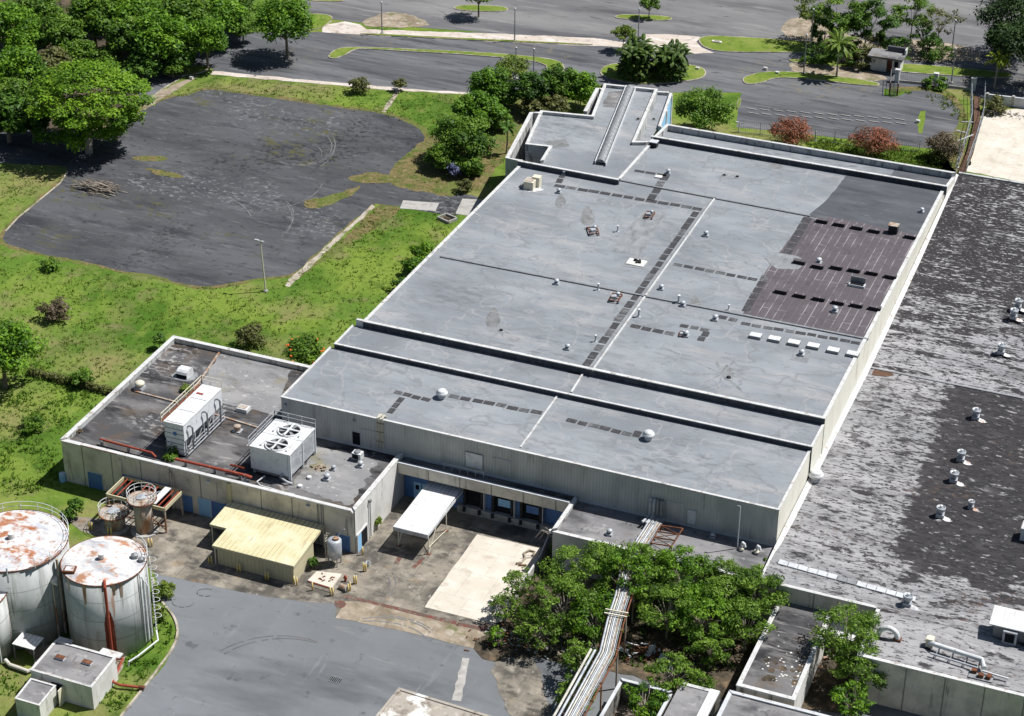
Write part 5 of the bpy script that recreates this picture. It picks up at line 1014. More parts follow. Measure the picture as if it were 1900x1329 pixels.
# ------------------------------------------------------------------ tanks, sheds, pipes and yard things
def tank(name, label, c, r, h, topm, rail_arc=None, group='big white storage tanks'):
    t = thing(name, label, 'storage tank', (c.x, c.y, 0), group)
    MB().lathe([(r, 0), (r, h)], (c.x, c.y, 0), 64).build('shell', MT['tank'], t, True)
    rf = MB().lathe([(r + .06, h - .02), (r + .06, h + .05), (r * .5, h + .28), (0, h + .42)], (c.x, c.y, 0), 64).build('roof', MT[topm], t)
    MB().ring((c.x, c.y, h + .02), r + .06, .06, 64).build('rim', MT['rust'], t)
    MB().tube([(c.x - .1, c.y - .2, h + .4), (c.x - .1, c.y - .2, h + .95)], .3, 12).build('hatch', MT['tanktop2'], rf)
    if rail_arc:
        b = MB(); a0, a1 = rail_arc
        for hh in (.5, 1.0): b.ring((c.x, c.y, h + hh), r + .12, .03, 48, 5, a0, a1)
        k = max(3, int((a1 - a0) * r / 1.6))
        for i in range(k + 1): a = a0 + (a1 - a0) * i / k; b.bar((c.x + (r + .12) * math.cos(a), c.y + (r + .12) * math.sin(a), h - .1), (c.x + (r + .12) * math.cos(a), c.y + (r + .12) * math.sin(a), h + 1), .05)
        b.build('railing', MT['white_metal'], t)
    return t, rf
c1 = P(26, 1003, 9.2); T1, RF1 = tank('storage_tank', 'big white storage tank with rusty top and full ring railing', c1, 5.1, 9.2, 'tanktop', (-.6, 5.0))
for a in (-2.0, -1.35, -1.1):
    MB().bar((c1.x + 5.2 * math.cos(a), c1.y + 5.24 * math.sin(a), 8.0), (c1.x + 5.24 * math.cos(a), c1.y + 5.24 * math.sin(a), 9.7), .12).build('bracket', MT['galv'], T1)
a = -.15; MB().tube([(c1.x + 5.35 * math.cos(a), c1.y + 5.35 * math.sin(a), .2), (c1.x + 5.35 * math.cos(a), c1.y + 5.35 * math.sin(a), 9.0)], .14, 8).build('pipe', MT['rusty_steel'], T1)
c2 = P(193, 1041, 8.7); T2, RF2 = tank('storage_tank', 'white storage tank with blotched rusty top and a red pipe down its front', c2, 4.0, 8.7, 'tanktop2', (.35, 1.25))
# the rust coloured pipe and the streak below it
a = -1.0; pt = lambda a, r, z: (c2.x + r * math.cos(a), c2.y + r * math.sin(a), z)
MB().tube([pt(a, 3.5, 8.9), pt(a, 3.95, 8.95), pt(a, 4.2, 8.7), pt(a, 4.2, .5), pt(a, 4.6, .3)], .15, 10).build('red_pipe', MT['red'], T2)
b = MB(); r2 = random.Random(4)
L_, R_ = [], []; NS = 46; wl = wr = .10
for i in range(NS):
    z = .12 + i * .125; f = 1.0 if i < NS - 12 else .35 + .65 * (NS - 1 - i) / 12
    L_.append(pt(a - .10 * f - r2.uniform(0, .014), 4.012, z)); R_.append(pt(a + .115 * f + r2.uniform(0, .018), 4.012, z))
def cyl(u, v, t): ang = [math.atan2(w[1] - c2.y, w[0] - c2.x) for w in (u, v)]; a_ = ang[0] + (ang[1] - ang[0]) * t; return pt(a_, 4.014, u[2])
for i in range(NS - 1):
    for k in range(6): b.quad(cyl(L_[i], R_[i], k / 6), cyl(L_[i], R_[i], (k + 1) / 6), cyl(L_[i + 1], R_[i + 1], (k + 1) / 6), cyl(L_[i + 1], R_[i + 1], k / 6))
b.build('rust_streak', MT['streak'], T2)
for a3, l3 in ((-.62, 1.6), (-1.5, 2.2), (-2.0, 1.4), (-.8, 1.2)):
    b = MB(); b.add([pt(a3 - .06, 4.009, 8.6), pt(a3 + .05, 4.009, 8.6), pt(a3 + .02, 4.009, 8.6 - l3), pt(a3 - .03, 4.009, 8.6 - l3)], [(3, 2, 1, 0)]); b.build('rust_streak', MT['rusty_steel'], T2)
b = MB(); q = pt(-2.2, 3.4, 8.85); b.cbox(q[0], q[1], 8.78, 1.1, 1.0, .3, .3); h = b.build('roof_hatch', MT['rust'], RF2); MB().cbox(q[0], q[1], 9.08, .8, .7, .03, .3).build('lid', MT['tanktop'], RF2)
for q, s in ((pt(.5, 2.9, 8.95), .35), (pt(.35, 3.6, 8.85), .3)): MB().lathe([(s, 0), (s, .3), (0, .45)], q, 12).build('vent', MT['steel'], RF2)
# ladder and pipes on its right side
b = MB()
for k in range(5): aa = -.1 + k * .075; b.tube([pt(aa, 4.15 + .12 * (k % 2), .6), pt(aa, 4.15 + .12 * (k % 2), 8.2 - .5 * k), pt(aa, 4.1, 8.6 - .5 * k)], .055 + .03 * (k % 2), 6)
b.build('pipe', MT['white_metal'], T2)
b = MB()
for aa in (.30, .40): b.tube([pt(aa, 4.4, .3), pt(aa, 4.4, 9.8)], .03, 5)
for i in range(26): b.bar(pt(.30, 4.4, .5 + i * .35), pt(.40, 4.4, .5 + i * .35), .035)
for i in range(8):
    for k in range(7): a_, b_ = k / 7 * math.pi * 1.0, (k + 1) / 7 * math.pi; f = lambda t: pt(.35 + .085 * math.cos(t), 4.4 + .62 * math.sin(t), 2.4 + i * .95); b.bar(f(a_), f(b_), .04)
b.build('ladder', MT['white_metal'], T2)
MB().tube([pt(.25, 4.5, .9), pt(0, 5.2, .8), pt(-.55, 5.4, .7), pt(-.72, 5.5, .5), pt(-.74, 5.5, 0)], .09, 8).build('drain_pipe', MT['white_metal'], T2)
bx = P(12, 1228, 0); c3 = Vector((bx.x - 4.3, bx.y + .5, 0)); T3, _ = tank('storage_tank', 'storage tank cut off by the photo edge, with caged ladder on its side', c3, 4.2, 6.8, 'tanktop2')
b = MB(); q0 = Vector((c3.x + 4.0, c3.y + 1.9, 0))
for dx in (-.22, .22): b.tube([q0 + Vector((dx, 0, .3)), q0 + Vector((dx, 0, 8))], .035, 5)
for i in range(22): b.bar(q0 + Vector((-.22, 0, .5 + i * .34)), q0 + Vector((.22, 0, .5 + i * .34)), .035)
for i in range(7): b.ring((q0.x, q0.y - .1, 2.2 + i * .85), .42, .025, 12, 4)
b.build('ladder', MT['cream_metal'], T3)
for k in range(3): MB().tube([(c3.x + 4.1 - .3 * k, c3.y - 1.0 - .5 * k, .2), (c3.x + 4.1 - .3 * k, c3.y - 1.0 - .5 * k, 6.6)], .08, 6).build('pipe', MT['white_metal'], T3)
T = thing('ground_pipe', 'thick white pipe bending over the ground between the cut off tank and the pump house', 'pipe', P(40, 1240))
MB().tube([P(10, 1225, .4), P(18, 1234, .35), P(52, 1246, .35), P(64, 1240, .35), P(70, 1226, .35)], .2, 10).build('pipe', MT['insul'], T)
# catwalk tube between the tanks
T = thing('tank_bridge_pipe', 'rusty pipe and white chute bridging the gap of the two big tanks', 'pipe', (c2.x - 4.2, c2.y, 0))
MB().tube([(c1.x + 4.9, c1.y + .9, 8.2), (c2.x - 3.3, c2.y + 1.6, 8.1)], .16, 8).build('pipe', MT['red'], T)
b = MB(); pr = [(-.55, 0), (-.4, .28), (0, .42), (.4, .28), (.55, 0)]; q0, q1 = P(98, 1085, 6.5), P(108, 1035, 7.6)
b.add([(q0.x + u, q0.y, q0.z + v) for u, v in pr] + [(q1.x + u * .7, q1.y, q1.z + v) for u, v in pr], [(i, i + 1, 6 + i, 5 + i) for i in range(4)] + [(4, 3, 2, 1, 0), (5, 6, 7, 8, 9), (0, 5, 9, 4)]); b.build('chute', MT['trim'], T)
for q in (q0, q1): MB().bar((q.x, q.y, 0), (q.x, q.y, q.z), .14).build('post', MT['rusty_steel'], T)
# two small rusty tanks with ring railings and the beam frame behind
def small_tank(label, px, py, r, h, rr, m):
    p = P(px, py, 0); t = thing('small_tank', label, 'tank', p, 'small rusty tanks by the beam frame')
    MB().lathe([(r, .15), (r, h)], p, 32).build('shell', MT[m], t, True)
    pl = MB().lathe([(rr, h - .1), (rr, h), (r * .9, h + .02), (r * .5, h + .15), (0, h + .22)], p, 32).build('platform', MT['rusty_steel'], t)
    MB().lathe([(r * .62, h + .05), (r * .6, h + .22), (0, h + .34)], p, 18).build('lid', MT['galv'] if m != 'steel' else MT['rust'], pl)
    MB().ring((p.x, p.y, h - .04), rr + .02, .07, 32).build('rim', MT['rust'], pl)
    b = MB()
    for hh in (.5, .95): b.ring((p.x, p.y, h + hh), rr, .032, 36)
    for i in range(12): a = i * math.pi / 6; b.bar((p.x + rr * math.cos(a), p.y + rr * math.sin(a), h), (p.x + rr * math.cos(a), p.y + rr * math.sin(a), h + .95), .05)
    b.build('railing', MT['white_metal'], t)
    MB().lathe([(r + .5, 0), (r + .5, .15), (0, .16)], p, 24).build('base', MT['concrete'], t)
    return t, p
ta, pa = small_tank('squat small tank with rusty lid and ring railing', 214, 978, 1.1, 1.9, 1.55, 'rusty_steel')
tb, pb = small_tank('tall rust streaked small tank beside the squat one', 269, 985, .95, 4.1, 1.5, 'rusty_steel')
MB().tube([pb + Vector((.1, .2, 4.3)), pb + Vector((2.0, .6, 5.1))], .06, 6).build('mast', MT['white_metal'], tb)
MB().tube([pa + Vector((.9, .3, 2.1)), pa + Vector((1.8, .8, 4.0))], .05, 6).build('mast', MT['galv'], ta)
T = thing('beam_frame', 'yellowish steel platform frame with rusty cross beams between small tanks and building', 'steel frame', (-103, 153, 0))
zf = 3.0; c4 = [Vector((-106.9, 151.7, zf)), Vector((-99.9, 151.7, zf)), Vector((-99.9, 155.3, zf)), Vector((-106.9, 155.3, zf))]
b = MB()
for i in range(4): b.bar(c4[i], c4[(i + 1) % 4], .14, .4)
b.build('edge_beam', MT['yellow_wall'], T)
for k in range(11):
    x = -106.4 + k * .62
    if k in (2, 3, 7): continue
    MB().bar((x, 151.75, zf + .05), (x, 155.25, zf + .05), .1).build('cross_beam', MT['red'], T)
for x in (-106.8, -103.4, -100.0):
    for y in (151.8, 155.2): MB().bar((x, y, 0), (x, y, zf), .16).build('leg', MT['rusty_steel'], T)
b = MB(); b.bar((-106.8, 151.8, .8), (-100, 151.8, .8), .1); b.bar((-100, 151.8, .3), (-103.4, 151.8, 2.8), .08); b.build('brace', MT['rust'], T)
MB().box(-101.8, -101.1, 151.9, 155.1, zf + .2, zf + .3).build('walkway', MT['white_rib'], T)
# yellow shed against the utility building
T = thing('yellow_shed', 'yellow ribbed metal shed with notched lean-to roof', 'shed', (-88, 152, 0))
def rz(y): return 2.45 + (y - 148.6) * .045
def slab(b, poly, th): b.prism(poly, [rz(y) - th for x, y in poly], [rz(y) for x, y in poly])
rp = [(-94.65, 155.95), (-94.65, 151.75), (-92.65, 151.75), (-92.65, 148.7), (-83.4, 148.7), (-83.55, 155.95)]
b = MB(); slab(b, ccw(rp), .07); b.build('roof', MT['yellow_rib'], T)
b = MB()
for i in (1, 2, 3, 4): 
    p_, q_ = rp[i - 0], rp[(i + 1) % 6]
    b.bar((p_[0], p_[1], rz(p_[1]) - .16), (q_[0], q_[1], rz(q_[1]) - .16), .06, .28)
b.build('fascia', MT['yellow_wall'], T)
MB().box(-92.3, -83.6, 149.0, 149.1, 0, 2.35).build('wall', MT['yellow_wall'], T); MB().box(-83.7, -83.6, 149.1, 153.4, 0, 2.4).build('wall', MT['yellow_wall'], T); MB().box(-92.3, -92.2, 149.1, 155.9, 0, 2.4).build('wall', MT['yellow_wall'], T)
for x, y in ((-94.5, 151.9), (-92.5, 148.9), (-83.6, 155.7)): MB().bar((x, y, 0), (x, y, rz(y) - .2), .1).build('post', MT['cream_metal'], T)
# white canopy at the dock
T = thing('white_canopy', 'white ribbed lean-to canopy on thin braced posts in front of the dock', 'canopy', (-75, 163, 0))
cz = lambda y: 2.85 + (y - 158.3) * .02
cp = [(-76.85, 158.35), (-73.05, 158.35), (-73.1, 167.65), (-76.9, 167.65)]
b = MB(); b.prism(cp, [cz(y) - .06 for x, y in cp], [cz(y) for x, y in cp]); b.build('roof', MT['white_rib'], T)
b = MB(); b.box(-76.9, -73.0, 158.28, 158.36, 2.4, 2.86); b.build('front_fascia', MT['galv'], T); b = MB(); b.box(-73.06, -72.98, 158.361, 167.6, 2.55, 2.84); b.box(-76.92, -76.86, 158.361, 167.6, 2.55, 2.84); b.build('side_fascia', MT['trim_grey'], T)
for pts in (((-73.2, 158.9), (-73.2, 158.9)), ((-73.2, 163.4), (-73.2, 163.4)), ((-76.7, 159.1), (-76.7, 159.1)), ((-76.7, 163.4), (-76.7, 163.4))):
    x, y = pts[0]; MB().bar((x, y, 0), (x, y, 2.7), .09).build('post', MT['cream_metal'], T)
    MB().cbox(x, y, 0, .45, .35, .08).build('base_plate', MT['rust'], T)
b = MB()
for x in (-73.2, -76.7): b.bar((x, 158.95, .15), (x, 161.3, 2.65), .07); b.bar((x, 163.3, 2.6), (x, 158.9, 2.3), .07); b.bar((x, 163.4, .12), (x, 158.9, .9) if x > -75 else (x, 161, 2.5), .06)
b.build('brace', MT['cream_metal'], T)
MB().box(-75.0, -74.5, 160.9, 160.95, 1.4, 1.9).build('sign_panel', MT['white_metal'], T)
# silver hopper
p = P(622, 1047); T = thing('hopper_tank', 'small dull silver cone bottom tank on legs beside the yellow shed', 'tank', p)
MB().lathe([(.15, .55), (.72, 1.1), (.74, 3.0), (.5, 3.12), (0, 3.2)], p, 24).build('shell', MT['galv'], T, True)
MB().lathe([(.3, 3.1), (.3, 3.35), (0, 3.4)], (p.x + .2, p.y, 0), 12).build('manhole', MT['rusty_steel'], T)
b = MB(); [b.bar((p.x + .62 * math.cos(a), p.y + .62 * math.sin(a), 0), (p.x + .7 * math.cos(a), p.y + .7 * math.sin(a), 1.3), .09) for a in (.8, 2.4, 3.9, 5.5)]; b.build('leg', MT['steel'], T)
b = MB(); [b.tube([(p.x - .95, p.y + dy, .1), (p.x - .95, p.y + dy, 3.5), (p.x - .6, p.y + dy, 3.5)], .035, 5) for dy in (-.2, .2)]; [b.bar((p.x - .95, p.y - .2, .4 + .32 * i), (p.x - .95, p.y + .2, .4 + .32 * i), .04) for i in range(9)]; b.build('ladder', MT['cream_metal'], T)
MB().tube([(p.x + .1, p.y + .2, 3.2), (p.x + .9, p.y + .6, 4.2)], .07, 6).build('pipe', MT['galv'], T)
# concrete pad with railing, bollards
qq = ccw(px_poly([(571, 1077), (588, 1060), (634, 1065), (616, 1091)], .2)); p = Vector((qq[0][0], qq[0][1], 0))
T = thing('equipment_pad', 'pale raised concrete pad littered with scraps between yellow posts', 'concrete pad', p); MB().prism(qq, 0, .22).build('slab', MT['slab'], T)
b = MB(); cxy = Vector((sum(a for a, _ in qq) / 4, sum(b_ for _, b_ in qq) / 4, .22)); [b.cbox(cxy.x + rnd.uniform(-1, 1), cxy.y + rnd.uniform(-.6, .6), .22, rnd.uniform(.1, .4), .12, .08, rnd.uniform(0, 3)) for _ in range(12)]; b.build('scrap', MT['rust'], T)
b = MB(); b.bar(P(572, 1079, .45), P(617, 1093, .45), .07); b.build('low_rail', MT['red'], T)
proto = None
bol = [((546, 1085), 'yellow bollard at the shed corner, first of a pair'), ((551, 1087), 'yellow bollard at the shed corner, second of a pair'), ((580, 1096), 'single yellow bollard on the rail below the pale pad'), ((613, 1105), 'yellow bollard at the pale pad corner, first of a pair'), ((618, 1106), 'yellow bollard at the pale pad corner, second of a pair'),
       ((646, 1099), 'yellow bollard by the red marked ground, nearer of a pair'), ((650, 1096), 'yellow bollard by the red marked ground, farther of a pair'), ((657, 1083), 'yellow bollard beside the red hydrant, first of a pair'), ((661, 1084), 'yellow bollard beside the red hydrant, second of a pair'),
       ((675, 1060), 'yellow bollard by the white lump, first of a pair'), ((679, 1061), 'yellow bollard by the white lump, second of a pair'), ((673, 1030), 'single yellow bollard at the corner door of the utility building'), ((441, 1061), 'pale bollard before the shed wall, first of the inner pair'), ((446, 1062), 'pale bollard before the shed wall, second of the inner pair'),
       ((493, 1076), 'pale bollard before the shed wall, first of the outer pair'), ((498, 1077), 'pale bollard before the shed wall, second of the outer pair'), ((388, 1046), 'pale bollard at the open shed bay, first of a pair'), ((393, 1047), 'pale bollard at the open shed bay, second of a pair'),
       ((201, 993), 'yellow bollard in the shade before the squat tank, first of a pair'), ((207, 994), 'yellow bollard in the shade before the squat tank, second of a pair'), ((166, 982), 'yellow bollard by the grass at the squat tank, first of a pair'), ((171, 984), 'yellow bollard by the grass at the squat tank, second of a pair'),
       ((276, 1014), 'yellow bollard between the tall small tank and the ladder, first of a pair'), ((282, 1015), 'yellow bollard between the tall small tank and the ladder, second of a pair'), ((272, 1046), 'yellow bollard behind the ladder of the red piped tank, first of a pair'), ((278, 1049), 'yellow bollard behind the ladder of the red piped tank, second of a pair')]
for (px, py), lab in bol:
    if proto is None:
        proto = thing('bollard', '', 'bollard', (0, 0, 0)); MB().lathe([(.085, 0), (.085, 1.0)], n=10).local('post', MT['yellow'], proto, True); MB().lathe([(.085, .999), (.05, 1.06), (0, 1.08)], n=10).local('cap', MT['cream_metal'], proto); o = proto
    else: o = dup(proto)
    o.location = P(px, py); o['label'] = lab; o['group'] = 'yellow bollards round the yard'
p = P(641, 1079); T = thing('fire_hydrant', 'small red hydrant between bollards on the stained concrete', 'hydrant', p)
MB().lathe([(.12, 0), (.12, .5), (.16, .52), (.16, .6), (.08, .75), (0, .77)], p, 10).build('body', MT['red'], T); MB().bar(p + Vector((-.22, 0, .4)), p + Vector((.22, 0, .4)), .1).build('outlet', MT['red'], T)
p = P(637, 1094); T = thing('oil_drum', 'fallen rusty drum next to the yellow bollards', 'drum', p); MB().tube([p + Vector((-.4, .1, .28)), p + Vector((.4, -.1, .28))], .28, 14).build('body', MT['rusty_steel'], T); MB().tube([p + Vector((.4, -.1, .28)), p + Vector((.43, -.105, .28))], .25, 14).build('lid', MT['trim_grey'], T)
p = P(683, 1050); T = thing('white_bucket', 'small white bucket on the stained concrete by the bollards', 'bucket', p); MB().lathe([(.2, 0), (.24, .45), (.2, .45), (.18, .1)], p, 12).build('body', MT['white_metal'], T); MB().ring((p.x, p.y, .45), .24, .025, 14).build('rim', MT['galv'], T)
p = P(117, 893); T = thing('blue_drum', 'pale blue drum standing in the shade by the building corner', 'drum', p); MB().lathe([(.35, 0), (.38, .3), (.35, .5), (.38, .7), (.35, 1.0), (0, 1.0)], p, 16).build('body', MT['lightblue'], T); MB().lathe([(.3, 1.0), (.28, 1.06), (0, 1.06)], p, 16).build('lid', MT['white_metal'], T)
p = P(622, 1262); T = thing('drain_grate', 'black iron drain grate set in the grey yard', 'drain grate', p); MB().cbox(p.x, p.y, .0, 1.1, .75, .03).build('pit', MT['void'], T)
b = MB(); [b.cbox(p.x - .45 + k * .18, p.y, .03, .05, .7, .03) for k in range(6)]; [b.cbox(p.x, p.y + s * .38, .03, 1.1, .06, .031) for s in (-1, 1)]; b.build('bar', MT['steel'], T)
p = P(975, 1035); T = thing('hose_coil', 'rusty bent strip lying on the pale concrete slab', 'scrap', p)
MB().tube([P(958, 1046, .12), P(968, 1044, .12), P(974, 1036, .12), P(972, 1027, .12), P(982, 1022, .12), P(992, 1024, .12), P(988, 1031, .12)], .13, 6).build('strip', MT['dirt'], T); MB().tube([P(962, 1049, .1), P(977, 1049, .1)], .1, 6).build('offcut', MT['rust'], T)
# retaining wall beside the white slab
T = thing('low_yard_wall', 'low concrete wall with pipes along the slab edge by the foreground trees', 'wall', P(1000, 1050)); q = [(1019, 992), (1003, 1030), (974, 1074), (948, 1114)]
b = MB(); w_ = px_poly(q, .9); a_, c_ = offset_open(w_, .12), offset_open(w_, -.12); [b.prism([a_[i], a_[i + 1], c_[i + 1], c_[i]], 0, .9) for i in range(3)]; b.build('wall', MT['concrete'], T); MB().tube([(x, y, .97) for x, y in w_], .07, 6).build('top_pipe', MT['white_metal'], T)
# pump house and the little block in front
def hut(name, label, poly, h, par, roofm, wallm='white_wall'):
    t = thing(name, label, 'hut', (poly[0][0], poly[0][1], 0)); r = block(t, ccw(poly), 0, h - .12, {0: h, 1: h, 2: h, 3: h}, wallm, roofm, 'trim', .18, .08); return t, r
PH, rPH = hut('pump_house', 'white walled pump house with grey flat roof and two rusty roof vents', [(-98.2, 124.4), (-91.6, 124.4), (-91.9, 129.1), (-98.5, 129.1)], 2.7, .1, 'roof_low')
for px, py in ((112, 1222), (162, 1231)):
    p = P(px, py, 2.6); MB().cbox(p.x, p.y, 2.58, .9, .45, .22).build('roof_vent', MT['white_metal'], PH); MB().cbox(p.x, p.y, 2.8, .95, .5, .03).build('vent_lid', MT['rust'], PH)
d = MB().box(-95.95, -94.75, 124.28, 124.42, 0, 1.95).build('door', MT['void'], PH); MB().box(-94.78, -94.68, 123.5, 124.4, 0.05, 1.9).build('door_leaf', MT['cream_metal'], d)
MB().box(-97.0, -96.0, 124.32, 124.39, 0.02, 1.9).build('door', MT['cream_metal'], PH); MB().box(-97.4, -97.05, 124.32, 124.39, .2, 1.8).build('vent_panel', MT['rust'], PH)
MB().box(-98.9, -97.4, 129.05, 130.3, 2.0, 2.15).build('side_canopy', MT['trim'], PH); MB().box(-93.8, -91.6, 129.12, 129.9, 2.5, 2.62).build('side_canopy', MT['trim'], PH)
T = thing('white_block_hut', 'small white block hut with stained roof attached before the pump house', 'hut', (-97, 121, 0))
block(T, [(-97.6, 120.9), (-95.0, 120.9), (-95.2, 123.9), (-97.9, 123.9)], 0, 2.05, {0: 2.15, 1: 2.15, 2: 2.15, 3: 2.15}, 'white_wall', 'roof_low', 'trim', .12, .08)
T = thing('red_valve_pipe', 'bright red pipe with valve running from the pump house to the kerb', 'pipe', P(215, 1265))
MB().tube([P(200, 1258, .5), P(206, 1264, .5), P(222, 1271, .45), P(262, 1276, .35)], .13, 8).build('pipe', MT['red'], T); MB().tube([pt(-1.0, 4.6, .3), P(228, 1222, .3), P(216, 1250, .4), P(206, 1264, .5)], .12, 8).build('feed_pipe', MT['red'], T)
MB().lathe([(.22, 0), (.22, .12), (.1, .14), (.1, .5)], P(208, 1264, .5), 10).build('valve', MT['red'], T); MB().bar(P(205, 1275, 0), P(207, 1266, .5), .1).build('stand', MT['rust'], T)
MB().tube([P(258, 1275, .36), P(268, 1276, .34)], .2, 10).build('flange', MT['rust'], T)
q = P(52, 1189, 1.9); T = thing('ribbed_shelter', 'small open shelter with white ribbed roof behind the pump house', 'shelter', (q.x, q.y, 0))
MB().prism([(q.x - 1.2, q.y - .9), (q.x + 1.2, q.y - .9), (q.x + 1.2, q.y + .9), (q.x - 1.2, q.y + .9)], [1.75, 1.75, 1.9, 1.9], [1.82, 1.82, 1.97, 1.97]).build('roof', MT['white_rib'], T)
for sx in (-1.1, 1.1):
    for sy in (-.8, .8): MB().bar((q.x + sx, q.y + sy, 0), (q.x + sx, q.y + sy, 1.75), .08).build('post', MT['steel'], T)
# pipe rack from the annex over the trees' ground to the bottom of the picture
T = thing('pipe_rack', 'long elevated pipe rack carrying many silver pipes through the foreground trees', 'pipe rack', (-49.5, 148, 0))
zr = 5.0; path = [(1222, 960, 5.1), (1182, 1022, 5.1), (1163, 1062, 5.1), (1155, 1105, 5.1), (1140, 1152, 5.05), (1126, 1212, 5.0), (1062, 1330, 4.95), (1010, 1420, 4.9)]
cen = [P(a, b_, z) for a, b_, z in path]
def shifted(pts, d):
    out = []
    for i, p_ in enumerate(pts):
        a_ = pts[max(i - 1, 0)]; b_ = pts[min(i + 1, len(pts) - 1)]; t = (b_ - a_); t.z = 0; t.normalize(); out.append(p_ + Vector((t.y, -t.x, 0)) * d)
    return out
specs = [(.95, .16, 'galv'), (.58, .13, 'insul'), (.28, .09, 'galv'), (.04, .10, 'white_metal'), (-.18, .07, 'galv'), (-.38, .09, 'insul'), (-.58, .07, 'rusty_steel'), (-.78, .08, 'galv'), (-1.0, .06, 'steel')]
for d, r, m in specs: MB().tube(shifted(cen, d * .68), r * .66, 8).build('pipe', MT[m], T)
side = shifted(cen[5:], 1.15); MB().tube(side, .13, 8).build('pipe', MT['galv'], T); side = shifted(cen[5:], 1.55); MB().tube(side, .12, 8).build('pipe', MT['insul'], T)
for d in (.85, -.85): MB().tube([q - Vector((0, 0, .32)) for q in shifted(cen[2:], d)], .09, 5).build('side_beam', MT['rust'], T)
dist = [0]
for i in range(1, len(cen)): dist.append(dist[-1] + (cen[i] - cen[i - 1]).length)
def along(s):
    for i in range(1, len(cen)):
        if s <= dist[i] or i == len(cen) - 1: t = (s - dist[i - 1]) / (dist[i] - dist[i - 1]); d = (cen[i] - cen[i - 1]).normalized(); return cen[i - 1].lerp(cen[i], t), Vector((d.y, -d.x, 0)).normalized()
s = 1.0; k = 0
while s < dist[-1]:
    q, nn = along(s); on_roof = q.y > 161
    MB().bar(q - nn * .95 - Vector((0, 0, .24)), q + nn * .95 - Vector((0, 0, .24)), .12).build('cross_beam', MT['rust'], T)
    if k % 2 == 0:
        for e in (-.85, .85): v = q + nn * e; MB().bar((v.x, v.y, ZD if on_roof else 0), (v.x, v.y, v.z - .25), .14).build('leg', MT['rusty_steel'], T)
    s += 2.6; k += 1
q, nn = along((dist[4] + dist[3]) / 2 + 1.2)
for o_ in (-.25, .35): d_ = Vector((nn.y, -nn.x, 0)); MB().bar(q - nn * 1.1 + d_ * o_ + Vector((0, 0, .22)), q + nn * 1.1 + d_ * o_ + Vector((0, 0, .3)), .12).build('strap', MT['cream_metal'], T)
T = thing('wall_pipes', 'four dark pipes bending out of the cladding and down to the annex roof', 'pipe', (P(1222, 950, ZD).x, YF, ZD))
for k in range(4):
    x = onfront(1210 + 7 * k, 920, 0, 0)[0]; MB().tube([(x, YF + .05, 6.9), (x, YF - .35, 6.95), (x, YF - .5, 6.6), (x, YF - .5, 5.2), (x - .05, YF - 1.0, 5.1), (x - .3, YF - 2.0, 5.1)], .14, 8).build('pipe', MT['galv' if k < 2 else 'steel'], T)
# brush pile, planter, lamp posts, fences, guard house ----------------------------------------------------------
p = P(183, 352); T = thing('brush_pile', 'pile of cut grey branches dumped on the old asphalt', 'brush pile', p)
for nm, m, cnt, w in (('branch', 'palebark', 130, .07), ('twig', 'bark', 100, .035)):
    b = MB()
    for _ in range(cnt):
        a = rnd.uniform(-.5, .5) + rnd.choice((0, math.pi)); r = rnd.uniform(0, 2.6); L = rnd.uniform(.8, 2.6); q = p + Vector((rnd.gauss(0, 1.35), rnd.gauss(0, .8), rnd.uniform(.05, .9))); d = Vector((math.cos(a), math.sin(a) * .8, rnd.uniform(-.15, .2))) * L
        b.tube([q - d / 2, q + Vector((0, 0, .1)), q + d / 2], [w, w * .8, w * .3], 5, False)
    b.build(nm, MT[m], T)
p = P(829, 405); T = thing('planter_box', 'low square timber planter by the striped path', 'planter', p); b = MB(); q = px_poly([(812, 403), (832, 412), (848, 405), (828, 397)], .3); [b.bar((q[i][0], q[i][1], .2), (q[(i + 1) % 4][0], q[(i + 1) % 4][1], .2), .18, .4) for i in range(4)]; b.build('frame', MT['concrete'], T); MB().poly([(x, y, .12) for x, y in ccw(q)]).build('soil', MT['litter'], T)
def lamp(label, pxb, pyb, h, arm=0, m='steel', lean=(0, 0)):
    p = P(pxb, pyb); t = thing('lamp_post', label, 'lamp post', p, 'lamp posts')
    top = p + Vector((lean[0], lean[1], h)); MB().tube([p, top], [.11, .07], 8).build('pole', MT[m], t); MB().cbox(p.x, p.y, 0, .5, .5, .18).build('base', MT['concrete'], t)
    b = MB()
    if arm: b.bar(top, top + Vector((-arm, 0, .1)), .07); b.cbox(top.x - arm, top.y, top.z + .0, .55, .28, .14); b.bar(top, top + Vector((arm * .6, 0, 0)), .07); b.cbox(top.x + arm * .6, top.y, top.z - .07, .35, .25, .14)
    else: b.lathe([(.08, 0), (.2, .08), (.18, .2), (.06, .28), (0, .29)], top, 12)
    b.build('lamp_head', MT['galv'], t); return t
lamp('bare leaning floodlight pole standing in the meadow at the lot corner', 493, 541, 7.0, .5, 'cream_metal', (-.4, .1))
for px, py, h, lab in ((709, 63, 5.3, 'tall lamp post at the rounded end of the pale pavement'), (955, 76, 5.4, 'tall lamp post at midlength of the pale pavement'), (1184, 74, 5.2, 'lamp post behind the pair of bushy palms'), (957, 146, 5.0, 'first lamp post behind the wispy tree at the upper lot'), (990, 146, 4.8, 'second lamp post behind the wispy tree at the upper lot'),
                       (1491, 137, 6.4, 'dark lamp post on the island before the palm'), (1502, 107, 8.0, 'taller dark lamp post behind the island one'), (1765, 154, 5.6, 'lamp post rising in front of the right lawn'), (1765, 105, 6.0, 'dark lamp post among the thin trees'), (1776, 312, 5.6, 'lamp post by the dark shrub and the pale yard fence')):
    lamp(lab, px, py, h, 0 if py != 312 else .5)
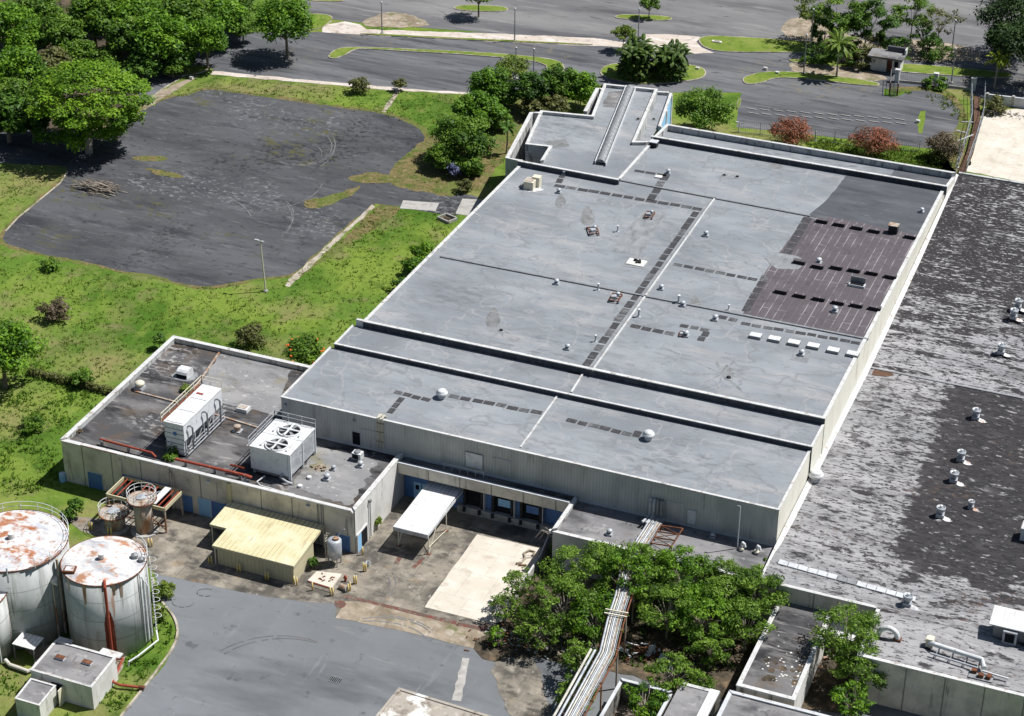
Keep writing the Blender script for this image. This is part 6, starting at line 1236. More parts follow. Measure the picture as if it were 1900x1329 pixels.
def fence(label, pts, h, step=2.4, m='steel', rails=(1.0, .5, .05), z0=0, wall=None, group=None):
    q = px_poly(pts); t = thing('fence', label, 'fence', (q[0][0], q[0][1], 0), group); bp = MB(); br = MB(); bw = MB()
    if wall: bw_ = MB(); a_, c_ = offset_open(q, .12), offset_open(q, -.12); [bw_.prism([a_[i], a_[i + 1], c_[i + 1], c_[i]], 0, wall) for i in range(len(q) - 1)]; bw_.build('plinth', MT['concrete'], t); z0 = wall
    for i in range(len(q) - 1):
        a, c = Vector((*q[i], z0)), Vector((*q[i + 1], z0)); k = max(1, int((c - a).length / step))
        for j in range(k + (i == len(q) - 2)): v = a.lerp(c, j / k); MB().bar(v, v + Vector((0, 0, h)), .08).build('post', MT[m], t)
        for f in rails: br.bar(a + Vector((0, 0, h * f)), c + Vector((0, 0, h * f)), .05)
        kk = int((c - a).length / .3)
        for j in range(kk): v = a.lerp(c, j / kk); bw.bar(v, v + Vector((0, 0, h)), .018)
    br.build('rail', MT[m], t); bw.build('wire', MT['steel'], t); return t
fence('chain link fence between the russet shrubs and the small lot', [(1371, 246), (1410, 250), (1512, 262), (1620, 275), (1705, 282)], 1.9)
T = thing('sign_post', 'short white post with arm at the green tree end of the fence', 'post', P(1371, 245)); p = P(1371, 245); MB().bar(p, p + Vector((0, 0, 1.5)), .14).build('post', MT['white_metal'], T); MB().bar(p + Vector((-.6, 0, 1.5)), p + Vector((.05, 0, 1.5)), .14).build('arm', MT['white_metal'], T)
T = thing('sign_post', 'slim white post between the two russet shrubs', 'post', P(1513, 262)); p = P(1513, 262); MB().bar(p, p + Vector((0, 0, 1.6)), .12).build('post', MT['white_metal'], T); MB().cbox(p.x, p.y, 0, .3, .3, .1).build('base', MT['concrete'], T)
fence('barred fence on a low wall in front of the right lawn', [(1664, 152), (1735, 159), (1806, 168)], 1.4, 5.0, 'steel', (1.0, .1), wall=.35)
for px, py, lab in ((1735, 159, 'pale square fence pillar midway along the lawn fence'), (1805, 168, 'dark square fence pillar at the end of the lawn fence'), (1664, 152, 'pale square pillar next to the barred gate')):
    p = P(px, py); T = thing('fence_pillar', lab, 'pillar', p); MB().cbox(p.x, p.y, 0, .7, .6, 2.0).build('shaft', MT['trim_grey'], T); MB().cbox(p.x, p.y, 2.0, .8, .7, .1).build('cap', MT['trim'], T)
fence('dark fence along the drop between weeds and pale yard', [(1801, 175), (1802, 230), (1786, 285), (1773, 320)], 1.9, 3.0, 'galv')
fence('tall fence on the wall edge of the pale concrete yard', [(1826, 172), (1824, 220), (1808, 275), (1792, 322)], 2.0, 2.6, 'galv')
T = thing('retaining_wall', 'sunken rusty channel wall between the two yard fences', 'wall', P(1813, 230)); q = px_poly([(1812, 185), (1812, 235), (1800, 285), (1784, 325)]); b = MB(); a_, c_ = offset_open(q, .45), offset_open(q, -.45); [b.prism([a_[i], a_[i + 1], c_[i + 1], c_[i]], 0, .5) for i in range(3)]; b.build('channel', MT['darkrust'], T)
b = MB(); [b.bar(P(*a, 1.6), P(*c, 1.6), .12) for a, c in (((1784, 226), (1806, 227)), ((1776, 262), (1806, 250)))]; b.build('strut', MT['trim_grey'], T)
T = thing('yard_wall', 'grey block wall behind the pale concrete yard', 'wall', P(1860, 195)); b = MB(); q = px_poly([(1826, 192), (1960, 208)], 0); a_, c_ = offset_open(q, .15), offset_open(q, -.15); b.prism([a_[0], a_[1], c_[1], c_[0]], 0, 1.6); b.build('wall', MT['trim_grey'], T)
b = MB(); [b.cbox(*P(x, y).xy, 0, .4, .5, 1.75) for x, y in ((1830, 192.5), (1878, 198), (1925, 204))]; b.build('pier', MT['concrete'], T)
p = P(1638, 133); T = thing('guard_house', 'small white guard house with flat overhanging roof', 'guard house', p)
g0, g1 = P(1614, 130), P(1662, 136); xa, xb, ya = g0.x, g1.x + .6, (g0.y + g1.y) / 2
MB().box(xa, xa + 2.5, ya, ya + 2.4, 0, 2.3).build('wall', MT['white_wall'], T); MB().box(xa + 3.4, xb, ya, ya + 2.4, 0, 2.3).build('wall', MT['white_wall'], T); MB().box(xa + 2.5, xa + 3.4, ya + .5, ya + .6, 0, 2.3).build('door', MT['rust'], T); MB().box(xa + 2.5, xa + 3.4, ya + .6, ya + 2.4, 0, 2.3).build('back_wall', MT['white_wall'], T)
MB().box(xa - .5, xb + .4, ya - .7, ya + 2.9, 2.31, 2.62).build('roof', MT['roof_low'], T); w_ = MB().box(xa + 3.7, xb - .3, ya - .02, ya + .01, 1.0, 2.0).build('window', MT['void'], T); MB().box(xa + 2.0, xb + .35, ya + 2.4, ya + 2.85, 2.62, 3.4).build('parapet', MT['roof_dark'], T); MB().box(xb + .2, xb + .4, ya + 1.6, ya + 2.9, 2.625, 3.45).build('side_panel', MT['trim'], T)
T = thing('barred_gate', 'dark barred turnstile gate in front of the guard house', 'gate', P(1656, 170)); a_, c_ = P(1650, 176), P(1665, 178)
for v in (a_, c_, P(1652, 150), P(1666, 152)): MB().bar(v, v + Vector((0, 0, 2.0)), .14).build('post', MT['rust'], T)
b = MB(); 
for (u, v) in ((a_, P(1652, 150)), (c_, P(1666, 152)), (a_, c_)):
    for j in range(9): w = u.lerp(v, j / 8); b.bar(w, w + Vector((0, 0, 1.9)), .05)
    for hh in (.1, 1.0, 1.9): b.bar(u + Vector((0, 0, hh)), v + Vector((0, 0, hh)), .06)
b.build('bar', MT['steel'], T)
p = P(1330, 80); T = thing('ground_sign', 'low white sign slab with dark panel lying on the grass island', 'sign', p); MB().cbox(p.x, p.y, .11, 1.6, .6, .22).build('slab', MT['white_wall'], T); MB().cbox(p.x, p.y, .33, .9, .3, .02).build('panel', MT['redline'], T)
for px, py, lab in ((1703, 228, 'white marker block on the slim grass island of the small lot'), (1442, 138, 'white slab marker on the hooked grass island'), (1420, 130, 'thin white marker stake on the hooked grass island'), (1294, 130, 'white cube marker on the round palm island'), (355, 147, 'white marker stone on the verge near the big tree')):
    p = P(px, py); T = thing('marker_block', lab, 'marker', p); MB().cbox(p.x, p.y, 0, .55, .4, .4).build('block', MT['white_wall'], T); MB().cbox(p.x, p.y, .4, .58, .43, .05).build('cap', MT['trim'], T)
# wheel stops in the small lot
proto = None
for r_ in range(2):
    for i in range(12):
        px = 1394 + i * 25 + r_ * 3; py = 203 + i * 1.75 + r_ * 8
        if proto is None:
            proto = thing('wheel_stop', 'pale concrete wheel stop in the double row of the small lot', 'wheel stop', (0, 0, 0), 'wheel stops in the small lot'); MB().cbox(0, 0, 0, 1.5, .15, .12).local('bar', MT['concrete'], proto); o = proto
        else: o = dup(proto)
        o.location = P(px, py, Z1)

# debris and loose things under the foreground trees
def heap(name, label, cat, px, py, parts, n, sx, sy, seed, s0=.2, s1=.8):
    p = P(px, py); g = random.Random(seed); t = thing(name, label, cat, p)
    for nm, m in parts:
        b = MB()
        for _ in range(n):
            x, y, z = p.x + g.gauss(0, sx), p.y + g.gauss(0, sy), g.uniform(.03, .3); a = g.uniform(0, 3.14); L, w = g.uniform(s0, s1), g.uniform(.1, .4) * g.uniform(s0, s1) + .06
            u = Vector((math.cos(a), math.sin(a), g.uniform(-.25, .25))) * L / 2; b.bar(Vector((x, y, z)) - u, Vector((x, y, z)) + u, w, .05)
        b.build(nm, MT[m], t)
    return t
heap('sheet_metal_heap', 'heap of torn white sheet metal beside the pipe bend', 'scrap heap', 1207, 1214, (('sheet', 'white_rib'), ('offcut', 'rust')), 16, 1.5, .6, 3, .5, 1.8)
heap('scrap_heap', 'heap of broken white panels in the alley under the tree', 'scrap heap', 1540, 1190, (('panel', 'white_wall'), ('offcut', 'rusty_steel')), 22, 1.0, 1.6, 4, .4, 1.4)
heap('rubble_heap', 'reddish rubble strewn at the end of the red drain line', 'rubble', 945, 1192, (('brick', 'rust'), ('stone', 'concrete')), 40, 2.6, .9, 5, .15, .5)
heap('rubble_heap', 'grey rubble scattered on the brown floor below the feathery trees', 'rubble', 1060, 1215, (('stone', 'concrete'), ('clod', 'dirt')), 30, 2.0, .8, 6, .15, .7)
heap('rubble_heap', 'pale rubble strip at the foot of the grey yard wall', 'rubble', 1865, 212, (('stone', 'white_wall'), ('clod', 'dirt')), 45, 2.2, .5, 7, .15, .6)
p = P(1565, 1172, 2.2); T = thing('ribbed_awning', 'white ribbed awning with rusty edge half hidden by the alley tree', 'awning', (p.x, p.y, 0))
MB().prism([(p.x - 1.6, p.y - .9), (p.x + 1.5, p.y - .9), (p.x + 1.5, p.y + .9), (p.x - 1.6, p.y + .9)], [2.0, 2.0, 2.3, 2.3], [2.07, 2.07, 2.37, 2.37]).build('roof', MT['white_rib'], T)
for sx in (-1.5, 1.4): MB().bar((p.x + sx, p.y - .8, 0), (p.x + sx, p.y - .8, 2.0), .09).build('post', MT['rust'], T)

p = P(1468, 1215, 3.3); g = random.Random(8); T = thing('roof_debris', 'leaf and gravel debris scattered over the narrow tarry block roof', 'debris', (p.x, p.y, 3.3))
for nm, m, n in (('leaf_heap', 'litter', 16), ('gravel', 'white_wall', 40)):
    b = MB()
    for _ in range(n):
        x, y = p.x + g.uniform(-1.9, 1.9), p.y - 2.5 + abs(g.gauss(0, 1)) * 3.0 - 2; s = g.uniform(.15, .5) if n < 20 else g.uniform(.05, .14)
        y = max(147.2, min(160.0, y)); x = max(-36.2, min(-31.9, x))
        b.poly([(x + s * math.cos(a) * g.uniform(.6, 1.3), y + s * math.sin(a) * g.uniform(.6, 1.3), 3.3 + g.uniform(.006, .03)) for a in (0, 1, 2.1, 3.1, 4.2, 5.2)])
    b.build(nm, MT[m], T)
# ------------------------------------------------------------------ trees and plants
def leaf_cloud(clumps, n, size, seed, asp=.6, up=.75, out=.75, jitter=.5, tint_spread=.25, shell=.5, hang=0.0):
    """many leaf sized faces spread through the clumps [(x,y,z,rx,ry,rz)]"""
    g = np.random.default_rng(seed); C = np.array([c[:6] for c in clumps], float)
    w = C[:, 3] * C[:, 4] + C[:, 3] * C[:, 5]; w /= w.sum()
    idx = g.choice(len(C), n, p=w); d = g.normal(size=(n, 3)); d[:, 2] = d[:, 2] * .9 + .22; d /= np.linalg.norm(d, axis=1)[:, None]
    r = g.random(n) ** (1 - shell) if shell < 1 else np.ones(n); r = .35 + .75 * r * (1 + .22 * g.normal(size=n))
    # sprays: pull faces towards a few random directions of each clump, so that the outline is uneven
    k = 9; dirs = g.normal(size=(len(C), k, 3)); dirs /= np.linalg.norm(dirs, axis=2)[:, :, None]
    dd = np.einsum('nkj,nj->nk', dirs[idx], d).max(axis=1); r *= .62 + .42 * np.clip(dd, 0, 1) ** 2
    pos = C[idx, :3] + d * r[:, None] * C[idx, 3:6]
    nrm = d * out + np.array([0, 0, up]) + g.normal(size=(n, 3)) * jitter; nrm /= np.linalg.norm(nrm, axis=1)[:, None]
    t = g.normal(size=(n, 3)); t[:, 2] -= hang; t -= nrm * (t * nrm).sum(1)[:, None]; t /= np.linalg.norm(t, axis=1)[:, None]; b = np.cross(nrm, t)
    s = size * (.6 + .8 * g.random(n)); t *= s[:, None] * .5; b *= (s * asp)[:, None] * .5
    v = np.stack([pos - t, pos - b * 1.0 + t * .1, pos + t, pos + b + t * .1], 1).reshape(-1, 3)
    ct = g.normal(size=len(C)) * tint_spread * .7
    tint = np.clip(.5 + ct[idx] + g.normal(size=n) * tint_spread, 0, 1)
    return v, tint
def cards(name, v, tint, m, parent=None):
    me = bpy.data.meshes.new(name); n = len(v) // 4
    me.vertices.add(len(v)); me.vertices.foreach_set('co', v.astype(np.float32).ravel())
    me.loops.add(len(v)); me.loops.foreach_set('vertex_index', np.arange(len(v), dtype=np.int32))
    me.polygons.add(n); me.polygons.foreach_set('loop_start', np.arange(0, len(v), 4, dtype=np.int32)); me.polygons.foreach_set('loop_total', np.full(n, 4, dtype=np.int32))
    a = me.attributes.new('tint', 'FLOAT', 'FACE'); a.data.foreach_set('value', tint.astype(np.float32)); me.update(calc_edges=True)
    o = link(bpy.data.objects.new(name, me)); me.materials.append(m)
    if parent is not None: o.parent = parent
    return o
def crown_clumps(c, rx, ry, rz, k, seed, lo=-.35, frac=.42):
    g = random.Random(seed); out = [(c[0], c[1], c[2], rx * .55, ry * .55, rz * .6)]
    for i in range(k):
        z = lo + (1 - lo) * (i + .5) / k; a = i * 2.39996 + g.uniform(-.4, .4); q = math.sqrt(max(0, 1 - z * z)) if z > 0 else math.sqrt(max(.2, 1 - z * z))
        f = g.uniform(.55, .8); s = g.uniform(.75, 1.25) * frac
        out.append((c[0] + rx * q * f * math.cos(a), c[1] + ry * q * f * math.sin(a), c[2] + rz * z * f, rx * s, ry * s, rz * s * .85))
    return out
def add_trunk(t, h, cl, r, seed, m='bark', lean=(0, 0), forks=5):
    g = random.Random(seed); b = MB(); f = Vector((lean[0] * .5, lean[1] * .5, h * .55))
    b.tube([(0, 0, -.05), (lean[0] * .2, lean[1] * .2, h * .3), f], [r, r * .8, r * .65], 8)
    for c in g.sample(cl, min(forks, len(cl))):
        e = Vector(c[:3]); mid = f.lerp(e, .5) + Vector((g.uniform(-.3, .3), g.uniform(-.3, .3), .2)); b.tube([f - Vector((0, 0, .1)), mid, e], [r * .5, r * .32, r * .1], 6, False)
    return b.local('trunk', MT[m], t)
TREES = {}
def tree(label, px, py, zc, r, rz, m, n=2600, size=.42, seed=1, group=None, k=13, tr=.22, tm='bark', name='tree', cat='tree', ry=None, asp=.55, like=None, lo=-.35, frac=.36, lean=(0, 0), hang=0.0, tint=.25, forks=6, jitter=.5, flat=1.0):
    """px, py: the crown's centre as seen, at height zc above the ground"""
    c = P(px, py, zc)
    if like in TREES and like is not None:
        o0, r0, rz0, z0 = TREES[like]; s = r / r0
        o = dup(o0, None, (c.x, c.y, max(0, 0)), seed * 1.7, label, group, (s, s, zc / z0)); return o
    t = thing(name, label, cat, (c.x - lean[0], c.y - lean[1], 0), group)
    cl = crown_clumps((lean[0], lean[1], zc), r, ry or r, rz, k, seed, lo, frac)
    if flat != 1.0:
        g9 = random.Random(seed + 5); cl = [(c[0] * g9.uniform(.8, 1.35), c[1] * g9.uniform(.8, 1.35), c[2] + g9.uniform(-.35, .6), c[3] * g9.uniform(.5, 1.5), c[4] * g9.uniform(.5, 1.5), c[5] * flat * g9.uniform(.6, 1.4)) for c in cl[1:] if g9.random() < .8]
    v, ti = leaf_cloud(cl, n, size * 1.2, seed, asp, hang=hang, tint_spread=tint, jitter=jitter)
    v[:, 2] = np.maximum(v[:, 2], .03)
    cards('crown' if cat == 'tree' else 'foliage', v, ti, MT[m], t)
    add_trunk(t, zc, cl, tr, seed, tm, lean, forks)
    if like: TREES[like] = (t, r, rz, zc)
    return t
gF = 'trees of the upper wood'
# the umbrella shaped rain tree at the lot
tb_ = P(165, 284); T = thing('rain_tree', 'huge umbrella crowned bright green tree overhanging the old lot', 'tree', tb_)
cl = []; g_ = random.Random(12)
for i in range(46):
    a = i * 2.39996; q = math.sqrt((i + .5) / 46); z = 12.2 - 4.6 * q ** 2.2 + g_.uniform(-.5, .5); cl.append((8.2 * q * math.cos(a), 8.2 * q * math.sin(a) + 1.5, z, 1.8, 1.8, .7))
for i in range(34):
    a = i * 2.4; q = g_.uniform(.45, 1.0); cl.append((7.2 * q * math.cos(a), 6.8 * q * math.sin(a) + 1.0, g_.uniform(2.0, 7.0), 1.6, 1.6, .8))
v, ti = leaf_cloud(cl, 24000, .46, 5, .6, up=1.1, out=.5, jitter=.45); cards('crown', v, np.clip(ti + .08, 0, 1), MT['leaf_rain'], T)
b = MB(); b.tube([(0, 0, -.1), (.1, .2, 2.0), (0, .4, 3.6)], [.6, .5, .42], 10)
for i in range(9): a = i * .7; e = Vector((5.4 * math.cos(a), 5.0 * math.sin(a) + 1, 9.0)); b.tube([(0, .3, 3.2), (e.x * .4, e.y * .4, 6.2), e], [.3, .2, .07], 6, False)
b.local('trunk', MT['palebark'], T)
# wood at the upper left
wood = [(15, 45, 6, 4.5, 'leaf_rich', 'broad tree in the photo corner of the wood'), (70, 20, 6, 4.0, 'leaf_mid', 'mid green tree beside the corner tree of the wood'), (115, 62, 5.5, 3.6, 'leaf_mid', 'thin mid green tree inside the wood above the rain tree'), (172, 28, 7, 4.4, 'leaf_mid', 'tree in the wood straight above the rain tree top'),
        (236, 70, 6, 3.6, 'leaf_mid', 'tree behind the right shoulder of the rain tree'), (255, 28, 7, 4.6, 'leaf_rich', 'bright tree at the top edge, left half of the wood'), (300, 70, 6.5, 4.6, 'leaf_rich', 'bright tree in the middle of the wood edge'), (345, 30, 7, 4.5, 'leaf_mid', 'mid green tree at the top edge before the wood gap'), (382, 72, 5.5, 3.6, 'leaf_rich', 'bright low tree at the road end of the wood'),
        (410, 28, 6, 4.2, 'leaf_rich', 'bright tree last of the wood towards the lone tree'), (262, 122, 3.2, 2.6, 'leaf_dark', 'dark undergrowth tree in the wood shade by the road'), (330, 105, 3.0, 2.6, 'leaf_dark', 'dark low tree in shade at the road side of the wood'), (30, 130, 6, 4.2, 'leaf_rich', 'tree at the photo edge level with the rain tree top'), (12, 215, 4.5, 3.6, 'leaf_dark', 'dark tree at the photo edge left of the rain tree'), (60, 222, 3.2, 2.8, 'leaf_dark', 'dark low tree under the left rim of the rain tree'),
        (96, 120, 4.8, 3.0, 'leaf_olive', 'twiggy olive tree left above the rain tree'), (18, 178, 5.0, 2.8, 'leaf_mid', 'pale green tree on the photo edge between two darker ones'), (450, 50, 3.0, 2.4, 'leaf_mid', 'low tree in the gap between the wood and the lone tree'), (200, -15, 7, 4.5, 'leaf_rich', 'tree top cut by the photo edge over the wood'), (140, 95, 3.6, 3.2, 'leaf_mid', 'low filler tree of the wood just above the rain tree top'), (50, 75, 4.5, 3.6, 'leaf_rich', 'tree of the wood below the corner pair'), (195, 110, 3.2, 2.8, 'leaf_mid', 'low tree of the wood touching the rain tree shoulder'), (285, 20, 6, 4.0, 'leaf_mid', 'softer tree at the top edge between two bright ones'), (320, 125, 2.0, 2.0, 'leaf_mid', 'low bushy tree at the bend of the upper road'), (440, 12, 5, 3.2, 'leaf_mid', 'rearmost tree before the gap to the lone tree'), (90, 165, 3.5, 2.6, 'leaf_dark', 'shaded tree between the rain tree and the photo edge group')]
seen = {}
for i, (px, py, zc, r, m, lab) in enumerate(wood):
    key_ = (m, i % 2); seen[key_] = 1
    tree(lab, px, py, zc * .92, r * 1.08, r * .85, m, 5200, .46, 100 + i, gF, 22, .3, like='wood%s%d' % key_, lo=-.6, frac=.33)
tree('lone bright tree with a hard shadow on the upper road', 530, 44, 5.8, 5.3, 4.0, 'leaf_rich', 9000, .38, 31, None, 18, .3)
tree('big leafy tree cut by the photo edge above the hedge line', 2, 652, 5, 4.6, 4.0, 'leaf_rich', 8000, .36, 32, None, 20, .3)
# shrubbery west of the office
gB = 'shrubs between the old lot and the office'
for i, (px, py, zc, r, rz_, m, n, lab) in enumerate(((858, 262, 3.2, 4.2, 3.2, 'leaf_mid', 7000, 'large dense shrub with the darkest shadow beside the lot corner'), (888, 205, 3.0, 3.4, 2.6, 'leaf_rich', 4800, 'bright shrub just above the largest shrub'), (905, 162, 3.2, 3.0, 2.8, 'leaf_rich', 4200, 'bright upright shrub at the upper lot edge'), (820, 292, 1.9, 2.2, 1.8, 'leaf_mid', 2600, 'low outer part shrub on the lot side of the largest one'),
        (990, 168, 3.2, 3.0, 2.6, 'leaf_dark', 4200, 'dark glossy shrub left of three by the office wing'), (1032, 160, 3.4, 2.8, 2.6, 'leaf_dark', 4000, 'dark glossy shrub middle of three by the office wing'), (1078, 165, 3.2, 2.7, 2.6, 'leaf_rich', 4000, 'brightest shrub of three touching the office wing'), (1030, 200, 1.8, 2.2, 1.6, 'leaf_olive', 2200, 'yellowish low shrub under the dark glossy ones'), (985, 205, 1.5, 1.7, 1.4, 'leaf_olive', 1400, 'straw coloured thin shrub beside the yellowish one'),
        (925, 225, 1.6, 2.0, 1.4, 'leaf_mid', 1700, 'small shrub between largest shrub and bent palm'), (935, 175, 2.0, 2.4, 2.0, 'leaf_dark', 2400, 'dark shrub under the wispy tree'), (870, 310, 1.4, 2.0, 1.3, 'leaf_mid', 1700, 'low shrub in front of the purple bloom'))):
    tree(lab, px, py - 4, zc * 1.12, r * 1.16, rz_ * 1.12, m, int(n * 1.35), .34, 140 + i, gB, 20, .12, 'bark', 'shrub', 'shrub', forks=5, frac=.30, lo=-.8)
tree('thin wispy yellow green tree above the shrubs', 950, 128, 4.5, 3.4, 2.0, 'leaf_yellow', 2600, .30, 160, None, 16, .1, 'palebark', frac=.30)
tree('purple blooming bush at the foot of the largest shrub', 842, 316, 1.1, 1.3, 1.1, 'purple', 1100, .26, 161, None, 8, .06, 'bark', 'bush', 'bush')
# dry bushes and plants in the meadow
gD = 'bushes in the meadow'
for i, (px, py, zc, r, m, n, lab) in enumerate(((668, 158, 1.2, 1.9, 'leaf_olive', 1300, 'dry olive bush on the verge above the old lot'), (742, 156, 1.1, 1.3, 'leaf_olive', 600, 'thin dry bush at the upper lot footpath'), (465, 622, 1.2, 2.3, 'leaf_olive', 1700, 'brown dry bush behind the utility building'), (104, 578, 1.1, 2.2, 'leaf_dry', 1500, 'brown dry bush in the meadow near the edge tree'),
        (782, 470, 1.6, 1.9, 'leaf_rich', 2200, 'green bush against the west wall, upper of the group'), (768, 492, 1.3, 1.6, 'leaf_rich', 1600, 'green bush against the west wall, middle of the group'), (742, 528, 1.0, 1.2, 'leaf_dark', 900, 'dark bush against the west wall, lowest of the group'), (295, 630, 1.3, .9, 'leaf_dark', 700, 'small dark bush at the far corner of the utility building'),
        (152, 700, 1.1, 1.5, 'leaf_mid', 1300, 'leafy bush growing out of the shadowed bank'), (60, 788, .7, 1.6, 'leaf_mid', 900, 'low bush in the meadow left of the utility building'), (140, 938, 1.3, 1.0, 'leaf_dark', 900, 'sapling at the grass edge near the squat tank'), (125, 955, .9, .8, 'leaf_dark', 500, 'smaller sapling by the big tank rim'), (95, 492, .6, 1.4, 'leaf_mid', 700, 'flat weed bush under the rim of the old lot'),
        (300, 1096, .8, 1.2, 'leaf_yellow', 900, 'bright weed bush at the kerb bend'), (288, 1138, .9, 1.3, 'leaf_yellow', 1100, 'bright vine bush at the ladder foot'), (700, 968, .9, .6, 'leaf_yellow', 420, 'small green plant at the downpipe of the utility wall'), (580, 1042, .8, .6, 'leaf_dark', 400, 'dark plant between the yellow shed and the silver tank'), (862, 346, .7, 1.4, 'leaf_olive', 800, 'low weed bush by the west end of the link road'))):
    tree(lab, px, py, zc, r, r * .75, m, n, .27, 180 + i, gD, 9, .05, 'bark', 'bush', 'bush', forks=4)
T = tree('orange flowering tree squeezed between two roofs', 565, 658, 3.6, 2.4, 2.0, 'leaf_mid', 3600, .30, 205, None, 13, .15)
b = MB(); g_ = random.Random(9)
for _ in range(16): a = g_.uniform(0, 6.28); zz = g_.uniform(-.3, 1.7); q = math.sqrt(max(.1, 1 - (zz / 2.1) ** 2)) * 2.3; b.lathe([(.0, 0), (.16, .06), (.1, .16), (0, .18)], (q * math.cos(a), q * math.sin(a), 3.7 + zz), 6)
b.local('flower', MT['flower'], T)
for px, py, zc_, z, m, lab, r in ((322, 836, .8, ZE, 'leaf_dark', 'dark weeds at the foot of the condenser front panel', .9), (343, 722, .6, ZE, 'leaf_yellow', 'yellow sapling on the roof behind the condenser railing', .55), (142, 800, .2, ZE, 'leaf_dry', 'dry tuft in the front corner of the utility roof', .5), (315, 848, .5, ZE, 'leaf_mid', 'green weeds beside the red roof pipe', .7)):
    p = P(px, py, z + zc_ * .5); t = thing('roof_weed', lab, 'weed', (p.x, p.y, z), 'weeds growing on the utility roof'); v, ti = leaf_cloud([(0, 0, zc_ * .6, r, r, zc_), (r * .5, .2, zc_ * .5, r * .6, r * .6, zc_ * .6)], 450, .24, int(px)); v[:, 2] = np.maximum(v[:, 2], .02); cards('foliage', v, ti, MT[m], t); MB().tube([(0, 0, 0), (.05, 0, zc_)], [.04, .02], 5).local('stem', MT['bark'], t)
# hedge on the bank
T = thing('hedge', 'overgrown hedge line along the shadowed bank of the meadow', 'hedge', P(130, 705)); a_, c_ = P(60, 690, .4), P(212, 728, .4); o_ = P(130, 705)
cl = [tuple((a_.lerp(c_, i / 11) - o_)[j] if j < 2 else .45 for j in range(3)) + (1.0, .6, .55) for i in range(12)]; v, ti = leaf_cloud(cl, 2600, .26, 77); v[:, 2] = np.maximum(v[:, 2], .02); cards('foliage', v, ti, MT['leaf_olive'], T)
b = MB(); [b.tube([(c[0], c[1], 0), (c[0], c[1], .5)], .03, 4) for c in cl]; b.local('stem', MT['bark'], T)
# trees at the right
tree('round green tree beside the pale blue office wall', 1308, 206, 3.6, 4.6, 3.5, 'leaf_mid', 9000, .32, 220, None, 18, .2)
for i, (px, py, r, m, lab) in enumerate(((1468, 244, 3.4, 'leaf_red', 'russet thin shrub tree nearest the green tree'), (1620, 262, 3.5, 'leaf_red', 'russet thin shrub tree between fence posts, reddest on top'), (1752, 270, 3.1, 'leaf_dry', 'dark brown shrub tree beside the yard fence'))):
    t = tree(lab, px, py, 2.3, r, 2.1, m, 3600, .24, 230 + i, 'thin shrub trees behind the warehouse', 20, .09, 'palebark', forks=18, frac=.34, tint=.3)
    v, ti = leaf_cloud(crown_clumps((0, 0, 1.3), r * .8, r * .8, 1.1, 9, 77 + i), 1000, .24, 90 + i); cards('undergrowth', v, ti, MT['leaf_olive'], t)
gR = 'trees beside the guard house'; KR = 1.3
for i, (px, py, zc, r, m, n, lab) in enumerate(((1565, 28, 6, 3.8, 'leaf_mid', 3800, 'leafy tree in the middle of the guard house group'), (1610, 38, 5.5, 3.4, 'leaf_dark', 3000, 'darker tree right of the middle one in the guard house group'), (1512, 20, 5, 2.8, 'leaf_yellow', 1500, 'thin yellowish tree left in the guard house group'), (1530, 62, 3, 2.2, 'leaf_dark', 1500, 'dark low tree under the yellowish one'), (1600, 84, 2.2, 2.4, 'leaf_olive', 1500, 'olive thicket tree behind the palm'), (1560, 98, 1.8, 2.6, 'leaf_dark', 1800, 'dark low thicket at the palm foot'), (1520, 98, 1.5, 2.2, 'leaf_dark', 1300, 'dark low thicket at the dark lamp post'),
        (1695, 22, 5, 3.0, 'leaf_mid', 1700, 'sparse tall tree left of the bare one'), (1715, 62, 3, 1.8, 'leaf_dark', 900, 'sparse low tree under the sparse tall one'), (1745, 35, 5, 2.6, 'leaf_olive', 500, 'nearly bare grey tree by the dark wood'), (1668, 88, 1.5, 1.8, 'leaf_dark', 1000, 'low dark bush behind the guard house roof'), (1600, 112, 1.2, 1.8, 'leaf_olive', 1000, 'olive bush leaning on the guard house'), (1735, 98, 1.0, 2.2, 'leaf_dark', 1100, 'low dark bush above the right lawn'), (1735, 158, .5, 1.6, 'leaf_rich', 800, 'creeping weeds at the pale fence pillar'), (1845, 200, .8, 1.6, 'leaf_olive', 900, 'bush at the foot of the grey yard wall'))):
    tree(lab, px, py, zc * 1.05, r * KR, r * KR * .85, m, int(n * 1.5), .32, 240 + i, gR, 22, .12, 'palebark', forks=12, frac=.26, lo=-.8, flat=.85)
tree('narrow dark cypress like tree by the pale road', 1635, 72, 2.0, .95, 1.9, 'leaf_dark', 1100, .26, 260, None, 9, .1)
for i, (px, py, zc, r, lab) in enumerate(((1880, 30, 7, 6.2, 'dark big tree in the upper photo corner'), (1912, 85, 6.5, 5.6, 'dark big tree below the corner one at the photo edge'), (1868, 78, 5, 4.2, 'dark tree above the end of the lawn'))):
    tree(lab, px, py, zc, r, r * .85, 'leaf_shade', 6500, .38, 270 + i, 'dark trees at the photo edge', 18, .3)
tree('light green small tree at the pavement above the bushy palms', 1157, 62, 3.0, 2.2, 1.5, 'leaf_yellow', 1500, .3, 280, None, 12, .1, 'palebark', frac=.3)
tree('small tree on the top island throwing a dark shadow', 888, -12, 4.2, 3.0, 2.2, 'leaf_mid', 2400, .34, 281, None, 12, .18)
tree('small tree on the narrow island by the top edge', 1205, 8, 2.6, 1.7, 1.5, 'leaf_mid', 1100, .3, 282, None, 10, .1)
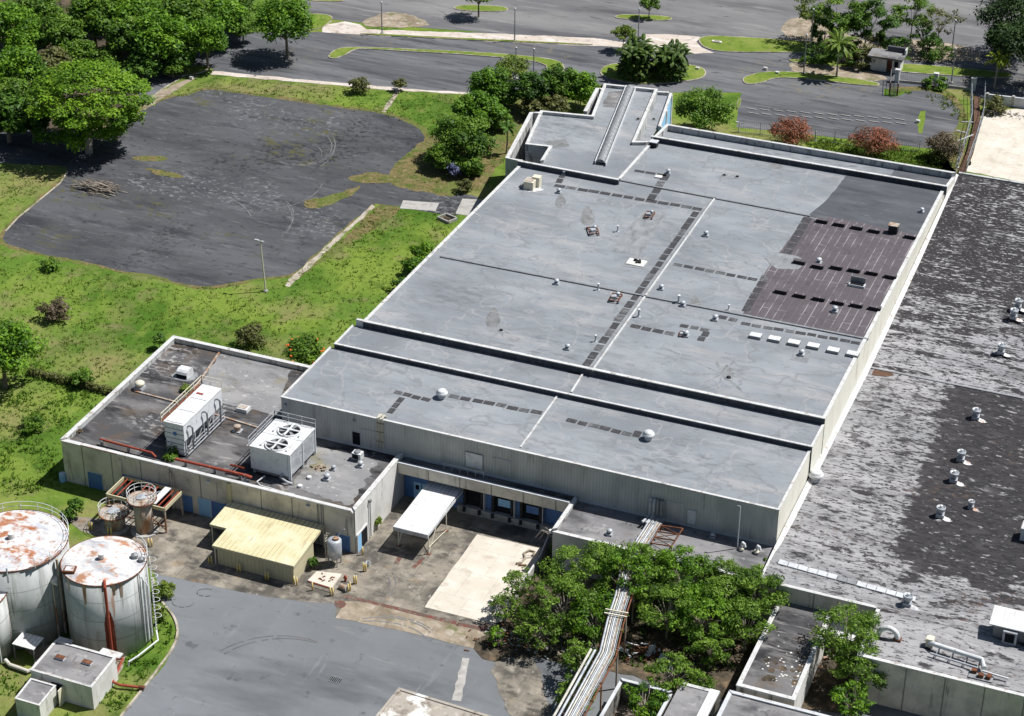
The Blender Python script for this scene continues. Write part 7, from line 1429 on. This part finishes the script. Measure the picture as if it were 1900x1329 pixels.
# palms
def frond(b, base, a, L, droop, rise, m_w=.34, n=9, tl=None):
    d = Vector((math.cos(a), math.sin(a), 0)); pts = []
    for i in range(n + 1): t = i / n; pts.append(base + d * L * t * (1 - .12 * t) + Vector((0, 0, rise * L * t - droop * L * t * t)))
    sd = Vector((-d.y, d.x, 0))
    for i in range(n):
        w = m_w * math.sin(math.pi * min(1, (i + 1.2) / (n + 1))) ** .7
        p, q = pts[i], pts[i + 1]; dn = Vector((0, 0, -.45 * w))
        for s in (-1, 1):
            e = p + sd * s * w + dn + d * .18; f = q + sd * s * w * .9 + dn + d * .22
            b.extend([tuple(p), tuple(e), tuple(f), tuple(q)])
def palm(label, px, py, h, L, nf, m, seed, name='palm_tree', group=None, base=None, stems=1, spread=0.0):
    g = random.Random(seed); p = base or P(px, py); t = thing(name, label, 'palm tree', p, group); vs = []; tb2 = MB()
    for s in range(stems):
        a0 = s * 2.4; o = Vector((spread * math.sqrt((s + .5) / stems) * math.cos(a0), spread * math.sqrt((s + .5) / stems) * math.sin(a0), 0)) if stems > 1 else Vector((0, 0, 0))
        hh = h * g.uniform(.75, 1.05) if stems > 1 else h; top = o * 1.25 + Vector((g.uniform(-.15, .15), g.uniform(-.15, .15), hh))
        tb2.tube([o, o.lerp(top, .5) + Vector((.05, .05, 0)), top], [.17, .12, .10] if stems == 1 else [.07, .06, .05], 7)
        for i in range(nf): frond(vs, top, i * 2.39996 + g.uniform(-.2, .2), L * g.uniform(.8, 1.1), g.uniform(.5, 1.0), g.uniform(.15, .95) if i % 3 else 1.1)
    if stems > 1:
        for _ in range(330):
            a = g.uniform(0, 6.283); q = spread * 1.15 * math.sqrt(g.random()); frond(vs, Vector((q * math.cos(a), q * math.sin(a), h * math.sqrt(max(.06, 1 - (q / spread / 1.2) ** 2)) * g.uniform(.35, 1.0))), a + g.uniform(-.7, .7), L * g.uniform(.45, .75), g.uniform(.5, 1.1), g.uniform(.4, 1.2))
    v = np.array(vs); g2 = np.random.default_rng(seed); ti = np.clip(g2.normal(.5, .22, len(v) // 4), 0, 1)
    cards('crown', v, ti, MT[m], t); tb2.local('trunk', MT['palebark'], t); return t
palm('tall feather palm throwing a star shaped shadow on the small lot', 1552, 143, 5.4, 3.3, 30, 'leaf_palm', 1)
palm('golden yellow feather palm on the pale verge', 1844, 163, 4.6, 2.3, 24, 'leaf_goldpalm', 2)
palm('first dense many stemmed palm clump on the round island', 1180, 142, 4.9, 2.2, 7, 'leaf_cane', 3, 'clump_palm', 'many stemmed palm clumps on the round island', stems=16, spread=1.7)
palm('second dense many stemmed palm clump, nearer the round lawn', 1243, 145, 4.4, 2.0, 7, 'leaf_cane', 4, 'clump_palm', 'many stemmed palm clumps on the round island', stems=14, spread=1.5)
palm('bent thin palm with drooping crown beside the office wing', 940, 285, 4.0, 1.6, 9, 'leaf_dark', 5)
# feathery trees in the foreground
gN = 'feathery trees among the pipes'
near = [(1165, 1058, 6.0, 2.5, 'tall feathery tree closing over the pipes below the annex', 4200), (1130, 1040, 5.2, 2.2, 'feathery tree between the pipes and the annex vent', 3000), (1085, 1062, 4.6, 3.6, 'feathery tree left of the pipes under the annex edge', 7500), (1045, 1120, 4.0, 3.2, 'feathery tree overhanging the pale slab corner', 6500), (1105, 1150, 3.4, 2.8, 'feathery tree hugging the left side of the pipes', 5000), (1085, 1225, 2.6, 2.3, 'lower feathery tree left of the pipe bend', 3600), (1068, 1290, 2.0, 1.9, 'small feathery tree left of the lowest pipes', 2400),
        (1200, 1052, 4.6, 2.8, 'feathery tree right of the pipes at the annex wall', 5000), (1270, 1068, 4.8, 3.2, 'feathery tree covering the middle of the annex edge', 6500), (1345, 1085, 4.8, 3.2, 'feathery tree below the thin roof mast', 6500), (1408, 1098, 4.4, 2.8, 'feathery tree at the sloped white flashing', 5200), (1240, 1125, 4.0, 3.0, 'feathery tree second row right of the pipes', 5500), (1310, 1140, 4.0, 3.0, 'feathery tree second row middle', 5500), (1385, 1155, 3.6, 2.8, 'feathery tree second row by the narrow tarry block', 5000), (1320, 1195, 3.0, 2.2, 'lowest hanging feathery tree right of the dark gap', 3200), (1250, 1250, 2.6, 2.3, 'feathery tree over the roofless bay wall', 3400), (1195, 1300, 2.0, 2.0, 'small feathery tree inside the roofless bay', 2400), (1300, 1275, 1.8, 1.4, 'sprig of a tree by the white ribbed gutter', 1000),
        (1575, 1180, 5.0, 3.3, 'feathery tree filling the alley beside the narrow tarry block', 6500), (1600, 1235, 3.6, 2.6, 'lower feathery tree against the grey neighbour wall', 4200), (1580, 1300, 2.2, 2.0, 'lowest feathery tree in the alley at the photo edge', 2800), (965, 1085, 2.8, 1.7, 'slender feathery tree over the low yard wall', 1500), (938, 1125, 2.0, 1.5, 'small feathery tree at the pale slab end', 1100), (1000, 1165, 2.6, 2.3, 'feathery tree over the leaf littered apron', 2400), (920, 1180, 1.0, .9, 'seedling tree at the end of the red drain line', 600), (1432, 1052, 4.0, .9, 'sprig of foliage at the corner of the white flashing', 500)]
for i, (px, py, zc, r, lab, n) in enumerate(near):
    tree(lab, px, py, zc, r * 1.12, r * .85, 'leaf_feather' if i % 4 else 'leaf_rich', int(n * .82), .26, 300 + i, gN, 46, .12, 'palebark', asp=.40, frac=.21, forks=26, hang=.5, tint=.32, lo=-.7, jitter=.6, flat=.75)
T = thing('bare_sapling', 'bare pale arching twigs at the annex corner', 'sapling', P(1032, 1028)); b = MB(); g_ = random.Random(21)
for i in range(11): a = g_.uniform(-2.8, .6); L = g_.uniform(1.2, 2.6); b.tube([(g_.uniform(-.3, .3), g_.uniform(-.2, .2), 0), (math.cos(a) * .4, math.sin(a) * .3, 2.2 + g_.uniform(-.4, .6)), (math.cos(a) * L * .7, math.sin(a) * L * .5, 3.2), (math.cos(a) * L, math.sin(a) * L * .8, 2.4)], [.05, .04, .03, .012], 5, False)
b.local('twig', MT['palebark'], T); cl = [(0, 0, .8, .8, .8, .6)]; v, ti = leaf_cloud(cl, 160, .25, 5); cards('foliage', v, ti, MT['leaf_mid'], T)
# meadow growth: tufts and weeds nobody could count
g2 = np.random.default_rng(44)
def inside(pts, poly):
    x, y = pts[:, 0], pts[:, 1]; r = np.zeros(len(pts), bool); n = len(poly)
    for i in range(n):
        x0, y0 = poly[i]; x1, y1 = poly[(i + 1) % n]
        c = ((y0 > y) != (y1 > y)) & (x < (x1 - x0) * (y - y0) / (y1 - y0 + 1e-9) + x0); r ^= c
    return r
def tufts(name, regions, n, m, h0, h1, seed, clump=0, skip=()):
    g = np.random.default_rng(seed); V = []; 
    for reg in regions:
        w = px_poly(reg); w_ = np.array(w); lo, hi = w_.min(0), w_.max(0); k = int(n * abs(sum(w[i][0] * w[(i + 1) % len(w)][1] - w[(i + 1) % len(w)][0] * w[i][1] for i in range(len(w)))) / 2)
        pts = lo + g.random((k * 2, 2)) * (hi - lo); pts = pts[inside(pts, w)]
        for s_ in skip: pts = pts[~inside(pts, s_)]
        if clump: ph = np.sin(pts[:, 0] * .9) + np.sin(pts[:, 1] * 1.1 + pts[:, 0] * .4) + g.normal(size=len(pts)) * .6; pts = pts[ph > clump]
        V.append(pts)
    p = np.concatenate(V); B = 5; k = len(p) * B; c = np.repeat(p, B, 0) + g.normal(size=(k, 2)) * .16; a = g.random(k) * 6.28; h = h0 + (h1 - h0) * g.random(k); le = .5 * h
    d = np.stack([np.cos(a), np.sin(a)], 1); s = np.stack([-d[:, 1], d[:, 0]], 1) * (.05 + .05 * g.random(k))[:, None]
    z = np.zeros(k); b0 = np.c_[c - s, z]; b1 = np.c_[c + s, z]; t1 = np.c_[c + d * le[:, None] + s * .5, h]; t0 = np.c_[c + d * le[:, None] - s * .5, h * .95]
    v = np.stack([b0, b1, t1, t0], 1).reshape(-1, 3); tag(cards(name, v, np.clip(g.normal(.5, .25, k), 0, 1), MT[m]), kind='stuff')
lotw = px_poly(grow_px([p for p in LOT], .985))
mead = [(0, 470), (60, 480), (330, 535), (470, 530), (540, 520), (700, 385), (860, 400), (690, 590), (640, 630), (610, 640), (530, 690), (420, 650), (320, 618), (120, 800), (110, 900), (0, 940)]
tufts('meadow_grass', [mead, [(300, 180), (400, 145), (860, 180), (800, 245), (740, 215), (480, 175), (330, 180)], [(0, 310), (120, 315), (0, 410)]], 2.4, 'leaf_yellow', .05, .16, 50)
tufts('tall_weeds', [mead, [(900, 210), (990, 200), (935, 300), (860, 350), (740, 345), (800, 260)], [(400, 150), (860, 182), (800, 240), (480, 172)]], 1.0, 'leaf_yellow', .10, .36, 51, 1.0)
tufts('bank_weeds', [[(0, 640), (150, 690), (210, 735), (120, 800), (110, 900), (0, 930)], [(150, 1230), (250, 1100), (310, 1130), (322, 1190), (220, 1320), (120, 1329)], [(0, 1240), (60, 1260), (40, 1329), (0, 1329)]], 4.0, 'leaf_mid', .12, .4, 52, -.2)
tufts('ground_weeds', [[(1480, 252), (1700, 280), (1760, 300), (1740, 318), (1500, 275)], [(1650, 172), (1780, 180), (1795, 235), (1700, 170)]], 5.0, 'leaf_yellow', .12, .4, 53)
tufts('alley_growth', [[(1000, 1010), (1200, 1040), (1200, 1240), (1060, 1230), (960, 1200)], [(1240, 1060), (1460, 1100), (1380, 1240), (1240, 1250)]], 2.0, 'leaf_mid', .15, .5, 54, .5)
# ------------------------------------------------------------------ camera and daylight
cam = bpy.data.cameras.new('camera'); co = link(bpy.data.objects.new('camera', cam)); SC.camera = co
cam.sensor_width = 36.0; cam.sensor_fit = 'HORIZONTAL'; cam.lens = FPX / 1900 * 36.0; cam.clip_start = 1.0; cam.clip_end = 5000.0
r, u, bk = ROT @ np.array([1, 0, 0]), ROT @ np.array([0, -1, 0]), ROT @ np.array([0, 0, -1])
co.matrix_world = Matrix(((r[0], u[0], bk[0], 0), (r[1], u[1], bk[1], 0), (r[2], u[2], bk[2], HCAM), (0, 0, 0, 1)))
SUN = Vector((.50, .37, 1.0)).normalized()
sl = bpy.data.lights.new('sun', 'SUN'); sl.energy = 4.9; sl.angle = math.radians(.53); sl.color = (1.0, .975, .94)
so = link(bpy.data.objects.new('sun', sl)); so.rotation_euler = SUN.to_track_quat('Z', 'Y').to_euler(); so.location = (0, 0, 200)
wd = bpy.data.worlds.new('World'); SC.world = wd; wd.use_nodes = True; nt = wd.node_tree
sky = nt.nodes.new('ShaderNodeTexSky'); sky.sky_type = 'NISHITA'; sky.sun_disc = False; sky.sun_elevation = math.asin(SUN.z); sky.sun_rotation = math.atan2(SUN.x, SUN.y)
nt.links.new(sky.outputs[0], nt.nodes['Background'].inputs['Color']); nt.nodes['Background'].inputs['Strength'].default_value = .05
SC.view_settings.view_transform = 'Standard'; SC.view_settings.look = 'None'; SC.view_settings.exposure = 0.4; SC.view_settings.gamma = 1.0
SC.cycles.max_bounces = 5; SC.cycles.diffuse_bounces = 3; SC.cycles.transmission_bounces = 3; SC.cycles.use_denoising = True
bpy.context.view_layer.update()
